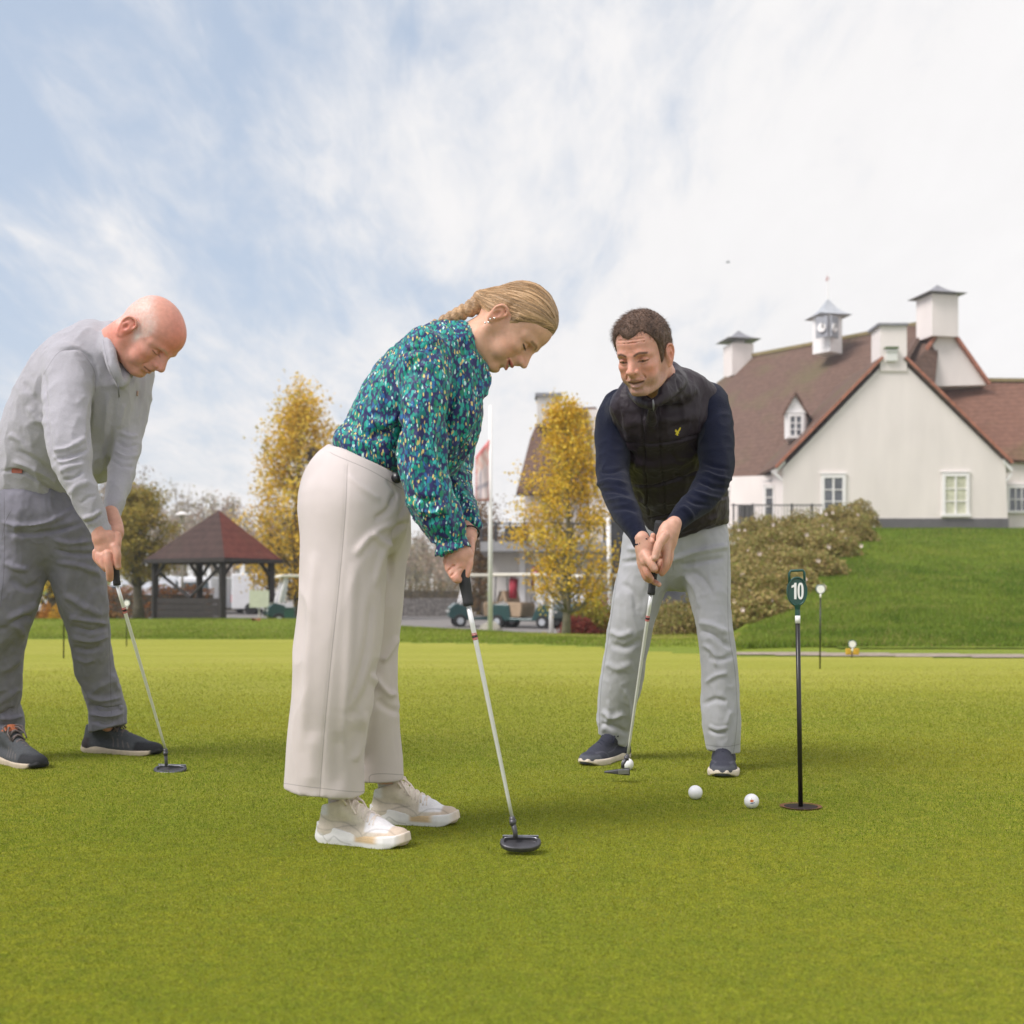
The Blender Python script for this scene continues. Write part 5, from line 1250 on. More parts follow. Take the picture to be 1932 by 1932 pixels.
def make_head(org, R, s, neck, prm):
    """local frame: x to the face, y to the left, z to the crown, origin between the ears.
    neck: list of (world point, radius). Returns world verts, faces, colours."""
    R = np.array(R)
    g = lambda k, d: prm.get(k, d)
    wneck = [((np.array(p)-org) @ R/s, r/s) for p, r in neck]
    zlo = min(-.12, min(p[2]-r for p, r in wneck)); xlo = min(-.12, min(p[0]-r for p, r in wneck)-.01)
    xhi = max(.15, max(p[0]+r for p, r in wneck))
    yr = max(.105, max(abs(p[1])+r for p, r in wneck)+.01)
    H = SDF((xlo, -yr, zlo), (xhi, yr, .165), .0019)
    w = g('w', 1.0)
    bk = g('back', 0.0); H.ell((bk, 0, .062), (.095-bk, .077*w, .078), k=0)
    H.ell((-.022+bk, 0, .018), (.070, .064*w, .062), k=.03)
    H.ell((.032, 0, .068), (.064, .064*w, .054), k=.02)
    H.ell((.040, 0, .0), (.056, .060*w, .066), k=.03)
    for sd_ in (-1, 1):
        H.chain([(.0, sd_*.060*w, -.015), (.012, sd_*.055*w, -.048), (.045, sd_*.040*w, -.064), (.080, sd_*.016, -.070)], [.015, .016, .016, .014], k=.022)
        H.ell((.066, sd_*.043*w, .006), (.024, .019, .016), k=.016)     # cheekbone
        H.ell((.064, sd_*.036*w, -.026), (.026, .024, .026), k=.018)    # cheek
    H.ell((.035, 0, -.045), (.045, .042*w, .030), k=.02)
    H.ell((.080, 0, -.030), (.026, .028, .028), k=.016)             # muzzle
    H.ell((.087, 0, -.063), (.0165, .020*g('chin', 1), .0155), k=.012)  # chin
    if g('jowl', 0):
        H.ell((.045, 0, -.072), (.036, .034, .018), k=.02)
    H.chain([(.066, -.052*w, .040), (.089, -.028, .048), (.0955, 0, .046), (.089, .028, .048), (.066, .052*w, .040)], [.008, .010, .009, .010, .008], k=.014)  # brow
    for sd_ in (-1, 1):                                             # sockets, lids
        H.ell((.098, sd_*.032, .030), (.015, .0185, .0125), k=.010, op='s')
        H.ell((.0775, sd_*.031, .0285), (.0135, .0140, .0125), k=.003)
        lid = g('lid', 0.0)
        H.chain([(.083, sd_*.045, .0285-.002), (.0915, sd_*.032, .032-lid), (.087, sd_*.018, .029-.002)], [.0022, .0030, .0022], k=.003)
        H.chain([(.082, sd_*.044, .0215), (.0895, sd_*.031, .0185), (.087, sd_*.019, .022)], [.0018, .0024, .0018], k=.004)
        H.chain([(.084, sd_*.045, .0255), (.0935, sd_*.031, .0240-lid*.3), (.089, sd_*.018, .0255)], [.0010, .0014, .0010], k=.0015, op='s')
    nz = g('nose', 1.0)
    H.chain([(.086, 0, .036), (.098, 0, .010), (.100, 0, -.006)], [.012, .0145*nz, .0125*nz], k=.010)
    H.chain([(.094, 0, .045), (.104*1, 0, .028), (.1155*1, 0, .013), (.121, 0, .004)], [.0075*nz, .0075*nz, .0085*nz, .0100*nz], k=.010)
    for sd_ in (-1, 1):
        H.ell((.1085, sd_*.0125*nz, .0005), (.0115, .0062, .0075), k=.005)
        H.ell((.1110, sd_*.0068, -.0085), (.0055, .0030, .0030), k=.003, op='s')
        H.chain([(.099, sd_*.022, -.008), (.094, sd_*.027, -.018), (.086, sd_*.032, -.032)], [.0012, .0022, .0014], k=.005, op='s')  # nasolabial
    H.ell((.098, 0, -.008), (.017, .0125*nz, .012), k=.010)
    op_ = g('open', 0.0)
    co = g('corner', 0.0)
    H.chain([(.095, -.024, -.0300+co), (.1065, -.009, -.0235), (.1085, 0, -.0255), (.1065, .009, -.0235), (.095, .024, -.0300+co)], [.0020, .0044, .0038, .0044, .0020], k=.004)
    H.chain([(.094, -.022, -.0315-op_*.4+co), (.104, -.009, -.0375-op_), (.1055, 0, -.038-op_), (.104, .009, -.0375-op_), (.094, .022, -.0315-op_*.4+co)], [.0020, .0044, .0048, .0044, .0020], k=.004)
    H.chain([(.097, -.025, -.0305+co), (.112, -.008, -.0308-op_*.5), (.113, .008, -.0308-op_*.5), (.097, .025, -.0305+co)], [.0010, .0014+op_*.55, .0014+op_*.55, .0010], k=.002, op='s')
    H.chain([(.100, -.012, -.048-op_), (.103, 0, -.049-op_), (.100, .012, -.048-op_)], [.003, .004, .003], k=.008, op='s')
    for sd_ in g('ears', (-1, 1)):                                  # ears
        y0 = sd_*.0765*w; e = g('ear', 1.0)
        q = lambda x, z, yy: (-.006+x*e, y0+sd_*yy, .004+z*e)
        H.ell(q(0, .0, .001), (.015*e, .011, .026*e), k=.006)
        H.ell(q(-.010, .004, .006), (.011*e, .0075, .026*e), k=.004)
        H.chain([q(.012, .004, .002), q(.014, .022, .005), q(.002, .032, .010), q(-.014, .024, .014), q(-.018, .004, .013), q(-.011, -.014, .008), q(-.003, -.027, .003), q(.006, -.026, .000), q(.008, -.014, .000)], [.0035, .0035, .0035, .0038, .0036, .0035, .0052, .0045, .003], k=.004)
        H.chain([q(.006, .012, .004), q(-.006, .014, .007), q(-.009, .0, .007), q(-.004, -.010, .004)], .0022, k=.003)
        H.ell(q(.001, .0, .015), (.0085, .0085, .012), k=.003, op='s')
        H.chain([q(.004, .022, .012), q(-.010, .014, .014), q(-.013, .002, .014)], [.002, .0026, .002], k=.002, op='s')
    H.chain([p for p, r in wneck], [r for p, r in wneck], k=.018)
    if 'extra' in prm: prm['extra'](H)
    V, F = H.mesh(); V = relax(V, F, 1, .35)
    # colour regions: pigment, plus shade painted into mouth gap and ear hollow
    base = np.array(prm['skin']); C = np.tile(base, (len(V), 1))
    red = np.array(prm.get('red', (1.12, .72, .66)))
    for c, r, a in [((.11, 0, .004), (.018, .016, .014), .55), ((.075, -.045, -.008), (.028, .022, .022), .5), ((.075, .045, -.008), (.028, .022, .022), .5),
                    ((-.008, -.082, .006), (.024, .014, .034), .7), ((-.008, .082, .006), (.024, .014, .034), .7), ((.09, 0, -.062), (.02, .02, .014), .2)]+prm.get('redden', []):
        f = blob(V, c, r)*a; C = C*(1-f[:, None])+C*red*f[:, None]
    lipc = np.array(prm.get('lip', (.42, .13, .11)))
    for ln, wd in (([(-.024, -.0300+co), (-.009, -.0238), (0, -.0255), (.009, -.0238), (.024, -.0300+co)], .0036), ([(-.021, -.0320-op_*.4+co), (0, -.0378-op_), (.021, -.0320-op_*.4+co)], .0044)):
        d, t = polydist(V[:, 1:], ln); f = sm(-d, -wd*1.4, -wd*.6)*(V[:, 0] > .088)*g('lipa', .8)
        C = C*(1-f[:, None])+lipc*f[:, None]
    d, t = polydist(V[:, 1:], [(-.023, -.0308+co), (0, -.0308-op_*.5), (.023, -.0308+co)]); f = sm(-d, -(.0022+op_*.45), -.0006)*(V[:, 0] > .085)*(V[:, 0] < (.118))
    dark = np.array((.06, .018, .014)); C = C*(1-f[:, None]*.9)+dark*f[:, None]*.9
    if g('teeth', 0):
        f = np.exp(-((V[:, 1])/.013)**2)*np.exp(-((V[:, 2]+.0300+op_*.35)/.0022)**2)*(V[:, 0] > .095); C = C*(1-f[:, None])+np.array((.75, .72, .66))*f[:, None]
    browc = np.array(prm.get('brow', (.08, .05, .03)))
    for sd_ in (-1, 1):
        d, t = polydist(V[:, 1:], [(sd_*.014, .0475), (sd_*.028, .0530), (sd_*.045, .0480)]); f = sm(-d, -.0050, -.0015)*(V[:, 0] > .05)*g('browa', .7)
        C = C*(1-f[:, None])+browc*f[:, None]
        d, t = polydist(V[:, 1:], [(sd_*.018, .0252), (sd_*.031, .0243), (sd_*.0455, .0262)]); f = sm(-d, -.0034, -.0008)*(V[:, 0] > .065)*g('lash', .85)
        C = C*(1-f[:, None])+np.array((.03, .02, .015))*f[:, None]
        f = blob(V, (.088, sd_*.031, .033), (.02, .02, .010))*.25; C = C*(1-f[:, None])+C*np.array((.85, .62, .60))*f[:, None]
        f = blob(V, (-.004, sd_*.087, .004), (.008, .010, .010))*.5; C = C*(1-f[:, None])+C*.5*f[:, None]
    if 'paint' in prm: C = prm['paint'](V, C)
    return V @ R.T*s+org, F, C
def hand_field(H, wrist, knuck, palm_r, fingers, thumb, D=None, sq=None):
    """palm from wrist to knuckles; every finger its own bent chain. all in world points"""
    H.chain([wrist[0], wrist[1]], [wrist[2], wrist[3]], k=.008)
    n = len(knuck)
    for i, kp in enumerate(knuck):
        H.chain([wrist[1]+(kp-knuck.mean(0))*.35, kp], [palm_r*.95, palm_r*.72], k=.010)
    for f in fingers: H.chain(f[0], f[1], k=.0035)
    if thumb is not None: H.chain(thumb[0], thumb[1], k=.006)
def merge(parts):
    V = []; F = []; C = []; b = 0
    for v, f, c in parts:
        V.append(v); F.append(f+b); C.append(c); b += len(v)
    return np.concatenate(V), np.concatenate(F), np.concatenate(C)
def colr(V, c): return np.tile(np.array(c, float), (len(V), 1))
class PX:
    """lays out points of one figure: photo units plus depth; radii in photo units"""
    def __init__(s, D): s.D = D
    def __call__(s, px, py, dd=0.0): return P(px, py, s.D+dd)
    def chain(s, H, lst, k=.01, sq=None, op='u', n=4):
        pts = [s(a[0], a[1], a[3] if len(a) > 3 else 0) for a in lst]; rs = [a[2]*(s.D+(a[3] if len(a) > 3 else 0))/FV for a in lst]
        H.chain(pts, rs, k=k, sq=(np.array([0, 1., 0]), sq) if sq else None, op=op, n=n)
def unproj(p): return (CX+p[0]/p[1]*FV, CY-(p[2]-CAMH)/p[1]*FV)
def bounds(lst, pad):
    ds = [lst[0][1], lst[1][1]]; px = [unproj(lst[0]), unproj(lst[1])]
    A = np.array([P(x[0], y[1], d) for x in px for y in px for d in ds]); return A.min(0)-pad, A.max(0)+pad
def shoe(name, parent, heel, toe, w, style, mats, s=1.0, seed=0, pitch=0.0):
    """heel, toe: ground points of the sole ends"""
    heel = np.array(heel, float); toe = np.array(toe, float)
    L0 = np.linalg.norm((toe-heel)[:2]); x = (toe-heel)/np.linalg.norm(toe-heel); y = np.cross([0, 0, 1.], x); y /= np.linalg.norm(y); z = np.cross(x, y)
    R = np.stack([x, y, z], 1); Ls = L0; k_ = Ls/.29
    st = style
    def out(V): return (V*np.array([k_, 1, 1])) @ R.T+heel
    # sole: outline in plan, rocker in side view
    S = SDF((-.02, -.07, -.02), (.31, .07, .09), .0025)
    X, Y, Z = np.meshgrid(*S.ax, indexing='ij')
    cen = np.interp(X, [0, .1, .2, .29], [0, -.002, .004, .0]); hw = np.interp(X, [-.0, .02, .05, .10, .15, .20, .235, .265, .29], [.018, .031, .036, .034, .037, .046, .045, .034, .014])*w
    dd = np.abs(Y-cen)-hw
    endd = np.maximum(-X+.002, X-.288)
    d2 = np.maximum(dd, endd)
    top = np.interp(X, [0, .05, .12, .2, .26, .29], st['soletop']); bot = np.interp(X, [0, .03, .08, .2, .25, .29], [.010, .001, 0, 0, .006, .022])
    flare = np.interp(Z, [0, .02, .045], [.000, .003, -.002]); 
    d = np.maximum(d2-flare, np.maximum(Z-top, bot-Z)); S.F = np.minimum(S.F, d.astype(np.float32))
    # round the field a little
    V, F = S.mesh(); V = relax(V, F, 4, .5)
    Vl = V.copy()
    C = st['solecol'](Vl)
    so = link_mesh('sole', out(V), F, mats[0], None, colors=C)
    # upper
    U = SDF((-.02, -.07, -.005), (.31, .07, .17), .0025)
    hz = st.get('collar', .105)
    U.chain([(.045, 0, .045), (.052, 0, hz-.01)], [.034*w, .031*w], k=.01, sq=((1, 0, 0), 1.15))
    U.chain([(.04, 0, .03), (.10, 0, .032), (.17, .001, .030), (.225, .003, .026), (.252, .002, .026)], [.034*w, .033*w, .040*w, .041*w, .032*w], k=.02, sq=((0, 0, 1), .72))
    U.chain([(.075, 0, hz-.018), (.115, 0, .080), (.155, 0, .062), (.20, 0, .045)], [.028*w, .026*w, .026*w, .026*w], k=.018)
    U.chain([(.086, 0, hz+.006), (.10, 0, hz-.018)], [.019*w, .022*w], k=.010, sq=((1, 0, 0), .55))      # tongue
    U.ell((.262, 0, .030), (.022, .026*w, .020), k=.015)
    U.cut((0, 0, .012), (0, 0, -1))
    U.cut((.045, 0, hz-.004), (-.22, 0, 1), k=.003, lo=(-.02, -.07, .06), hi=(.078, .07, .17))
    # ankle opening
    U.chain([(.048, 0, hz-.028), (.050, 0, hz+.03)], [.022*w, .027*w], k=.006, op='s', sq=((1, 0, 0), 1.3))
    V, F = U.mesh(); V = relax(V, F, 2, .5)
    if st.get('lines'): V = st['lines'](V, F)
    up = link_mesh('upper', out(V), F, mats[1], None, colors=st['upcol'](V))
    # laces
    lc = MB(); rg = np.random.default_rng(seed)
    topz = lambda x_: np.interp(x_, [.085, .115, .155, .20], [hz+.006, .1065*hz/.105, .0895, .0715])*1.0
    for i, x_ in enumerate(np.linspace(.095, .185, 6)):
        zt = topz(x_); hw_ = .017+.004*i/6
        lc.tube([(x_-.004, -hw_-.006, zt-.020), (x_, -hw_*.6, zt-.004), (x_+.003, 0, zt+.0015), (x_+.006, hw_*.6, zt-.004), (x_+.008, hw_+.006, zt-.020)], .0034, 6)
        lc.tube([(x_+.008, -hw_-.005, zt-.020), (x_+.004, -hw_*.5, zt-.003), (x_, hw_*.5, zt-.003), (x_-.006, hw_+.005, zt-.019)], .0030, 6)
    x_ = .09; zt = topz(x_)+.004
    for sd_ in (-1, 1):
        lc.tube([(x_, 0, zt), (x_-.002, sd_*.018, zt+.010), (x_+.012, sd_*.036, zt+.004), (x_+.022, sd_*.034, zt-.012), (x_+.010, sd_*.014, zt-.004), (x_, 0, zt)], .0032, 6)
        lc.tube([(x_, 0, zt), (x_+.014, sd_*.016, zt+.004), (x_+.034, sd_*(.026+.006*rg.random()), zt-.014), (x_+.050, sd_*.030, zt-.034)], .0030, 6)
    lv = np.array(lc.v); 
    la = link_mesh('laces', out(lv), lc.f, mats[2], None)
    e = empty(name, heel); 
    return up, so, la, e
def parent_keep(ch, par):
    """hang ch under par; par is at an unrotated location, mesh data shifted instead of transforms"""
    off = np.array(wloc(par)); cur = np.array(wloc(ch)) if ch.get('_w') is not None else np.array(ch.location)
    me = ch.data
    if me is not None:
        d = cur-off
        co = np.zeros(len(me.vertices)*3, np.float32); me.vertices.foreach_get('co', co); co = co.reshape(-1, 3)+d
        me.vertices.foreach_set('co', co.ravel().astype(np.float32)); me.update()
    ch.location = (0, 0, 0); ch.parent = par; ch['_w'] = [float(v) for v in off]
def add_shoe(parent, heel, toe, w, style, mats, seed=0):
    up, so, la, e = shoe('shoe', parent, heel, toe, w, style, mats, seed=seed)
    bpy.data.objects.remove(e)
    up.name = 'shoe'; parent_keep(up, parent)
    for o in (so, la): parent_keep(o, up)
    return up
def signed(p, line):
    line = catmull(np.array(line, float), 5); d = np.full(len(p), 1e9); sg = np.ones(len(p))
    for i in range(len(line)-1):
        a, b = line[i], line[i+1]; ab = b-a
        t = np.clip(((p-a)@ab)/(ab@ab+1e-9), 0, 1); r = p-a-t[:, None]*ab; dd = np.linalg.norm(r, axis=1)
        m = dd < d; d[m] = dd[m]; sg[m] = np.sign(ab[0]*r[m, 1]-ab[1]*r[m, 0])
    return d*sg
def mat_seam(name, rough=.75, var=.04, vs=14, bump=.12, bs=900, sheen=.15, dark=.55, nl=3, spec=.25, width=.9, stretch=(1, 1, 1), coat=0.0):
    """cloth coloured from Col with stitched seams where the signed seam distance crosses zero"""
    m = mat(name, attr=True, rough=rough, var=var, vs=vs, bump=bump, bs=bs, spec=spec, sheen=sheen, stretch=stretch, coat=coat)
    N = m.node_tree.nodes; L = m.node_tree.links; b = N['Principled BSDF']; src = b.inputs['Base Color'].links[0].from_socket
    a = N.new('ShaderNodeAttribute'); a.attribute_name = 'seams'; sp = N.new('ShaderNodeSeparateXYZ'); L.new(a.outputs['Vector'], sp.inputs[0])
    for i in range(nl):
        ab = N.new('ShaderNodeMath'); ab.operation = 'ABSOLUTE'; L.new(sp.outputs[i], ab.inputs[0])
        r = N.new('ShaderNodeMapRange'); r.inputs[1].default_value = width*.35; r.inputs[2].default_value = width; r.inputs[3].default_value = dark; r.inputs[4].default_value = 1; L.new(ab.outputs[0], r.inputs[0])
        v = N.new('ShaderNodeVectorMath'); v.operation = 'SCALE'; L.new(src, v.inputs[0]); L.new(r.outputs[0], v.inputs['Scale']); src = v.outputs[0]
    L.new(src, b.inputs['Base Color']); return m
def fabric(name, col, rough=.85, weave=700, bump=.25, var=.08, vs=25, sheen=.2, mottle=None, spec=.3, vs2=None, ns=(1, 1, 1)):
    m = mat(name, col, rough=rough, var=var, vs=vs, bump=bump, bs=weave, spec=spec, sheen=sheen, stretch=ns); return m
# ================================================================== the woman
def build_woman():
    D = 2.95; q = PX(D)
    who = empty('person', G(700, 1585), 'woman with braided blonde hair in teal patterned blouse and cream trousers', 'person')
    # --- trousers
    lo, hi = bounds([q(505, 1520, -.35), q(800, 820, .35)], .02)
    T = SDF(lo, hi, .0045)
    near = [(660, 960, 84, -.075), (654, 1000, 86, -.080), (650, 1057, 84, -.085), (643, 1135, 82, -.09), (635, 1232, 82, -.09), (627, 1316, 80, -.085), (618, 1369, 76, -.079), (613, 1440, 76, -.068), (611, 1540, 78, -.06)]
    far = [(700, 960, 74, .09), (702, 1000, 74, .095), (700, 1057, 68, .10), (697, 1135, 66, .11), (692, 1219, 62, .125), (694, 1306, 58, .13), (700, 1369, 54, .155), (706, 1430, 52, .17), (708, 1520, 54, .18)]
    q.chain(T, near, k=.0, sq=1.0); q.chain(T, far, k=.012, sq=1.15)
    q.chain(T, [(690, 872, 64), (674, 915, 88), (668, 955, 98), (682, 985, 86)], k=.03, sq=1.45)
    q.chain(T, [(640, 915, 62, -.04), (636, 960, 68, -.05), (642, 1010, 66, -.05)], k=.03, sq=1.3)
    q.chain(T, [(720, 925, 46, -.03), (722, 965, 44, -.04)], k=.03, sq=1.5)
    # waist and hems
    wa = q(632, 846); wb = q(765, 907); dirw = (wb-wa); nrm = np.array([-dirw[2], 0, dirw[0]]); nrm = nrm if nrm[2] > 0 else -nrm
    T.cut(wa, nrm)
    h1, h2 = q(532, 1491, -.10), q(690, 1505, -.10)
    # hem planes: near leg and far leg separately
    Y = T.ax[1]; ysplit = D+.055
    for (px0, py0, px1, py1, dd, y0, y1) in ((532, 1490, 690, 1505, -.10, lo[1], ysplit), (640, 1475, 760, 1473, .14, ysplit, hi[1])):
        a = q(px0, py0, dd); b = q(px1, py1, dd); n_ = np.array([(b-a)[2], 0, -(b-a)[0]]); n_ = n_ if n_[2] < 0 else -n_
        T.cut(a, n_, lo=(lo[0], y0, lo[2]), hi=(hi[0], y1, .6))
    inner = T.F+.013
    zmask = (T.ax[2] < .155)
    inner = np.where(zmask[None, None, :], inner, 1.0)
    T.F = np.maximum(T.F, -inner).astype(np.float32)
    V, F = T.mesh(); V = relax(V, F, 3, .5)
    fl = [([(742, 930), (734, 960), (706, 982)], 7, -.006), ([(758, 925), (765, 950), (750, 978)], 6, -.006), ([(752, 1000), (722, 1045), (706, 1110)], 8, .006), ([(745, 985), (700, 1010), (668, 1050)], 9, .005), ([(592, 1040), (582, 1200), (568, 1420)], 13, .0045), ([(668, 1060), (660, 1200), (646, 1460)], 13, .0045), ([(700, 1120), (688, 1230), (660, 1330)], 9, -.006), ([(770, 985), (745, 1000), (738, 1040), (735, 1100)], 7, -.008),
          ([(700, 1005), (725, 1025), (740, 1030)], 9, .005), ([(728, 905), (745, 930), (735, 948)], 5, -.004),
          ([(715, 1240), (700, 1290), (678, 1330), (660, 1360)], 16, -.007), ([(690, 1340), (684, 1400), (668, 1440)], 10, .006), 
          ([(753, 1200), (735, 1232), (720, 1250)], 9, .007), ([(750, 1305), (735, 1310), (716, 1290), (708, 1270)], 9, .008), ([(755, 1345), (730, 1335), (712, 1318)], 9, -.006),
          ([(655, 895), (690, 925), (720, 945)], 8, .003),
          ([(560, 1050), (565, 1200), (552, 1400)], 20, -.004), ([(700, 1080), (690, 1250), (670, 1380)], 22, .004), ([(590, 1380), (585, 1490)], 20, .004), ([(640, 1380), (638, 1495)], 18, -.005)]
    V = folds(V, F, fl)
    V = wrinkle(V, F, (7, 7, 3.5), .0028)
    p = proj(V); C = colr(V, (.575, .515, .495))
    N_ = vnormals(V, F); fr_ = np.where(N_[:, 1] < .1, 0, 50)
    sm1 = signed(p, [(655, 880), (652, 960), (640, 1100), (624, 1250), (612, 1380), (603, 1502)])
    sm2 = signed(p, [(530, 1477), (603, 1487), (692, 1493), (700, 1462), (762, 1462)]); sm3 = signed(p, [(625, 855), (640, 862), (700, 888), (757, 922)])
    V = V-N_*(np.exp(-(sm1/2.5)**2)*.0016*(N_[:, 1] < 0))[:, None]
    m_tr = mat_seam('cream_trousers_cloth', dark=.62, width=1.0)
    tr = link_mesh('trousers', V, F, m_tr, who, colors=C, attrs=dict(seams=np.stack([sm1+fr_, sm2+fr_, sm3+fr_], 1)))
    bt = MB(); c = q(749, 902, -.125); 
    bt.lathe(c, [(.004, -.016), (.0115, -.014), (.013, -.006), (.013, 0.010)], 20, R=np.array([[1, 0, 0], [0, 0, 1], [0, -1, 0]]).T @ np.eye(3))
    bo = bt.build('button', mat('black_button', (.012, .012, .015), rough=.3, var=0), None, smooth=True); parent_keep(bo, tr)
    # --- blouse
    lo, hi = bounds([q(610, 1075, -.36), q(945, 585, .36)], .02)
    B = SDF(lo, hi, .0046)
    q.chain(B, [(694, 855, 60), (728, 808, 72), (768, 758, 84), (806, 712, 84), (838, 668, 60), (862, 648, 40)], k=0, sq=1.3)
    q.chain(B, [(655, 835, 22), (700, 862, 30), (740, 872, 30)], k=.03, sq=3.2)
    q.chain(B, [(878, 712, 30, -.02), (868, 770, 44, -.01), (850, 830, 46), (825, 870, 38)], k=.035, sq=1.9)       # drape over the chest
    q.chain(B, [(800, 668, 50, -.115), (802, 735, 50, -.150), (799, 800, 48, -.165), (797, 860, 47, -.17), (803, 910, 45, -.175), (818, 955, 44, -.175), (838, 990, 39, -.17), (850, 1008, 30, -.165), (855, 1019, 19, -.165)], k=.012, sq=1.0)
    q.chain(B, [(854, 1014, 19, -.165), (855, 1026, 27, -.165), (857, 1042, 36, -.165), (858, 1064, 40, -.165)], k=.004)
    q.chain(B, [(865, 690, 44, .13), (862, 790, 46, .15), (852, 870, 40, .12), (858, 915, 34, .06), (872, 950, 27, .0), (881, 968, 20, -.03)], k=.02)
    q.chain(B, [(874, 955, 16, -.02), (883, 972, 19, -.045), (888, 990, 20, -.06)], k=.006)
    # stand-up ruffled collar
    q.chain(B, [(868, 618, 12, .03), (878, 640, 14, -.02), (890, 668, 14, -.035), (902, 692, 16, -.02), (910, 700, 12, .0)], k=.015, sq=2.6)
    q.chain(B, [(905, 700, 10, -.03), (913, 716, 13, -.04), (911, 738, 9, -.05)], k=.012)
    q.chain(B, [(896, 705, 8, -.06), (886, 740, 11, -.075), (880, 778, 12, -.08)], k=.010)
    q.chain(B, [(905, 712, 8, -.05), (898, 745, 10, -.07), (893, 785, 9, -.07)], k=.008)
    # cuts: near cuff end, far cuff end
    def cutpx(F_, x0, y0, x1, y1, dd, side, lo_, hi_, k=0):
        a = q(x0, y0, dd); b = q(x1, y1, dd); n_ = np.array([-(b-a)[2], 0, (b-a)[0]])
        if n_[2]*side < 0: n_ = -n_
        F_.cut(a, n_, k=k, lo=lo_, hi=hi_)
    cutpx(B, 822, 1050, 893, 1032, -.165, -1, q(800, 1100, -.36), (q(930, 985, -.36)[0], D-.09, q(930, 1010, -.1)[2]))
    # far cuff
    a = q(868, 972, -.05); b = q(893, 986, -.05)
    V, F = B.mesh()
    # neck opening is filled by the neck itself
    V = relax(V, F, 2, .5)
    fl = [([(757, 890), (756, 800), (758, 720), (790, 660)], 6, -.007), ([(838, 900), (836, 850), (848, 780), (855, 720)], 8, -.009), ([(795, 855), (830, 905), (838, 925)], 6, -.006),
          ([(700, 790), (730, 800), (755, 782)], 9, .006), ([(690, 825), (725, 815), (757, 805)], 8, -.007), ([(650, 820), (700, 840), (755, 830)], 9, .006), ([(680, 850), (720, 862), (755, 868)], 7, -.005),
          ([(775, 930), (800, 945), (830, 940)], 7, -.006), ([(790, 960), (815, 968), (845, 955)], 7, .007), ([(800, 985), (830, 980), (860, 968)], 6, -.006), ([(770, 760), (790, 790), (785, 840)], 10, .005),
          ([(815, 740), (820, 800), (812, 860)], 9, .005), ([(770, 700), (800, 690), (830, 700)], 8, .004), ([(880, 740), (872, 800), (868, 860)], 6, -.006), ([(893, 760), (886, 820), (884, 860)], 5, .005),
          ([(825, 1018), (850, 1022), (878, 1012)], 5, -.006), ([(832, 1030), (835, 1050)], 4, .004), ([(845, 1030), (848, 1056)], 4, -.004), ([(860, 1028), (866, 1052)], 4, .004), ([(875, 1022), (884, 1044)], 4, -.004),
          ([(760, 665), (800, 655), (850, 640)], 4, -.005), ([(765, 680), (800, 668)], 5, .005), ([(862, 935), (875, 950), (888, 952)], 5, -.004)]
    V = folds(V, F, fl); V = wrinkle(V, F, (16, 16, 9), .0040); V = wrinkle(V, F, (38, 38, 22), .0014)
    m = bpy.data.materials.new('blouse_print'); m.use_nodes = True; N = m.node_tree.nodes; L = m.node_tree.links; b_ = N['Principled BSDF']
    b_.inputs['Roughness'].default_value = .55; b_.inputs['Specular IOR Level'].default_value = .35; b_.inputs['Sheen Weight'].default_value = .15
    tc = N.new('ShaderNodeTexCoord')
    def vor(scale, loc, st=(1.5, 1.0, .8)):
        mp = N.new('ShaderNodeMapping'); mp.inputs['Location'].default_value = loc; mp.inputs['Scale'].default_value = st; mp.inputs['Rotation'].default_value = (0, math.radians(-18), 0); L.new(tc.outputs['Object'], mp.inputs[0])
        dn = N.new('ShaderNodeTexNoise'); dn.inputs['Scale'].default_value = 45; L.new(mp.outputs[0], dn.inputs['Vector'])
        ad = N.new('ShaderNodeVectorMath'); ad.operation = 'MULTIPLY_ADD'; ad.inputs[1].default_value = (.02, .02, .02); L.new(dn.outputs['Color'], ad.inputs[0]); L.new(mp.outputs[0], ad.inputs[2])
        v = N.new('ShaderNodeTexVoronoi'); v.inputs['Scale'].default_value = scale; L.new(ad.outputs[0], v.inputs['Vector']); return v
    def thr(v, a, b): 
        r = N.new('ShaderNodeMapRange'); r.inputs[1].default_value = a; r.inputs[2].default_value = b; r.inputs[3].default_value = 1; r.inputs[4].default_value = 0; L.new(v, r.inputs[0]); return r.outputs[0]
    def mixn(f, a, b):
        x = N.new('ShaderNodeMixRGB'); L.new(f, x.inputs[0])
        for i, c in ((1, a), (2, b)):
            if isinstance(c, tuple): x.inputs[i].default_value = (*c, 1)
            else: L.new(c, x.inputs[i])
        return x.outputs[0]
    v1 = vor(84, (0, 0, 0)); cr = N.new('ShaderNodeValToRGB'); cr.color_ramp.interpolation = 'CONSTANT'
    els = cr.color_ramp.elements; els[0].position = 0; els[0].color = (.0, .16, .16, 1); els[1].position = .28; els[1].color = (.0, .27, .19, 1)
    for pp, cc in ((.5, (.01, .12, .30)), (.62, (.02, .36, .32)), (.82, (.008, .20, .10))):
        e = els.new(pp); e.color = (*cc, 1)
    sx = N.new('ShaderNodeSeparateXYZ'); L.new(v1.outputs['Color'], sx.inputs[0]); L.new(sx.outputs[0], cr.inputs[0])
    c1 = mixn(thr(v1.outputs['Distance'], .46, .60), (.014, .016, .10), cr.outputs['Color'])
    v2 = vor(76, (3.3, 1.2, .7), (2.0, 1.2, .8)); s2x = N.new('ShaderNodeSeparateXYZ'); L.new(v2.outputs['Color'], s2x.inputs[0])
    cr2 = N.new('ShaderNodeValToRGB'); cr2.color_ramp.interpolation = 'CONSTANT'; e2 = cr2.color_ramp.elements; e2[0].color = (.62, .48, .16, 1); e2[1].position = .42; e2[1].color = (.5, .72, .70, 1)
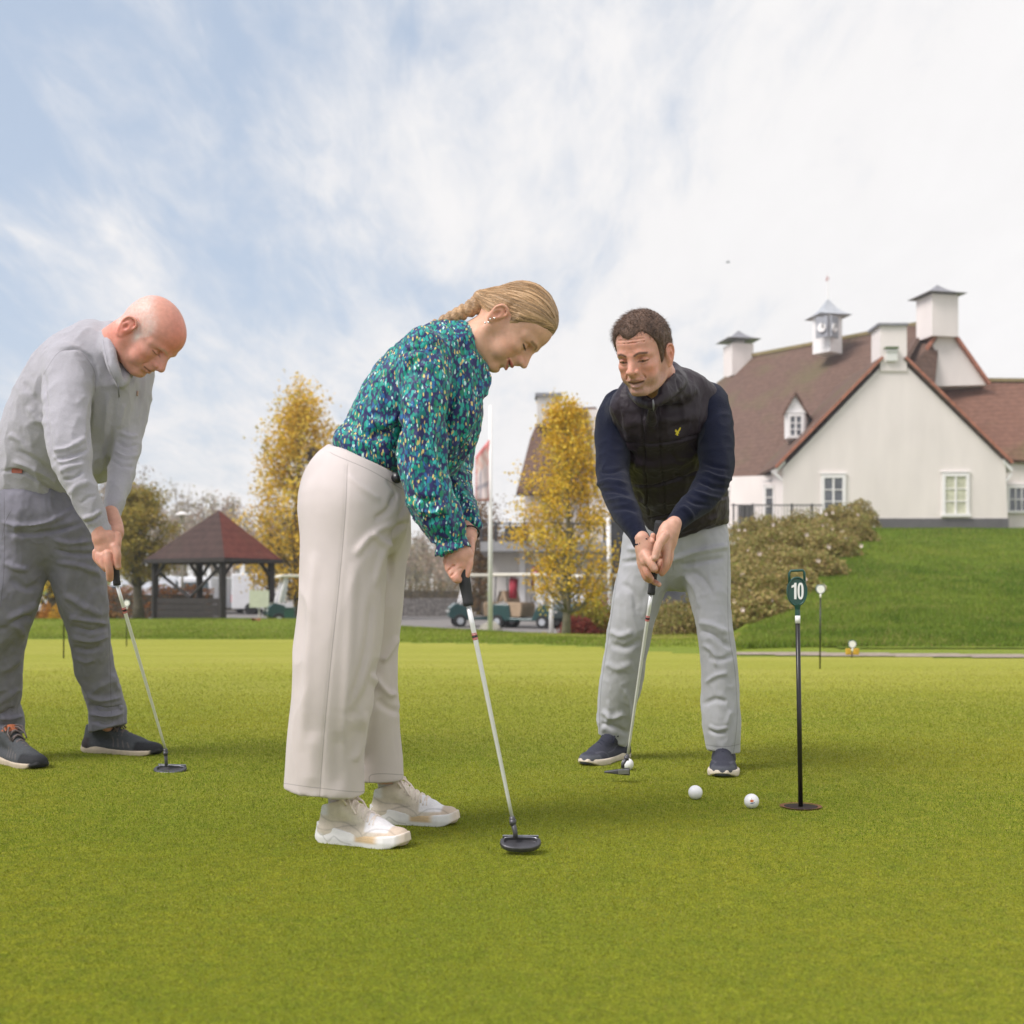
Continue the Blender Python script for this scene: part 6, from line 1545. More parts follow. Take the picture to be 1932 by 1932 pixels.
    for pp, cc in ((.6, (.012, .012, .08)), (.80, (.02, .3, .25))): e = e2.new(pp); e.color = (*cc, 1)
    L.new(s2x.outputs[1], cr2.inputs[0])
    pick = thr(v2.outputs['Distance'], .24, .36)
    c2 = mixn(pick, c1, cr2.outputs['Color'])
    L.new(c2, b_.inputs['Base Color'])
    nn = N.new('ShaderNodeTexNoise'); nn.inputs['Scale'].default_value = 55; nn.inputs['Detail'].default_value = 4; L.new(tc.outputs['Object'], nn.inputs['Vector'])
    bp = N.new('ShaderNodeBump'); bp.inputs['Strength'].default_value = .35; bp.inputs['Distance'].default_value = .006; L.new(nn.outputs['Fac'], bp.inputs['Height']); L.new(bp.outputs[0], b_.inputs['Normal'])
    link_mesh('blouse', V, F, m, who)
    # --- head
    R = rotm(-6, 62, -1); org = q(944.5, 612.5, .0)
    sk = (.62, .36, .245)
    neck = [(q(858, 668, .01), R2(44, D)), (q(885, 652, .0), R2(40, D)), (q(912, 634, .0), R2(38, D)), (q(935, 622, .0), R2(34, D))]
    def paint(V, C):
        return C
    hv, hf, hc = make_head(org, R, .985, neck, dict(skin=sk, w=.98, back=.012, corner=.006, lid=.006, open=.0025, teeth=1, lip=(.42, .10, .10), lipa=.9, brow=(.22, .13, .07), browa=.8, lash=.95, ear=.86, nose=.92, red=(1.08, .80, .76), paint=paint))
    parts = [(hv, hf, hc)]
    # --- hands, forearms
    A = SDF(*[np.array(v) for v in bounds([q(820, 1110, -.26), q(905, 960, .05)], .015)], .0019)
    q.chain(A, [(853, 1000, 17, -.165), (862, 1032, 18, -.165), (866, 1048, 21, -.165)], k=.005)
    q.chain(A, [(866, 1044, 22, -.165), (864, 1062, 23, -.165)], k=.006, sq=.72)
    q.chain(A, [(876, 1040, 12, -.165), (884, 1046, 9, -.165), (886, 1056, 6, -.16)], k=.006)
    # fingers wrap under the grip: index nearest the camera side
    q.chain(A, [(868, 1064, 12, -.172), (862, 1080, 9.5, -.178), (861, 1092, 8.5, -.182), (868, 1093, 7, -.170)], k=.0035)
    q.chain(A, [(858, 1062, 11, -.170), (853, 1078, 9, -.176), (858, 1088, 8, -.180), (866, 1084, 7, -.158)], k=.003)
    q.chain(A, [(851, 1058, 10, -.166), (847, 1070, 8.5, -.170), (853, 1079, 7.5, -.170), (862, 1076, 6.5, -.150)], k=.003)
    q.chain(A, [(847, 1050, 8.5, -.158), (843, 1060, 7, -.160), (848, 1068, 6.5, -.160), (857, 1068, 6, -.145)], k=.003)
    q.chain(A, [(883, 1046, 9, -.160), (886, 1062, 7.2, -.168), (883, 1077, 6.2, -.172), (881, 1086, 5.5, -.172)], k=.003)   # thumb along the grip
    q.chain(A, [(871, 1072, 1.6, -.186), (862, 1075, 2.2, -.192), (852, 1086, 1.8, -.188)], k=.003, op='s'); q.chain(A, [(860, 1066, 1.5, -.182), (852, 1070, 2.0, -.184), (846, 1078, 1.6, -.178)], k=.003, op='s')
    # far hand and wrist above
    q.chain(A, [(880, 968, 15, -.03), (884, 992, 15.5, -.06), (884, 1012, 16, -.09)], k=.005)
    q.chain(A, [(882, 1012, 16, -.09), (879, 1034, 17, -.115)], k=.006, sq=.8)
    for i, (x_, y_) in enumerate(((880, 1050), (876, 1046), (872, 1040), (869, 1034))):
        q.chain(A, [(882-i*2, 1032-i*3, 8, -.10), (x_-9, y_-4, 7, -.095), (x_-8, y_+5, 6.5, -.12)], k=.003)
    q.chain(A, [(888, 1020, 7.5, -.115), (889, 1040, 6.5, -.14), (886, 1056, 6, -.15)], k=.003)
    av, af = A.mesh(); ac = colr(av, (.62, .34, .25)); pj = proj(av)
    f = np.exp(-((pj[:, 1]-1088)/9)**2)*.3+np.exp(-((pj[:, 1]-1066)/6)**2)*.2; ac = ac*(1-f[:, None])+ac*np.array((1.05, .75, .7))*f[:, None]
    parts.append((av, af, ac))
    # ankles and feet
    K = SDF(*[np.array(v) for v in bounds([q(600, 1585, -.3), q(800, 1440, .3)], .02)], .004)
    q.chain(K, [(630, 1440, 26, -.035), (637, 1500, 19, -.035), (639, 1545, 19, -.035)], k=.0); q.chain(K, [(727, 1440, 26, .20), (733, 1485, 19, .205), (735, 1520, 19, .205)], k=0)
    kv, kf = K.mesh(); kc = colr(kv, (.58, .35, .26)); kz = np.where(kv[:, 1] < 3.03, .118, .112); f = sm(-kv[:, 2]+kz, -.002, .002); kc = kc*(1-f[:, None])+np.array((.50, .46, .50))*f[:, None]; parts.append((kv, kf, kc))
    # body under the clothes, coarse
    Z = SDF(*[np.array(v) for v in bounds([q(520, 1560, -.3), q(950, 580, .3)], .02)], .012)
    q.chain(Z, [(700, 880, 50), (760, 780, 58), (830, 690, 46), (880, 655, 30)], k=0, sq=1.2); q.chain(Z, [(672, 950, 64), (690, 900, 52)], k=.03, sq=1.3)
    q.chain(Z, [(655, 980, 50, -.08), (640, 1230, 34, -.09), (630, 1480, 18, -.09)], k=.02); q.chain(Z, [(700, 980, 48, .09), (706, 1230, 32, .12), (728, 1460, 18, .15)], k=.02)
    q.chain(Z, [(812, 690, 28, -.12), (800, 840, 22, -.165), (853, 1005, 15, -.165)], k=.02); q.chain(Z, [(860, 700, 28, .12), (858, 860, 20, .10), (880, 970, 13, -.03)], k=.02)
    zv, zf = Z.mesh(); parts.append((zv, zf, colr(zv, sk)))
    V, F, C = merge(parts); body = link_mesh('body', V, F, m_skin, who, colors=C)
    # --- hair
    s = .985
    Hh = SDF((-.13, -.10, -.07), (.125, .10, .165), .0021)
    w = .95
    Hh.ell((.012, 0, .062), (.083, .077*w, .078), k=0); Hh.ell((-.010, 0, .018), (.070, .064*w, .062), k=.03); Hh.ell((.032, 0, .068), (.064, .064*w, .054), k=.02); Hh.ell((.040, 0, .0), (.056, .060*w, .066), k=.03)
    X, Y_, Z_ = np.meshgrid(*Hh.ax, indexing='ij')
    ay = np.abs(Y_)
    hl = np.interp(X, [-.10, -.07, -.03, -.012, .012, .026, .040, .060, .080, .10], [-.012, -.022, -.020, .030, .030, .012, .046, .076, .096, .106])
    hl = hl+np.where(X > .05, np.clip(.045-ay, 0, .045)*.12, 0)
    thk = np.interp(Z_-hl, [-.002, .0, .008, .03, .06], [-.004, .0006, .003, .0075, .0085])
    Hh.F = np.maximum(Hh.F-thk, (hl-Z_-.002)*.7).astype(np.float32)
    # gathered roll at the back
    Hh.chain([(-.046, .0, .022), (-.068, 0, .004), (-.084, 0, -.012)], [.040, .030, .022], k=.02, sq=((0, 1, 0), 1.1))
    hv2, hf2 = Hh.mesh(); hv2 = relax(hv2, hf2, 3, .5)
    tie = np.array((-.090, 0, -.012)); dv = hv2-tie; along = np.linalg.norm(dv, axis=1)
    axis = np.array((.80, 0, .60)); u1 = np.array((0, 1, 0.)); u2 = np.cross(axis, u1)
    ang = np.arctan2(dv@u2, dv@u1)+along*1.6
    nrm_ = vnormals(hv2, hf2)
    g1 = np.sin(ang*46+2.0*vnoise(np.stack([ang*2, along*4, along*0], 1)))*.5+np.sin(ang*83+1.3+3*vnoise(np.stack([ang*5, along*7, along*0+4], 1)))*.5
    hv2 = hv2+nrm_*(g1*.0006+.0006*vnoise(np.stack([ang*30, along*16, along*0], 1)))[:, None]
    hcol = np.array((.42, .265, .135)); vv = vnoise(np.stack([ang*22, along*6, along*0+9], 1)); vb = vnoise(np.stack([ang*5, along*9, along*0+3], 1))
    hc2 = hcol*(1+.42*vv+.25*vb+.12*g1)[:, None]*np.array((1, 1, 1)); 
    rootd = sm(hv2[:, 0], .02, .10); hc2 = hc2*(1-.22*rootd)[:, None]
    m_hair = mat('blonde_hair', attr=True, rough=.42, var=.18, vs=240, bump=.3, bs=420, spec=.5, stretch=(1, 1, 1))
    hair = link_mesh('hair', hv2 @ R.T*s+org, hf2, m_hair, who, colors=np.clip(hc2, .02, .9))
    # strands combed over the shell towards the gathered nape
    rg = np.random.default_rng(5); HV = hv2; HN = nrm_
    hlv = np.interp(HV[:, 0], [-.012, .012, .026, .040, .060, .080, .10], [.030, .030, .012, .046, .076, .096, .106])
    front = np.where((HV[:, 0] > -.03) & (HV[:, 2]-hlv < .05))[0]; anyv = np.where(HV[:, 0] > -.06)[0]
    start = np.concatenate([rg.choice(front, 330), rg.choice(anyv, 330)]); SV = []; SF = []; SCc = []; nb2 = 0
    P0 = HV[start].copy(); tracks = [P0+HN[start]*.0012]; cur = P0
    for it in range(13):
        dirn = tie-cur; dist = np.linalg.norm(dirn, axis=1)[:, None]; nx_ = cur+dirn/dist*np.minimum(.012, dist*.5)+rg.normal(size=cur.shape)*.0006
        idx = np.array([np.argmin(((HV-p)**2).sum(1)) for p in nx_]); base_ = HV[idx]; off_ = ((nx_-base_)*HN[idx]).sum(1)[:, None]; cur = nx_-HN[idx]*off_; tracks.append(cur+HN[idx]*rg.uniform(.0001, .0012, (len(idx), 1)))
    TR = np.stack(tracks, 1)
    for i in range(len(start)):
        L_ = rg.integers(7, 14); pts = TR[i, :L_+1]; t_ = np.gradient(pts, axis=0); t_ /= np.linalg.norm(t_, axis=1)[:, None]+1e-9
        a_ = np.cross(t_, HN[start[i]]); a_ /= np.linalg.norm(a_, axis=1)[:, None]+1e-9; b_ = np.cross(t_, a_); r_ = np.interp(np.linspace(0, 1, len(pts)), [0, .2, .8, 1], [.0002, .0008, .0008, .0002])[:, None]*rg.uniform(.6, 1.3)
        ring_ = np.stack([pts+r_*(a_*math.cos(q_)+b_*math.sin(q_)) for q_ in (0, 2.1, 4.2)], 1).reshape(-1, 3); m_ = len(pts)
        for k in range(m_-1):
            for j in range(3): j2 = (j+1) % 3; SF.append((nb2+k*3+j, nb2+k*3+j2, nb2+(k+1)*3+j2, nb2+(k+1)*3+j))
        SV.append(ring_); SCc.append(np.tile(np.array((.44, .28, .145))*rg.uniform(.7, 1.4), (len(ring_), 1))); nb2 += len(ring_)
    SV = np.concatenate(SV)
    sto = link_mesh('strands', SV @ R.T*s+org, np.array(SF), m_hair, None, colors=np.clip(np.concatenate(SCc), .02, .9)); parent_keep(sto, hair)
    # braid: plaited lobes down the back
    path = catmull([q(905, 572, .0), q(892, 580, -.01), q(870, 591, -.02), (q(846, 602, -.03)), q(820, 614, -.035), q(798, 629, -.03)], 8)
    Bd = SDF(path.min(0)-.04, path.max(0)+.04, .0018)
    seg = np.linalg.norm(np.diff(path, axis=0), axis=1).cumsum(); tot = seg[-1]; nl = 17
    for i in range(nl):
        t = (i+.5)/nl; j = min(len(path)-2, int(np.searchsorted(seg, t*tot))); c = path[j]; tg = path[min(j+2, len(path)-1)]-path[max(j-1, 0)]; tg /= np.linalg.norm(tg)
        side = np.cross(tg, (0, -1, 0)); side /= np.linalg.norm(side); sgn = 1 if i % 2 else -1
        r0 = .0215*(1-.55*t); a = c+side*sgn*r0*.75-tg*.006; b = c-side*sgn*r0*.35+tg*.012
        Bd.chain([a, (a+b)/2+np.array((0, -.004, 0)), b], [r0*.45, r0*.66, r0*.4], k=.0025)
    bv, bf = Bd.mesh(); nb_ = vnormals(bv, bf); bn = vnoise(bv*np.array((260, 260, 420))); bv = bv+nb_*(bn*.0007)[:, None]
    bc = np.array((.38, .235, .12))*(1+.35*bn+.25*vnoise(bv*90))[:, None]
    br = link_mesh('braid', bv, bf, m_hair, None, colors=np.clip(bc, .02, .9)); parent_keep(br, hair)
    # earring
    er = MB(); ec = org+R@(np.array((.001, -.0885, -.012)))*s
    for k, (dx, dz) in enumerate(((0, .004), (-.003, -.006), (.002, -.014), (-.001, -.021))):
        er.lathe(ec+R@np.array((dx, -.001, dz)), [(.0006, -.0028), (.0028, -.001), (.0028, .001), (.0006, .0028)], 8)
    eo = er.build('earring', mat('silver_earring', (.85, .82, .78), metal=.9, rough=.25, var=0), None, smooth=True); parent_keep(eo, who)
    # hair tie wristband
    wb_ = MB(); c0 = q(886, 1006, -.085); ax_ = (q(884, 1012, -.09)-q(884, 992, -.06)); ax_ /= np.linalg.norm(ax_); e1 = np.cross(ax_, (0, 1, 0)); e1 /= np.linalg.norm(e1); e2 = np.cross(ax_, e1)
    ring = [c0+(e1*math.cos(t)+e2*math.sin(t))*.0235 for t in np.linspace(0, 2*math.pi, 21)]
    wb_.tube(ring, .0022, 6); wo_ = wb_.build('wristband', mat('black_cord', (.01, .01, .01), var=0), None, smooth=True); parent_keep(wo_, who)
    # --- shoes
    def solecol(V):
        C = colr(V, (.74, .73, .72))
        f = np.clip(sm(V[:, 0], .135, .15)*sm(-V[:, 0], -.225, -.20)*sm(V[:, 2], .014, .020), 0, 1); C = C*(1-f[:, None])+np.array((.60, .44, .26))*f[:, None]
        stripe = (np.sin(V[:, 2]*1500+V[:, 0]*40) > .3)*f*.12; C *= (1-stripe)[:, None]
        d, t = polydist(V[:, [0, 2]], [(.03, .035), (.055, .012), (.075, .026), (.10, .014), (.13, .010)]); g = np.exp(-(d/.0016)**2); C *= (1-.35*g)[:, None]
        f = sm(V[:, 2], .010, .002)[:, None]*.0; 
        f = sm(V[:, 0], .26, .285)*.55; C = C*(1-f[:, None])+np.array((.62, .46, .30))*f[:, None]
        return C
    def upcol(V):
        C = colr(V, (.62, .55, .46)); x, y, z = V.T
        f = sm(-z, -.062, -.050)*sm(x, .20, .215); C = C*(1-f[:, None])+np.array((.60, .49, .39))*f[:, None]       # toe guard
        f = sm(x, .165, .175)*sm(-x, -.245, -.235)*sm(z, .040, .046); C = C*(1-f[:, None])+np.array((.80, .78, .80))*f[:, None]  # white mesh
        f = sm(-x, -.06, -.04)*sm(z, .070, .08); C = C*(1-f[:, None])+np.array((.76, .74, .76))*f[:, None]
        f = sm(x, .08, .10)*sm(-x, -.17, -.16)*sm(z, .058, .066); C = C*(1-f[:, None])+np.array((.74, .66, .56))*f[:, None]
        for ln in ([(.02, .075), (.06, .062), (.10, .058), (.15, .045), (.17, .030)], [(.0, .045), (.05, .040), (.10, .050), (.14, .055)], [(.17, .035), (.20, .05), (.24, .048), (.275, .035)]):
            d, t = polydist(V[:, [0, 2]], ln); g = np.exp(-(d/.0016)**2); C *= (1-.28*g)[:, None]
        f = sm(-z, -.035, -.025)*sm(-x, -.05, -.03)*.8; C = C*(1-f[:, None])+np.array((.72, .72, .74))*f[:, None]
        return C
    stl = dict(soletop=[.056, .050, .038, .034, .038, .046], collar=.108, solecol=solecol, upcol=upcol)
    ms = mat('shoe_rubber_pale', attr=True, rough=.55, var=.05, vs=60); mu = mat('shoe_upper_pale', attr=True, rough=.75, var=.06, vs=120, bump=.15, bs=600); ml = mat('cream_laces', (.80, .70, .63), rough=.8, var=.1, vs=200)
    a = G(602, 1588); b = G(771, 1604); add_shoe(who, a, b, 1.0, stl, (ms, mu, ml), 1)
    a = G(697, 1556); b = G(866, 1560); add_shoe(who, a+np.array((0, .02, 0)), b, 1.0, stl, (ms, mu, ml), 2)
    return who

# ================================================================== shared bits for the men
def open_hem(T, a, b, lo_, hi_, th=.013, up=.05):
    n_ = np.array([(b-a)[2], 0, -(b-a)[0]]); n_ = n_ if n_[2] < 0 else -n_
    T.cut(a, n_, lo=lo_, hi=hi_)
def hollow_low(T, z, th=.013):
    zm = (T.ax[2] < z)[None, None, :]; T.F = np.maximum(T.F, -np.where(zm, T.F+th, 1.0)).astype(np.float32)
def cutline(F_, a, b, updir, lo=None, hi=None, k=0):
    """cut with the plane through a,b that contains the view depth; removes the side where updir points"""
    n_ = np.array([-(b-a)[2], 0, (b-a)[0]]); n_ = n_ if n_@np.array(updir, float) > 0 else -n_
    F_.cut(a, n_, k=k, lo=lo, hi=hi)
def finger(q, H, pts, r0=8.5, r1=6.5, k=.0032):
    n = len(pts); q.chain(H, [(p[0], p[1], r0+(r1-r0)*i/(n-1), p[2]) for i, p in enumerate(pts)], k=k)
def nail(q, pts): pass
# ================================================================== man in the black vest
def build_coach():
    D = 4.0; q = PX(D); sk = (.62, .325, .235)
    who = empty('person', G(1265, 1450), 'brown-haired man in black quilted vest and light grey trousers leaning over a putter', 'person')
    # trousers
    lo, hi = bounds([q(1100, 1440, -.3), q(1430, 960, .75)], .02); T = SDF(lo, hi, .0048)
    q.chain(T, [(1228, 1030, 52, .22), (1216, 1080, 49, .22), (1200, 1130, 46, .22), (1190, 1180, 42, .22), (1180, 1230, 41, .25), (1170, 1290, 40, .29), (1160, 1350, 34, .33), (1157, 1400, 29, .36), (1157, 1450, 29, .37)], k=0, sq=1.05)
    q.chain(T, [(1324, 1030, 50, .20), (1332, 1080, 46, .18), (1340, 1130, 40, .14), (1346, 1181, 34, .10), (1354, 1240, 34, .08), (1359, 1310, 36, .08), (1363, 1375, 36, .08), (1366, 1440, 27, .09)], k=.012, sq=1.1)
    q.chain(T, [(1272, 985, 90, .22), (1275, 1020, 96, .24), (1270, 1030, 52, .24)], k=.018, sq=.78)
    T.cut(q(1275, 975, .2), (0, 0, 1))
    lo2, hi2 = lo.copy(), hi.copy(); xs = q(1265, 1400, .2)[0]
    open_hem(T, q(1128, 1385, .36), q(1185, 1412, .36), lo, (xs, hi[1], hi[2]-.3)); open_hem(T, q(1335, 1414, .09), q(1392, 1420, .09), (xs, lo[1], lo[2]), (hi[0], hi[1], hi[2]-.3))
    hollow_low(T, .17)
    V, F = T.mesh(); V = relax(V, F, 3, .5)
    fl = [([(1260, 1062), (1300, 1045), (1350, 1035), (1374, 1030)], 7, .009), ([(1282, 1068), (1320, 1060), (1370, 1052)], 6, -.008), ([(1260, 1058), (1225, 1040), (1180, 1035)], 7, .008), ([(1255, 1072), (1215, 1058), (1172, 1062)], 6, -.007),
          ([(1290, 1080), (1310, 1110), (1320, 1150)], 7, .007), ([(1300, 1075), (1330, 1095), (1350, 1130)], 7, -.006), ([(1245, 1095), (1225, 1130), (1215, 1170)], 8, .006), ([(1172, 1100), (1195, 1120), (1200, 1160)], 8, -.005),
          ([(1318, 1175), (1345, 1180), (1372, 1196)], 7, .009), ([(1320, 1190), (1350, 1200), (1380, 1225)], 6, -.009), ([(1325, 1215), (1345, 1232), (1350, 1260)], 6, .007), ([(1335, 1240), (1360, 1245), (1385, 1235)], 6, -.006), ([(1328, 1290), (1350, 1275), (1375, 1270)], 6, .006),
          ([(1325, 1330), (1350, 1320), (1372, 1325)], 6, -.006), ([(1336, 1376), (1352, 1384), (1370, 1381)], 4, -.006), ([(1338, 1368), (1355, 1376), (1376, 1371)], 4, .005), ([(1380, 1340), (1370, 1370)], 6, .005),
          ([(1150, 1190), (1170, 1200), (1195, 1190)], 8, .007), ([(1150, 1215), (1180, 1222), (1210, 1205)], 8, -.007), ([(1140, 1250), (1165, 1262), (1195, 1250)], 9, .005), ([(1135, 1340), (1155, 1355), (1180, 1345)], 7, .008), ([(1132, 1365), (1160, 1372), (1185, 1385)], 6, -.008),
          ([(1135, 1385), (1150, 1350), (1145, 1320)], 6, .005), ([(1180, 1300), (1188, 1340), (1190, 1380)], 7, .006)]
    V = folds(V, F, fl); V = wrinkle(V, F, (8, 8, 5), .0032); V = wrinkle(V, F, (24, 24, 15), .0010); p = proj(V); N_ = vnormals(V, F); fr_ = np.where(N_[:, 1] < .1, 0, 50)
    s1 = signed(p, [(1374, 1020), (1374, 1180), (1386, 1260), (1391, 1350), (1384, 1420)]); s2 = signed(p, [(1268, 1020), (1270, 1075)]); s3 = signed(p, [(1168, 1060), (1150, 1190), (1134, 1300), (1131, 1385)])
    ht = signed(p, [(1325, 1404), (1365, 1409), (1400, 1403)]); s2 = np.where(np.abs(ht) < np.abs(s2), ht, s2)
    tr = link_mesh('trousers', V, F, mat_seam('grey_chino', dark=.6, width=.8, vs=30, var=.05), who, colors=colr(V, (.39, .395, .415)), attrs=dict(seams=np.stack([s1+fr_, s2+fr_, s3+fr_], 1)))
    # navy jumper: arms, and shoulders under the vest
    lo, hi = bounds([q(1100, 1050, -.55), q(1410, 690, .45)], .02); A = SDF(lo, hi, .0045)
    q.chain(A, [(1170, 768, 34, -.04), (1158, 800, 35, -.06), (1156, 850, 33, -.09), (1157, 900, 31, -.15), (1168, 940, 29, -.24), (1188, 980, 25, -.34), (1204, 1008, 19, -.38), (1218, 1032, 18.5, -.40)], k=0)
    q.chain(A, [(1335, 758, 38, -.10), (1347, 800, 36, -.14), (1351, 850, 34, -.19), (1349, 895, 33, -.24), (1325, 938, 29, -.30), (1295, 966, 24, -.35), (1272, 990, 19, -.38), (1258, 1003, 18, -.39)], k=0)
    q.chain(A, [(1180, 770, 34, -.12), (1250, 745, 44, -.15), (1330, 765, 34, -.12)], k=.03)
    cutline(A, q(1200, 1032, -.4), q(1226, 1014, -.4), (.6, 0, -1), lo=q(1190, 1060, -.55), hi=q(1240, 1000, -.2))
    cutline(A, q(1260, 983, -.4), q(1278, 1004, -.4), (-1, 0, -.6), lo=q(1240, 1035, -.44), hi=q(1275, 975, -.2))
    V, F = A.mesh(); V = relax(V, F, 2, .5)
    fl = [([(1125, 915), (1150, 908), (1185, 915)], 5, .007), ([(1130, 928), (1160, 925), (1192, 935)], 5, -.007), ([(1140, 945), (1170, 942), (1200, 950)], 5, .006), ([(1150, 962), (1180, 958), (1205, 965)], 5, -.005), ([(1130, 890), (1150, 892), (1180, 885)], 5, -.005),
          ([(1382, 905), (1355, 900), (1325, 890)], 5, .007), ([(1375, 922), (1345, 918), (1315, 905)], 5, -.008), ([(1362, 940), (1330, 935), (1305, 925)], 5, .007), ([(1345, 955), (1315, 950), (1295, 940)], 5, -.006), ([(1380, 885), (1350, 880), (1325, 870)], 5, -.005), ([(1310, 985), (1300, 965), (1285, 955)], 5, .005),
          ([(1196, 1025), (1212, 1018), (1222, 1008)], 2.5, -.003), ([(1270, 978), (1280, 990), (1286, 1002)], 2.5, -.003)]
    V = folds(V, F, fl); V = wrinkle(V, F, (11, 11, 12), .0022)
    link_mesh('jumper', V, F, mat('navy_knit', (.0075, .010, .026), rough=.95, var=.15, vs=60, bump=.5, bs=350, sheen=.1, spec=.15), who)
    # vest
    lo, hi = bounds([q(1130, 1050, -.5), q(1410, 650, .65)], .02); B = SDF(lo, hi, .0042)
    q.chain(B, [(1290, 990, 83, .22), (1286, 950, 88, .16), (1276, 900, 91, .08), (1262, 850, 94, 0), (1252, 800, 92, -.08), (1250, 765, 78, -.13)], k=0, sq=.72)
    q.chain(B, [(1172, 768, 27, -.14), (1196, 742, 27, -.16), (1240, 722, 30, -.17), (1300, 732, 28, -.14), (1332, 748, 26, -.11)], k=.03, sq=1.5)
    # arm openings
    q.chain(B, [(1128, 770, 30, -.10), (1120, 840, 34, -.12)], k=.012, op='s', sq=1.6); q.chain(B, [(1375, 770, 38, -.10), (1372, 850, 34, -.2)], k=.012, op='s', sq=1.6)
    # standing collar
    C_ = lambda *L_: [(x, y, r, d-D) for x, y, r, d in L_]
    q.chain(B, C_((1270, 702, 11, 3.86), (1284, 712, 13, 3.78), (1276, 728, 14, 3.68), (1256, 746, 13, 3.62), (1236, 760, 10, 3.60)), k=.010, sq=.9)
    q.chain(B, C_((1270, 690, 8, 3.84), (1277, 702, 9, 3.76), (1268, 718, 9, 3.67), (1250, 736, 8, 3.61)), k=.012)
    q.chain(B, C_((1262, 700, 11, 3.88), (1222, 712, 12, 3.84), (1196, 732, 12, 3.76), (1204, 752, 12, 3.66), (1226, 764, 9, 3.60)), k=.010)
    q.chain(B, C_((1258, 750, 14, 3.70), (1290, 740, 16, 3.76), (1300, 730, 16, 3.80)), k=.02)
    q.chain(B, C_((1212, 790, 40, 3.82), (1250, 795, 46, 3.82), (1288, 785, 40, 3.83)), k=.05, sq=.75)
    q.chain(B, [(1232, 762, 8, -.375), (1229, 790, 9, -.27), (1229, 835, 9, -.15), (1233, 900, 9, -.055), (1240, 990, 9, .09)], k=.012)
    cutline(B, q(1215, 1032, .1), q(1376, 986, .1), (0, 0, -1))
    V, F = B.mesh(); V = relax(V, F, 2, .5)
    fl = [([(1158, 834), (1213, 838), (1245, 838), (1322, 820), (1350, 812)], 3, -.008), ([(1185, 913), (1238, 916), (1322, 889), (1360, 872)], 3, -.008), ([(1215, 980), (1260, 972), (1330, 950), (1375, 935)], 3, -.008),
          ([(1213, 765), (1215, 840), (1220, 920), (1226, 990)], 2.5, -.006), ([(1243, 752), (1245, 840), (1252, 920), (1258, 1000)], 2.5, -.006),
          ([(1170, 800), (1240, 795), (1330, 780)], 14, .005), ([(1170, 875), (1240, 878), (1340, 850)], 15, .008), ([(1200, 950), (1260, 945), (1350, 915)], 14, .008), ([(1270, 1003), (1320, 990), (1365, 972)], 9, .005),
          ([(1180, 848), (1195, 866), (1190, 890)], 6, -.006), ([(1262, 850), (1280, 870), (1300, 865)], 6, -.005), ([(1300, 838), (1315, 855), (1335, 850)], 6, .005), ([(1270, 890), (1285, 905), (1310, 900)], 6, -.005), ([(1200, 925), (1215, 945)], 6, -.005),
          ([(1283, 745), (1290, 775), (1288, 800)], 7, .004), ([(1330, 740), (1322, 790), (1325, 840)], 5, -.004), ([(1165, 760), (1172, 800), (1180, 840)], 5, -.004), ([(1276, 712), (1284, 740)], 3, -.004), ([(1225, 1022), (1280, 1014), (1372, 976)], 3, .004)]
    V = folds(V, F, fl); V = wrinkle(V, F, (13, 13, 9), .0026); V = wrinkle(V, F, (40, 40, 30), .0008)
    m_v = mat('black_nylon', (.021, .0135, .020), rough=.5, var=.1, vs=40, bump=.15, bs=120, spec=.32, sheen=.05)
    ve = link_mesh('vest', V, F, m_v, who)
    # the small yellow emblem on the chest
    pj = proj(V); k = np.argmin((pj[:, 0]-1278)**2+(pj[:, 1]-814)**2+np.where(vnormals(V, F)[:, 1] < 0, 0, 1e5)); e0 = V[k]; 
    em = MB(); dd = e0[1]-.0045; sh = [(-7, -6), (-4, -6.5), (-1.5, -2), (1, -1), (4.5, -7.5), (7, -7), (5.5, -3), (2.5, 1.5), (4, 3.5), (1.2, 4), (1.8, 7.5), (-.5, 8), (-2, 5.5), (-4.5, 6), (-1.8, 2.5), (-5, -.5)]
    em.prism([P(1278+x, 814+y, dd+.0006*y*0-(x*.0004)) for x, y in sh], (0, .003, 0)); eo = em.build('emblem', mat('yellow_embroidery', (.75, .60, .04), rough=.7, var=.1, vs=400), None); parent_keep(eo, ve)
    zp = MB(); zp.tube([q(1232, 754, -.435), q(1233, 764, -.43), q(1233, 774, -.41)], [.0022, .003, .002], 6); zo = zp.build('zip_pull', m_lead, None, smooth=True); parent_keep(zo, ve)
    # head
    R = rotm(239.7, 29.9, -1.3); org = P(1218, 678, 3.6)
    neck = [(P(1256, 756, 3.86), R2(38, 3.86)), (P(1246, 722, 3.77), R2(35, 3.77)), (P(1234, 696, 3.68), R2(34, 3.68))]
    def paint(V, C):
        # stubble over jaw and lip, greying
        f = sm(-V[:, 2], .008, .040)*sm(V[:, 0], .005, .035)*.40; f = np.clip(f, 0, .5)
        d, t = polydist(V[:, 1:], [(-.02, -.031), (.02, -.031)]); f = f*sm(d, .004, .008)
        n = vnoise(V*700); C = C*(1-f[:, None])+(np.array((.30, .235, .20))*(1+.5*n)[:, None])*f[:, None]
        f = blob(V, (.02, .075, .0), (.014, .02, .035))*.5; C = C*(1-f[:, None])+np.array((.22, .17, .14))*f[:, None]
        # irises
        for s_ in (-1, 1):
            f = blob(V, (.091, s_*.0315, .0265), (.008, .0052, .0044))**1.3*1.0; C = C*(1-np.clip(f, 0, 1)[:, None])+np.array((.035, .03, .028))*np.clip(f, 0, 1)[:, None]
        return C
    def extra(H):
        for z_ in (.062, .072, .082, .091): H.chain([(.078, -.040, z_-.002), (.092, -.015, z_+.001), (.0925, .015, z_+.001), (.078, .040, z_-.002)], .0016, k=.0035, op='s')
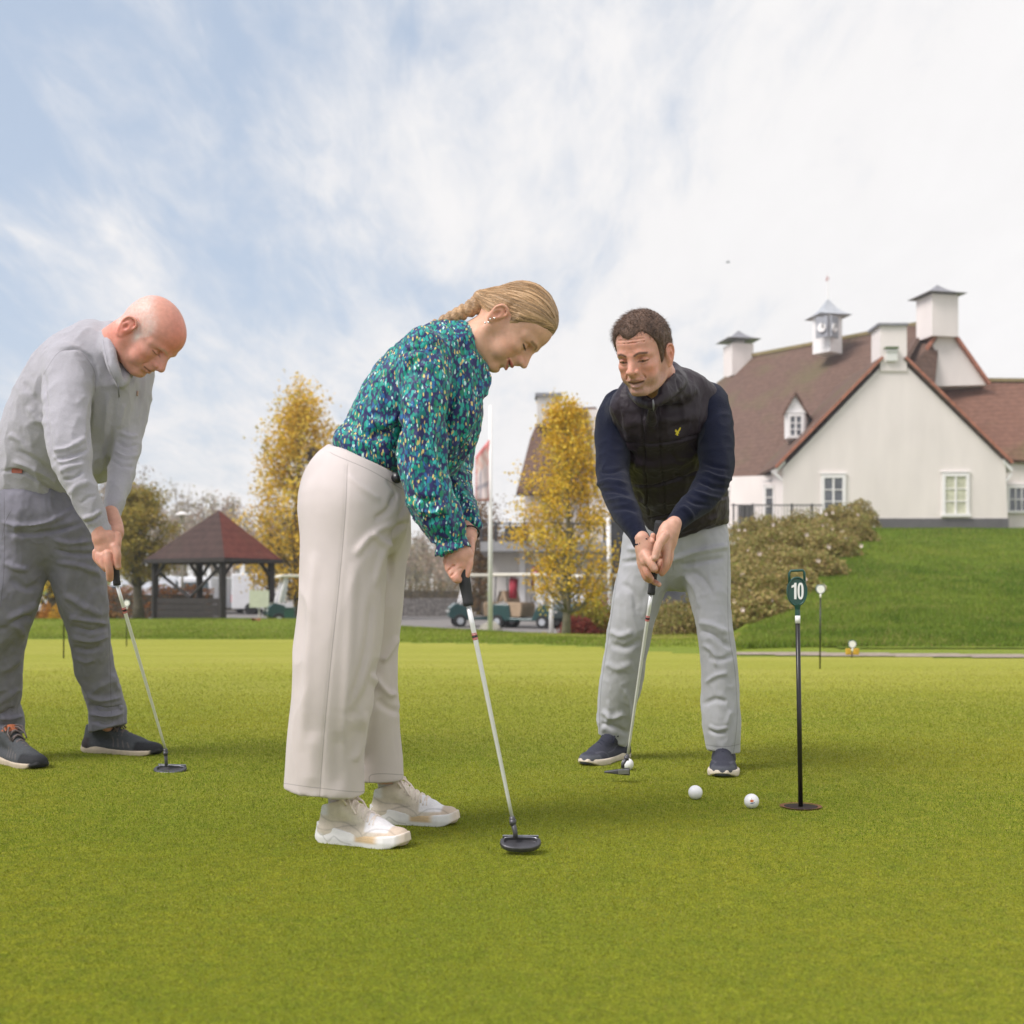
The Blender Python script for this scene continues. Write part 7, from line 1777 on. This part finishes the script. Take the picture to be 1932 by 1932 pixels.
    hv, hf, hc = make_head(org, R, 1.03, neck, dict(skin=sk, w=.90, corner=-.003, lid=.0005, open=.0085, brow=(.075, .045, .028), browa=.85, lash=.7, lipa=.55, lip=(.42, .17, .14), nose=1.08, ear=1.08, red=(1.12, .74, .68), redden=[((.1, 0, .06), (.03, .05, .03), .25)], paint=paint, extra=extra))
    parts = [(hv, hf, hc)]
    # hands: S about 611
    Hd = SDF(*[np.array(v) for v in bounds([P(1190, 1125, 3.45), P(1285, 970, 3.85)], .01)], .0019); h = PX(3.60)
    # upper (his left) hand: back towards us, thumb down the shaft
    h.chain(Hd, [(1272, 988, 14.5, 0), (1266, 1000, 16, -.0)], k=.006)
    h.chain(Hd, [(1264, 1000, 16.5, -.005), (1254, 1015, 16.5, -.015), (1253, 1030, 13, -.02)], k=.010, sq=.75)
    h.chain(Hd, [(1258, 998, 14, -.005), (1266, 1016, 13, .0), (1262, 1034, 11, .0)], k=.01, sq=.85)
    finger(h, Hd, [(1254, 1010, -.035), (1243, 1027, -.045), (1239, 1040, -.050), (1235.5, 1052, -.050)], 9.0, 7.0, k=.005)
    finger(h, Hd, [(1257, 1030, -.02), (1258, 1046, -.025), (1256, 1064, -.025), (1250, 1080, -.015)], 8.5, 6.0)
    finger(h, Hd, [(1263, 1032, .0), (1264, 1050, .0), (1259, 1068, .005), (1249, 1082, .01)], 8.0, 5.5)
    finger(h, Hd, [(1250, 1038, .012), (1245, 1048, .0), (1242, 1056, .02)], 8.0, 6.5); finger(h, Hd, [(1252, 1052, .01), (1244, 1066, -.002), (1240, 1076, .015)], 8.0, 6.5)
    # lower (his right) hand
    h.chain(Hd, [(1210, 1016, 15, .0), (1216, 1032, 16, .0)], k=.006)
    h.chain(Hd, [(1216, 1032, 16.5, .0), (1219, 1048, 16, -.01), (1220, 1058, 13, -.02)], k=.01, sq=.78)
    h.chain(Hd, [(1212, 1036, 12, .01), (1211, 1056, 10, .01), (1212, 1068, 8, .01)], k=.01, sq=.9)
    finger(h, Hd, [(1217, 1046, -.02), (1224, 1056, -.035), (1229.5, 1065, -.042), (1234, 1073, -.042)], 9.5, 7.6, k=.005)
    finger(h, Hd, [(1214, 1062, -.01), (1219, 1074, -.018), (1223, 1085, -.018), (1228, 1092, -.002)], 8.5, 6.2)
    finger(h, Hd, [(1209, 1060, .01), (1213, 1075, .008), (1219, 1090, .008), (1226, 1095, .02)], 7.5, 5.8)
    finger(h, Hd, [(1234, 1098, .025), (1240, 1101, .012), (1243.5, 1103, .002)], 5.5, 4.6)
    finger(h, Hd, [(1228, 1036, .015), (1229.5, 1024, .0), (1232, 1010, -.005)], 6.0, 4.8); finger(h, Hd, [(1228, 1032, .005), (1229, 1030, -.002), (1230, 1022, -.01)], 6.5, 6.0)
    av, af = Hd.mesh(); ac = colr(av, (.60, .34, .25)); pj = proj(av)
    for (x_, y_, r_) in ((1235, 1050, 4), (1234, 1071, 4.5)):
        f = np.exp(-(((pj[:, 0]-x_)/r_)**2+((pj[:, 1]-y_)/r_)**2))*.5; ac = ac*(1-f[:, None])+np.array((.75, .55, .47))*f[:, None]
    f = (np.exp(-((pj[:, 1]-1080)/14)**2)*.35+np.exp(-((pj[:, 0]-1252)/5)**2-((pj[:, 1]-1043)/5)**2)*.3); ac = ac*(1-f[:, None])+ac*np.array((1.05, .74, .70))*f[:, None]
    parts.append((av, af, ac))
    Z = SDF(*[np.array(v) for v in bounds([q(1120, 1430, -.5), q(1400, 700, .5)], .02)], .012)
    q.chain(Z, [(1275, 1000, 60, .2), (1265, 880, 56, .06), (1255, 770, 54, -.10), (1258, 735, 34, -.2)], k=0, sq=.8)
    q.chain(Z, [(1238, 1040, 28, .26), (1192, 1180, 22, .24), (1160, 1390, 12, .38)], k=.02); q.chain(Z, [(1312, 1040, 28, .26), (1346, 1180, 18, .14), (1365, 1410, 12, .10)], k=.02)
    q.chain(Z, [(1176, 780, 20, -.02), (1158, 900, 16, -.15), (1188, 985, 13, -.33), (1212, 1020, 12, -.39)], k=.02); q.chain(Z, [(1335, 775, 24, -.12), (1348, 895, 20, -.24), (1268, 992, 12, -.39)], k=.02)
    zv, zf = Z.mesh(); parts.append((zv, zf, colr(zv, sk)))
    V, F, C = merge(parts); link_mesh('body', V, F, m_skin, who, colors=C)
    hair = short_hair(who, org, R, 1.03, .96, (.115, .068, .046), [-.10, -.07, -.03, -.012, .014, .024, .044, .062, .075, .10], [-.030, -.035, -.026, .030, .030, -.012, .058, .088, .099, .101], [-.002, .0, .006, .03, .06], [-.004, .0004, .0018, .0045, .008], 5200, .021, fringe=True)
    # watch
    wm = MB(); c = h(1273, 992, -.0); wm.lathe(c+np.array((.0, -.022, 0)), [(.014, -.004), (.016, 0), (.014, .004)], 16, R=np.array([[1, 0, 0], [0, 0, -1], [0, 1, 0]])); 
    def solecol(V):
        C = colr(V, (.66, .58, .48)); f = sm(-V[:, 2], -.010, -.004); return C*(1-f[:, None])+np.array((.02, .03, .06))*f[:, None]
    def upcol(V):
        C = colr(V, (.035, .037, .055)); x, y, z = V.T
        f = sm(x, .235, .245)*sm(-z, -.050, -.040); C = C*(1-f[:, None])+np.array((.085, .09, .11))*f[:, None]
        f = sm(x, .08, .10)*sm(-x, -.19, -.18)*sm(z, .058, .066)*.7; C = C*(1-f[:, None])+np.array((.018, .02, .035))*f[:, None]
        for ln in ([(.08, .07), (.13, .052), (.19, .046)], [(.19, .02), (.21, .05), (.25, .05)]):
            d, t = polydist(V[:, [0, 2]], ln); g = np.exp(-(d/.002)**2)*.6; C = C*(1-g[:, None])+np.array((.11, .11, .14))*g[:, None]
        return C
    stl = dict(soletop=[.044, .038, .028, .028, .030, .034], collar=.098, solecol=solecol, upcol=upcol)
    ms = mat('shoe_sole_cream', attr=True, rough=.6, var=.06, vs=60); mu = mat('shoe_knit_navy', attr=True, rough=.85, var=.12, vs=150, bump=.3, bs=700); ml = mat('navy_laces', (.012, .014, .028), rough=.85, var=.1, vs=200)
    add_shoe(who, G(1180, 1430), G(1101, 1449), 1.10, stl, (ms, mu, ml), 3); add_shoe(who, G(1366, 1445), G(1362, 1472), 1.12, stl, (ms, mu, ml), 4)
    return who
def short_hair(who, org, R, s, w, col, hx, hz, tx, tz, n, ln, fringe=False, colfn=None):
    Hh = SDF((-.125, -.10, -.07), (.125, .10, .175), .0022)
    Hh.ell((0, 0, .062), (.095, .077*w, .078), k=0); Hh.ell((-.022, 0, .018), (.070, .064*w, .062), k=.03); Hh.ell((.032, 0, .068), (.064, .064*w, .054), k=.02); Hh.ell((.040, 0, .0), (.056, .060*w, .066), k=.03)
    X, Y_, Z_ = np.meshgrid(*Hh.ax, indexing='ij'); ay = np.abs(Y_)
    hl = np.interp(X, hx, hz)
    if fringe: hl = hl+np.where(X > .045, np.interp(ay, [0, .02, .034, .048, .07], [-.006, .002, .016, .010, .0]), 0)
    thk = np.interp(Z_-hl, tx, tz)
    if fringe: thk = thk+.009*np.exp(-((X-.08)/.03)**2-((Z_-.12)/.022)**2-((Y_+.02)/.04)**2)
    Hh.F = np.maximum(Hh.F-thk, (hl-Z_-.002)*.7).astype(np.float32)
    V, F = Hh.mesh(); V = relax(V, F, 2, .5); N_ = vnormals(V, F)
    nn = vnoise(V*np.array((90, 420, 140))); V2 = V+N_*(nn*.0006)[:, None]
    C = np.array(col)*(1+.5*nn+.3*vnoise(V*60))[:, None]
    m = mat('short_hair', attr=True, rough=.6, var=.3, vs=300, bump=.4, bs=500)
    hair = link_mesh('hair', V2 @ R.T*s+org, F, m, who, colors=np.clip(C, .01, 1))
    rg = np.random.default_rng(3); idx = rg.choice(len(V), n); P0 = V[idx]; NN = N_[idx]
    ok = (P0[:, 2] > np.interp(P0[:, 0], hx, hz)+.002); P0 = P0[ok]; NN = NN[ok]; n = len(P0)
    lay = np.array((1.15, -.35, -.1)) if fringe else np.array((.3, 0, -.6))
    dirs = NN*.75+lay*sm(P0[:, 2], .06, .12)[:, None]+np.array((.15, 0, -1.0))*(1-sm(P0[:, 2], .05, .11))[:, None]+rg.normal(size=(n, 3))*.16; dirs /= np.linalg.norm(dirs, axis=1)[:, None]
    L_ = ln*(.35+.65*sm(P0[:, 2], .05, .12))*rg.uniform(.6, 1.2, n)
    a = np.cross(dirs, rg.normal(size=(n, 3))); a /= np.linalg.norm(a, axis=1)[:, None]; b = np.cross(dirs, a); r = .00055
    base = [P0-NN*.001+(a*math.cos(t)+b*math.sin(t))*r for t in (0, 2.1, 4.2)]; tip = P0+dirs*L_[:, None]
    VV = np.stack(base+[tip], 1).reshape(-1, 3); k = np.arange(n)*4
    FF = np.concatenate([np.stack([k, k+1, k+3], 1), np.stack([k+1, k+2, k+3], 1), np.stack([k+2, k, k+3], 1)])
    cc = np.repeat(np.array(col)*(rg.uniform(.6, 2.0, n))[:, None], 4, axis=0)
    so = link_mesh('hair_tufts', VV @ R.T*s+org, FF, m, None, colors=cc, smooth=False); parent_keep(so, hair)
    return hair
build_coach()
# ================================================================== bald man
def build_senior():
    D = 4.1; q = PX(D); sk = (.62, .31, .235)
    who = empty('person', G(100, 1445), 'older bald man in light grey zip jumper and dark grey trousers looking down', 'person')
    lo, hi = bounds([q(-85, 1400, -.25), q(270, 890, .75)], .02); T = SDF(lo, hi, .0052)
    q.chain(T, [(48, 1000, 62, .08), (34, 1060, 58, .08), (20, 1119, 55, .08), (8, 1163, 53, .10), (-1, 1202, 48, .13), (-6, 1250, 45, .17), (-3, 1294, 42, .20), (-2, 1335, 36, .23), (8, 1358, 36, .25), (12, 1400, 33, .26)], k=0, sq=1.0)
    q.chain(T, [(128, 1000, 54, .10), (139, 1059, 51, .13), (154, 1124, 46, .17), (168, 1184, 39, .22), (175, 1249, 36, .28), (190, 1290, 35, .33), (201, 1330, 34, .36), (203, 1390, 34, .38)], k=.012, sq=1.0)
    q.chain(T, [(60, 940, 86, .12), (66, 975, 88, .10), (82, 1005, 70, .10)], k=.03, sq=1.0)
    T.cut(q(0, 915, 0), (0, 0, 1))
    xs = q(100, 1300, .2)[0]
    open_hem(T, q(-30, 1382, .25), q(46, 1386, .25), lo, (xs, hi[1], hi[2]-.5)); open_hem(T, q(167, 1382, .38), q(240, 1366, .38), (xs, lo[1], lo[2]), (hi[0], hi[1], hi[2]-.5))
    hollow_low(T, .19)
    V, F = T.mesh(); V = relax(V, F, 3, .5)
    fl = [([(0, 985), (40, 992), (90, 985), (140, 960)], 6, .008), ([(10, 1005), (60, 1008), (110, 1000), (160, 985)], 6, -.008), ([(95, 1015), (130, 1025), (175, 1020)], 6, .008), ([(100, 1035), (140, 1045), (180, 1045)], 6, -.008), ([(105, 1060), (150, 1068), (192, 1085)], 7, .008),
          ([(55, 1075), (30, 1072), (10, 1060)], 7, .008), ([(75, 1100), (50, 1110), (20, 1090)], 8, -.008), ([(70, 1140), (50, 1150), (10, 1170)], 8, .010), ([(62, 1162), (40, 1168), (0, 1190)], 7, -.010), ([(48, 1205), (30, 1180), (5, 1185)], 7, .008),
          ([(118, 1120), (150, 1140), (195, 1165)], 8, .007), ([(130, 1165), (165, 1170), (205, 1178)], 6, .009), ([(132, 1182), (170, 1190), (208, 1184)], 6, -.010), ([(135, 1200), (170, 1210), (208, 1200)], 6, .009), ([(138, 1220), (165, 1228), (195, 1218)], 6, -.007), ([(140, 1240), (160, 1250), (180, 1245)], 6, .006),
          ([(160, 1310), (190, 1322), (232, 1315)], 6, .008), ([(168, 1330), (200, 1340), (236, 1332)], 5, -.010), ([(168, 1345), (200, 1352), (236, 1345)], 5, .009), ([(170, 1360), (200, 1366), (225, 1358)], 4, -.006), ([(212, 1270), (218, 1290), (228, 1305)], 6, .006),
          ([(40, 1300), (20, 1310), (-5, 1330)], 7, .007), ([(28, 1335), (10, 1345), (-10, 1350)], 5, -.010), ([(45, 1350), (20, 1356), (0, 1352)], 5, .010), ([(40, 1365), (20, 1370), (0, 1366)], 4, -.006), ([(38, 1240), (20, 1260), (0, 1265)], 8, .006), ([(30, 1215), (15, 1230), (10, 1250)], 7, -.006)]
    V = folds(V, F, fl); V = wrinkle(V, F, (9, 9, 6), .0036); V = wrinkle(V, F, (26, 26, 17), .0012); p = proj(V); N_ = vnormals(V, F); fr_ = np.where(N_[:, 1] < .1, 0, 50)
    s1 = signed(p, [(8, 940), (6, 1100), (-20, 1250)]); s2 = signed(p, [(20, 965), (10, 985), (5, 1010)]); s3 = signed(p, [(205, 1180), (208, 1270), (210, 1345)])
    link_mesh('trousers', V, F, mat_seam('dark_grey_chino', dark=.6, width=.8, vs=30, var=.1, bs=500, bump=.2), who, colors=colr(V, (.20, .195, .235)), attrs=dict(seams=np.stack([s1+fr_, s2+fr_, s3+fr_], 1)))
    # jumper
    lo, hi = bounds([q(-60, 1060, -.55), q(320, 570, .5)], .02); B = SDF(lo, hi, .0046)
    q.chain(B, [(62, 905, 84, .10), (82, 850, 88, .06), (108, 790, 90, .02), (140, 730, 92, -.02), (168, 690, 78, -.04)], k=0, sq=1.0)
    q.chain(B, [(65, 935, 80, .12), (62, 905, 84, .10)], k=.01)
    q.chain(B, [(205, 730, 62, .02), (198, 800, 60, .04), (175, 860, 54, .06)], k=.04, sq=1.2)          # chest
    q.chain(B, [(130, 690, 46, -.15), (128, 740, 45, -.21), (128, 795, 42, -.27), (132, 850, 39, -.31), (143, 895, 32, -.33), (162, 940, 26.5, -.33), (178, 975, 23, -.32), (186, 993, 19.5, -.315), (198, 1020, 19, -.31)], k=.014)
    q.chain(B, [(252, 705, 40, .10), (246, 760, 36, .06), (240, 815, 30, .02), (234, 860, 27, -.04), (225, 910, 23, -.12), (216, 948, 18, -.18), (207, 978, 17, -.20)], k=.018)
    # collar
    q.chain(B, [(212, 614, 9, .0), (203, 638, 14, -.12), (208, 670, 14, -.185), (218, 702, 10, -.19), (226, 722, 8, -.17)], k=.010)
    q.chain(B, [(212, 614, 9, .0), (232, 640, 11, .07), (246, 676, 12, .00), (242, 702, 9, -.09), (230, 722, 8, -.16)], k=.010)
    q.chain(B, [(180, 640, 30, -.04), (196, 690, 34, -.08), (208, 730, 34, -.08), (204, 790, 34, -.05)], k=.05)
    cutline(B, q(177, 1019, -.31), q(211, 1002, -.31), (.2, 0, -1), lo=q(160, 1060, -.6), hi=(q(245, 960, -.2)[0], D-.24, q(100, 985, -.3)[2]))
    cutline(B, q(196, 965, -.20), q(224, 978, -.20), (-.2, 0, -1), lo=(q(188, 965, -.2)[0], D-.24, lo[2]), hi=(q(240, 900, -.2)[0], D-.08, q(0, 958, -.2)[2]))
    cutline(B, q(-10, 931, .1), q(78, 944, .1), (0, 0, -1), lo=lo, hi=(q(80, 900, .1)[0], hi[1], q(0, 905, .1)[2]))
    cutline(B, q(78, 944, .1), q(140, 951, .1), (0, 0, -1), lo=(q(79, 900, .1)[0], D-.20, lo[2]), hi=(q(190, 900, .1)[0], hi[1], q(0, 915, .1)[2]))
    V, F = B.mesh(); V = relax(V, F, 2, .5)
    fl = [([(83, 700), (86, 750), (92, 820), (102, 880)], 5, -.008), ([(172, 752), (168, 800), (166, 850)], 5, -.007), ([(113, 663), (150, 660), (180, 690), (178, 735)], 4, -.005), ([(88, 800), (70, 790), (50, 765)], 9, .006), ([(85, 770), (60, 745), (45, 720)], 9, -.005),
          ([(98, 850), (130, 845), (162, 825)], 6, .008), ([(100, 868), (130, 862), (165, 848)], 5, -.008), ([(112, 892), (132, 880), (160, 876)], 6, .006), ([(118, 905), (140, 902), (158, 888)], 4, -.005), ([(124, 935), (150, 915), (168, 912)], 7, .004), ([(150, 952), (168, 938), (182, 936)], 4, -.003), ([(98, 860), (118, 872), (150, 862)], 4, .006),
          ([(205, 740), (198, 800), (190, 860)], 8, .006), ([(218, 750), (210, 820), (200, 880)], 7, -.006), ([(235, 760), (225, 810)], 6, .005), ([(262, 820), (245, 825), (225, 815)], 5, .007), ([(262, 838), (240, 842), (220, 832)], 5, -.007), ([(260, 858), (238, 862), (215, 850)], 5, .007), ([(256, 880), (232, 880), (210, 868)], 5, -.005),
          ([(0, 890), (30, 888), (60, 900), (95, 925), (135, 948)], 4, -.008), ([(20, 870), (50, 880), (90, 900), (120, 930)], 7, .008), ([(30, 850), (70, 870), (110, 905)], 7, -.006), ([(15, 820), (35, 830), (60, 860)], 8, .005), ([(158, 986), (176, 982), (193, 968)], 3, -.006), ([(155, 978), (176, 973), (190, 962)], 5, .006),
          ([(246, 730), (256, 700), (262, 680)], 4, -.005), ([(272, 700), (268, 750), (258, 800)], 7, .004), ([(193, 618), (200, 650), (206, 690)], 3, -.003)]
    V = folds(V, F, fl); V = wrinkle(V, F, (10, 10, 8), .0032); V = wrinkle(V, F, (28, 28, 24), .0007); p = proj(V)
    N_ = vnormals(V, F); fr_ = np.where(N_[:, 1] < .1, 0, 50)
    s1 = signed(p, [(218, 712), (222, 730), (224, 752)]); s2 = signed(p, [(83, 705), (112, 664), (150, 663), (178, 700), (180, 738)]); s3 = signed(p, [(194, 640), (205, 690), (222, 728)])
    ju = link_mesh('jumper', V, F, mat_seam('grey_marl_knit', dark=.66, width=.8, rough=.95, var=.06, vs=240, bump=.35, bs=420, sheen=.3), who, colors=colr(V, (.395, .385, .42)), attrs=dict(seams=np.stack([s1+fr_, s2+fr_, s3+fr_], 1)))
    # zip pull, breast logo, leather tab
    def on_surface(px, py, off=-.003):
        k = np.argmin((p[:, 0]-px)**2+(p[:, 1]-py)**2+np.where(N_[:, 1] < .1, 0, 1e5)); return V[k]+N_[k]*(-off)
    z = MB(); a = on_surface(225, 728, -.005); b = on_surface(224, 748, -.005); z.tube([a, (a+b)/2+np.array((0, -.002, 0)), b], [.0018, .003, .002], 6); zo = z.build('zip_pull', m_lead, None, smooth=True); parent_keep(zo, ju)
    z = MB(); 
    for dz in (-3, 0, 3):
        a = on_surface(258-dz*.2, 742+dz, -.003); z.lathe(a, [(.002, -.004), (.0045, 0), (.002, .004)], 8)
    zo = z.build('chest_logo', mat('tan_embroidery', (.50, .36, .30), rough=.8, var=.3, vs=500), None, smooth=True); parent_keep(zo, ju)
    z = MB(); a = on_surface(22, 887, -.004); b = on_surface(42, 887, -.004); z.bar(a, b, .003, .018); zo = z.build('leather_tab', mat('brown_leather', (.22, .055, .025), rough=.6, var=.2, vs=60), None); parent_keep(zo, ju)
    # head
    R = rotm(-20, 58, -6); org = P(240, 622, 3.90)
    org = org+R@np.array((0, .078*1.16, 0))
    neck = [(P(200, 672, 4.08), R2(40, 4.08)), (P(218, 656, 4.03), R2(40, 4.03)), (P(240, 638, 3.98), R2(38, 3.98))]
    def paint(V, C):
        # cropped white hair round the sides and back
        hlz = np.interp(V[:, 0], [-.10, -.05, -.02, .0, .03, .05, .06], [-.03, -.03, -.01, .012, .0, .035, .06])+np.where((np.abs(V[:, 1]) > .0775) & (V[:, 2] < .045), .2, 0); top = np.interp(V[:, 0], [-.10, -.03, .03, .07], [.125, .112, .095, .06])
        n = vnoise(V*260); f = sm(V[:, 2]-hlz, -.004, .010)*sm(top-V[:, 2], -.012, .022)*sm(-V[:, 0], -.066, -.045)*(.42+.22*n)
        f = np.clip(f, 0, .85); C = C*(1-f[:, None])+np.array((.68, .60, .55))*f[:, None]
        f = blob(V, (.030, -.068, .012), (.010, .02, .022))*.6; C = C*(1-f[:, None])+np.array((.66, .60, .55))*f[:, None]
        return C
    def extra(H):
        H.chain([(.05, -.056, -.01), (.045, -.05, -.04), (.055, -.035, -.062)], .002, k=.006, op='s')
    hv, hf, hc = make_head(org, R, 1.12, neck, dict(skin=sk, w=1.02, lid=.006, open=.0, brow=(.42, .30, .22), browa=.5, lash=.5, lipa=.35, lip=(.40, .17, .14), nose=1.28, ear=1.15, jowl=1, chin=1.2, red=(1.10, .64, .58), redden=[((.07, 0, .10), (.05, .06, .05), .55), ((.03, 0, .13), (.06, .05, .03), .25), ((-.02, -.07, -.04), (.05, .04, .05), .5), ((.09, -.01, .07), (.03, .05, .03), .4)], paint=paint, extra=extra))
    parts = [(hv, hf, hc)]
    Hd = SDF(*[np.array(v) for v in bounds([P(165, 1125, 3.65), P(240, 955, 4.0)], .012)], .0020); h = PX(3.78)
    h.chain(Hd, [(188, 998, 16, .0), (192, 1014, 17, .0)], k=.006)
    h.chain(Hd, [(194, 1016, 18, .0), (198, 1034, 19, .0), (197, 1046, 15, .0)], k=.010, sq=.72); h.chain(Hd, [(206, 1014, 13, .0), (213, 1030, 12, .0), (214, 1040, 9, .0)], k=.010, sq=.85)
    finger(h, Hd, [(203, 1046, -.02), (204, 1060, -.028), (207, 1078, -.025), (207.5, 1092, -.012)], 8.8, 6.2)
    finger(h, Hd, [(195, 1050, -.016), (195, 1062, -.02), (200, 1072, -.018), (207, 1074, -.0)], 8.5, 6.5); finger(h, Hd, [(188, 1048, -.01), (188, 1058, -.014), (194, 1066, -.012), (203, 1066, .01)], 8.2, 6.3); finger(h, Hd, [(182, 1042, .0), (182, 1052, .0), (188, 1060, .0), (197, 1060, .02)], 7.6, 6)
    finger(h, Hd, [(216, 1032, -.012), (221, 1046, -.018), (221, 1060, -.018), (222.5, 1069, -.016)], 8.2, 6.4, k=.005)
    h.chain(Hd, [(209, 968, 14.5, .08), (216, 990, 15.5, .06), (217, 1004, 16, .04)], k=.006); h.chain(Hd, [(217, 1006, 15, .035), (214, 1024, 14, .03)], k=.008, sq=.8)
    finger(h, Hd, [(221, 1010, .01), (222, 1024, .0), (221, 1038, .0)], 7.5, 6.5); finger(h, Hd, [(214, 1024, .035), (208, 1036, .04), (206, 1044, .02)], 8, 6.5)
    av, af = Hd.mesh(); ac = colr(av, (.55, .29, .21)); pj = proj(av); n = vnoise(av*90)
    f = np.clip(np.exp(-((pj[:, 1]-1056)/8)**2)*.3+np.exp(-((pj[:, 1]-1085)/9)**2)*.25+.15*n, 0, .6); ac = ac*(1-f[:, None])+ac*np.array((1.02, .70, .66))*f[:, None]
    f = np.exp(-(((pj[:, 0]-223)/4)**2+((pj[:, 1]-1070)/3.5)**2))*.5; ac = ac*(1-f[:, None])+np.array((.72, .5, .42))*f[:, None]
    parts.append((av, af, ac))
    Z = SDF(*[np.array(v) for v in bounds([q(-60, 1400, -.4), q(300, 620, .5)], .02)], .012)
    q.chain(Z, [(70, 960, 58, .1), (100, 820, 60, .04), (150, 715, 60, -.02), (190, 672, 36, -.02)], k=0)
    q.chain(Z, [(50, 1000, 40, .08), (6, 1170, 28, .12), (4, 1330, 14, .23), (12, 1385, 12, .26)], k=.02); q.chain(Z, [(125, 1000, 40, .1), (168, 1180, 22, .22), (182, 1290, 16, .3), (203, 1370, 12, .38)], k=.02)
    q.chain(Z, [(132, 700, 28, -.15), (132, 860, 22, -.31), (190, 1003, 12, -.32)], k=.02); q.chain(Z, [(246, 720, 24, .1), (236, 850, 18, -.02), (208, 968, 12, -.2)], k=.02)
    zv, zf = Z.mesh(); parts.append((zv, zf, colr(zv, sk)))
    V, F, C = merge(parts); link_mesh('body', V, F, m_skin, who, colors=C)
    def solecol(V):
        C = colr(V, (.50, .42, .32)); f = sm(-V[:, 2], -.008, -.003); C = C*(1-f[:, None])+np.array((.03, .03, .03))*f[:, None]
        f = sm(V[:, 0], .262, .272); return C*(1-f[:, None])+np.array((.015, .015, .018))*f[:, None]
    def upcol(V):
        C = colr(V, (.055, .060, .066)); x, y, z = V.T
        f = sm(x, .205, .218)*sm(-z, -.062, -.050); C = C*(1-f[:, None])+np.array((.014, .015, .018))*f[:, None]
        f = sm(-x, -.055, -.035)*sm(-z, -.07, -.06); C = C*(1-f[:, None])+np.array((.035, .028, .03))*f[:, None]
        for k in range(4):
            d, t = polydist(V[:, [0, 2]], [(.125+k*.020, .070-k*.006), (.135+k*.020, .036)]); g = np.exp(-(d/.0022)**2)*.7; C = C*(1-g[:, None])+np.array((.16, .13, .12))*g[:, None]
        f = sm(z, .120, .126)*sm(x, .075, .082); C = C*(1-f[:, None])+np.array((.40, .12, .05))*f[:, None]
        return C
    stl = dict(soletop=[.044, .036, .026, .024, .026, .034], collar=.124, solecol=solecol, upcol=upcol)
    ms = mat('shoe_sole_tan', attr=True, rough=.7, var=.1, vs=60); mu = mat('shoe_suede_dark', attr=True, rough=.85, var=.15, vs=120, bump=.3, bs=500); ml = mat('brown_laces', (.13, .105, .10), rough=.85, var=.2, vs=200)
    add_shoe(who, G(-4, 1437), G(79, 1455), 1.12, stl, (ms, mu, ml), 5); add_shoe(who, G(159, 1420), G(305, 1428), 1.10, stl, (ms, mu, ml), 6)
    return who
build_senior()
build_woman()
clean_props()
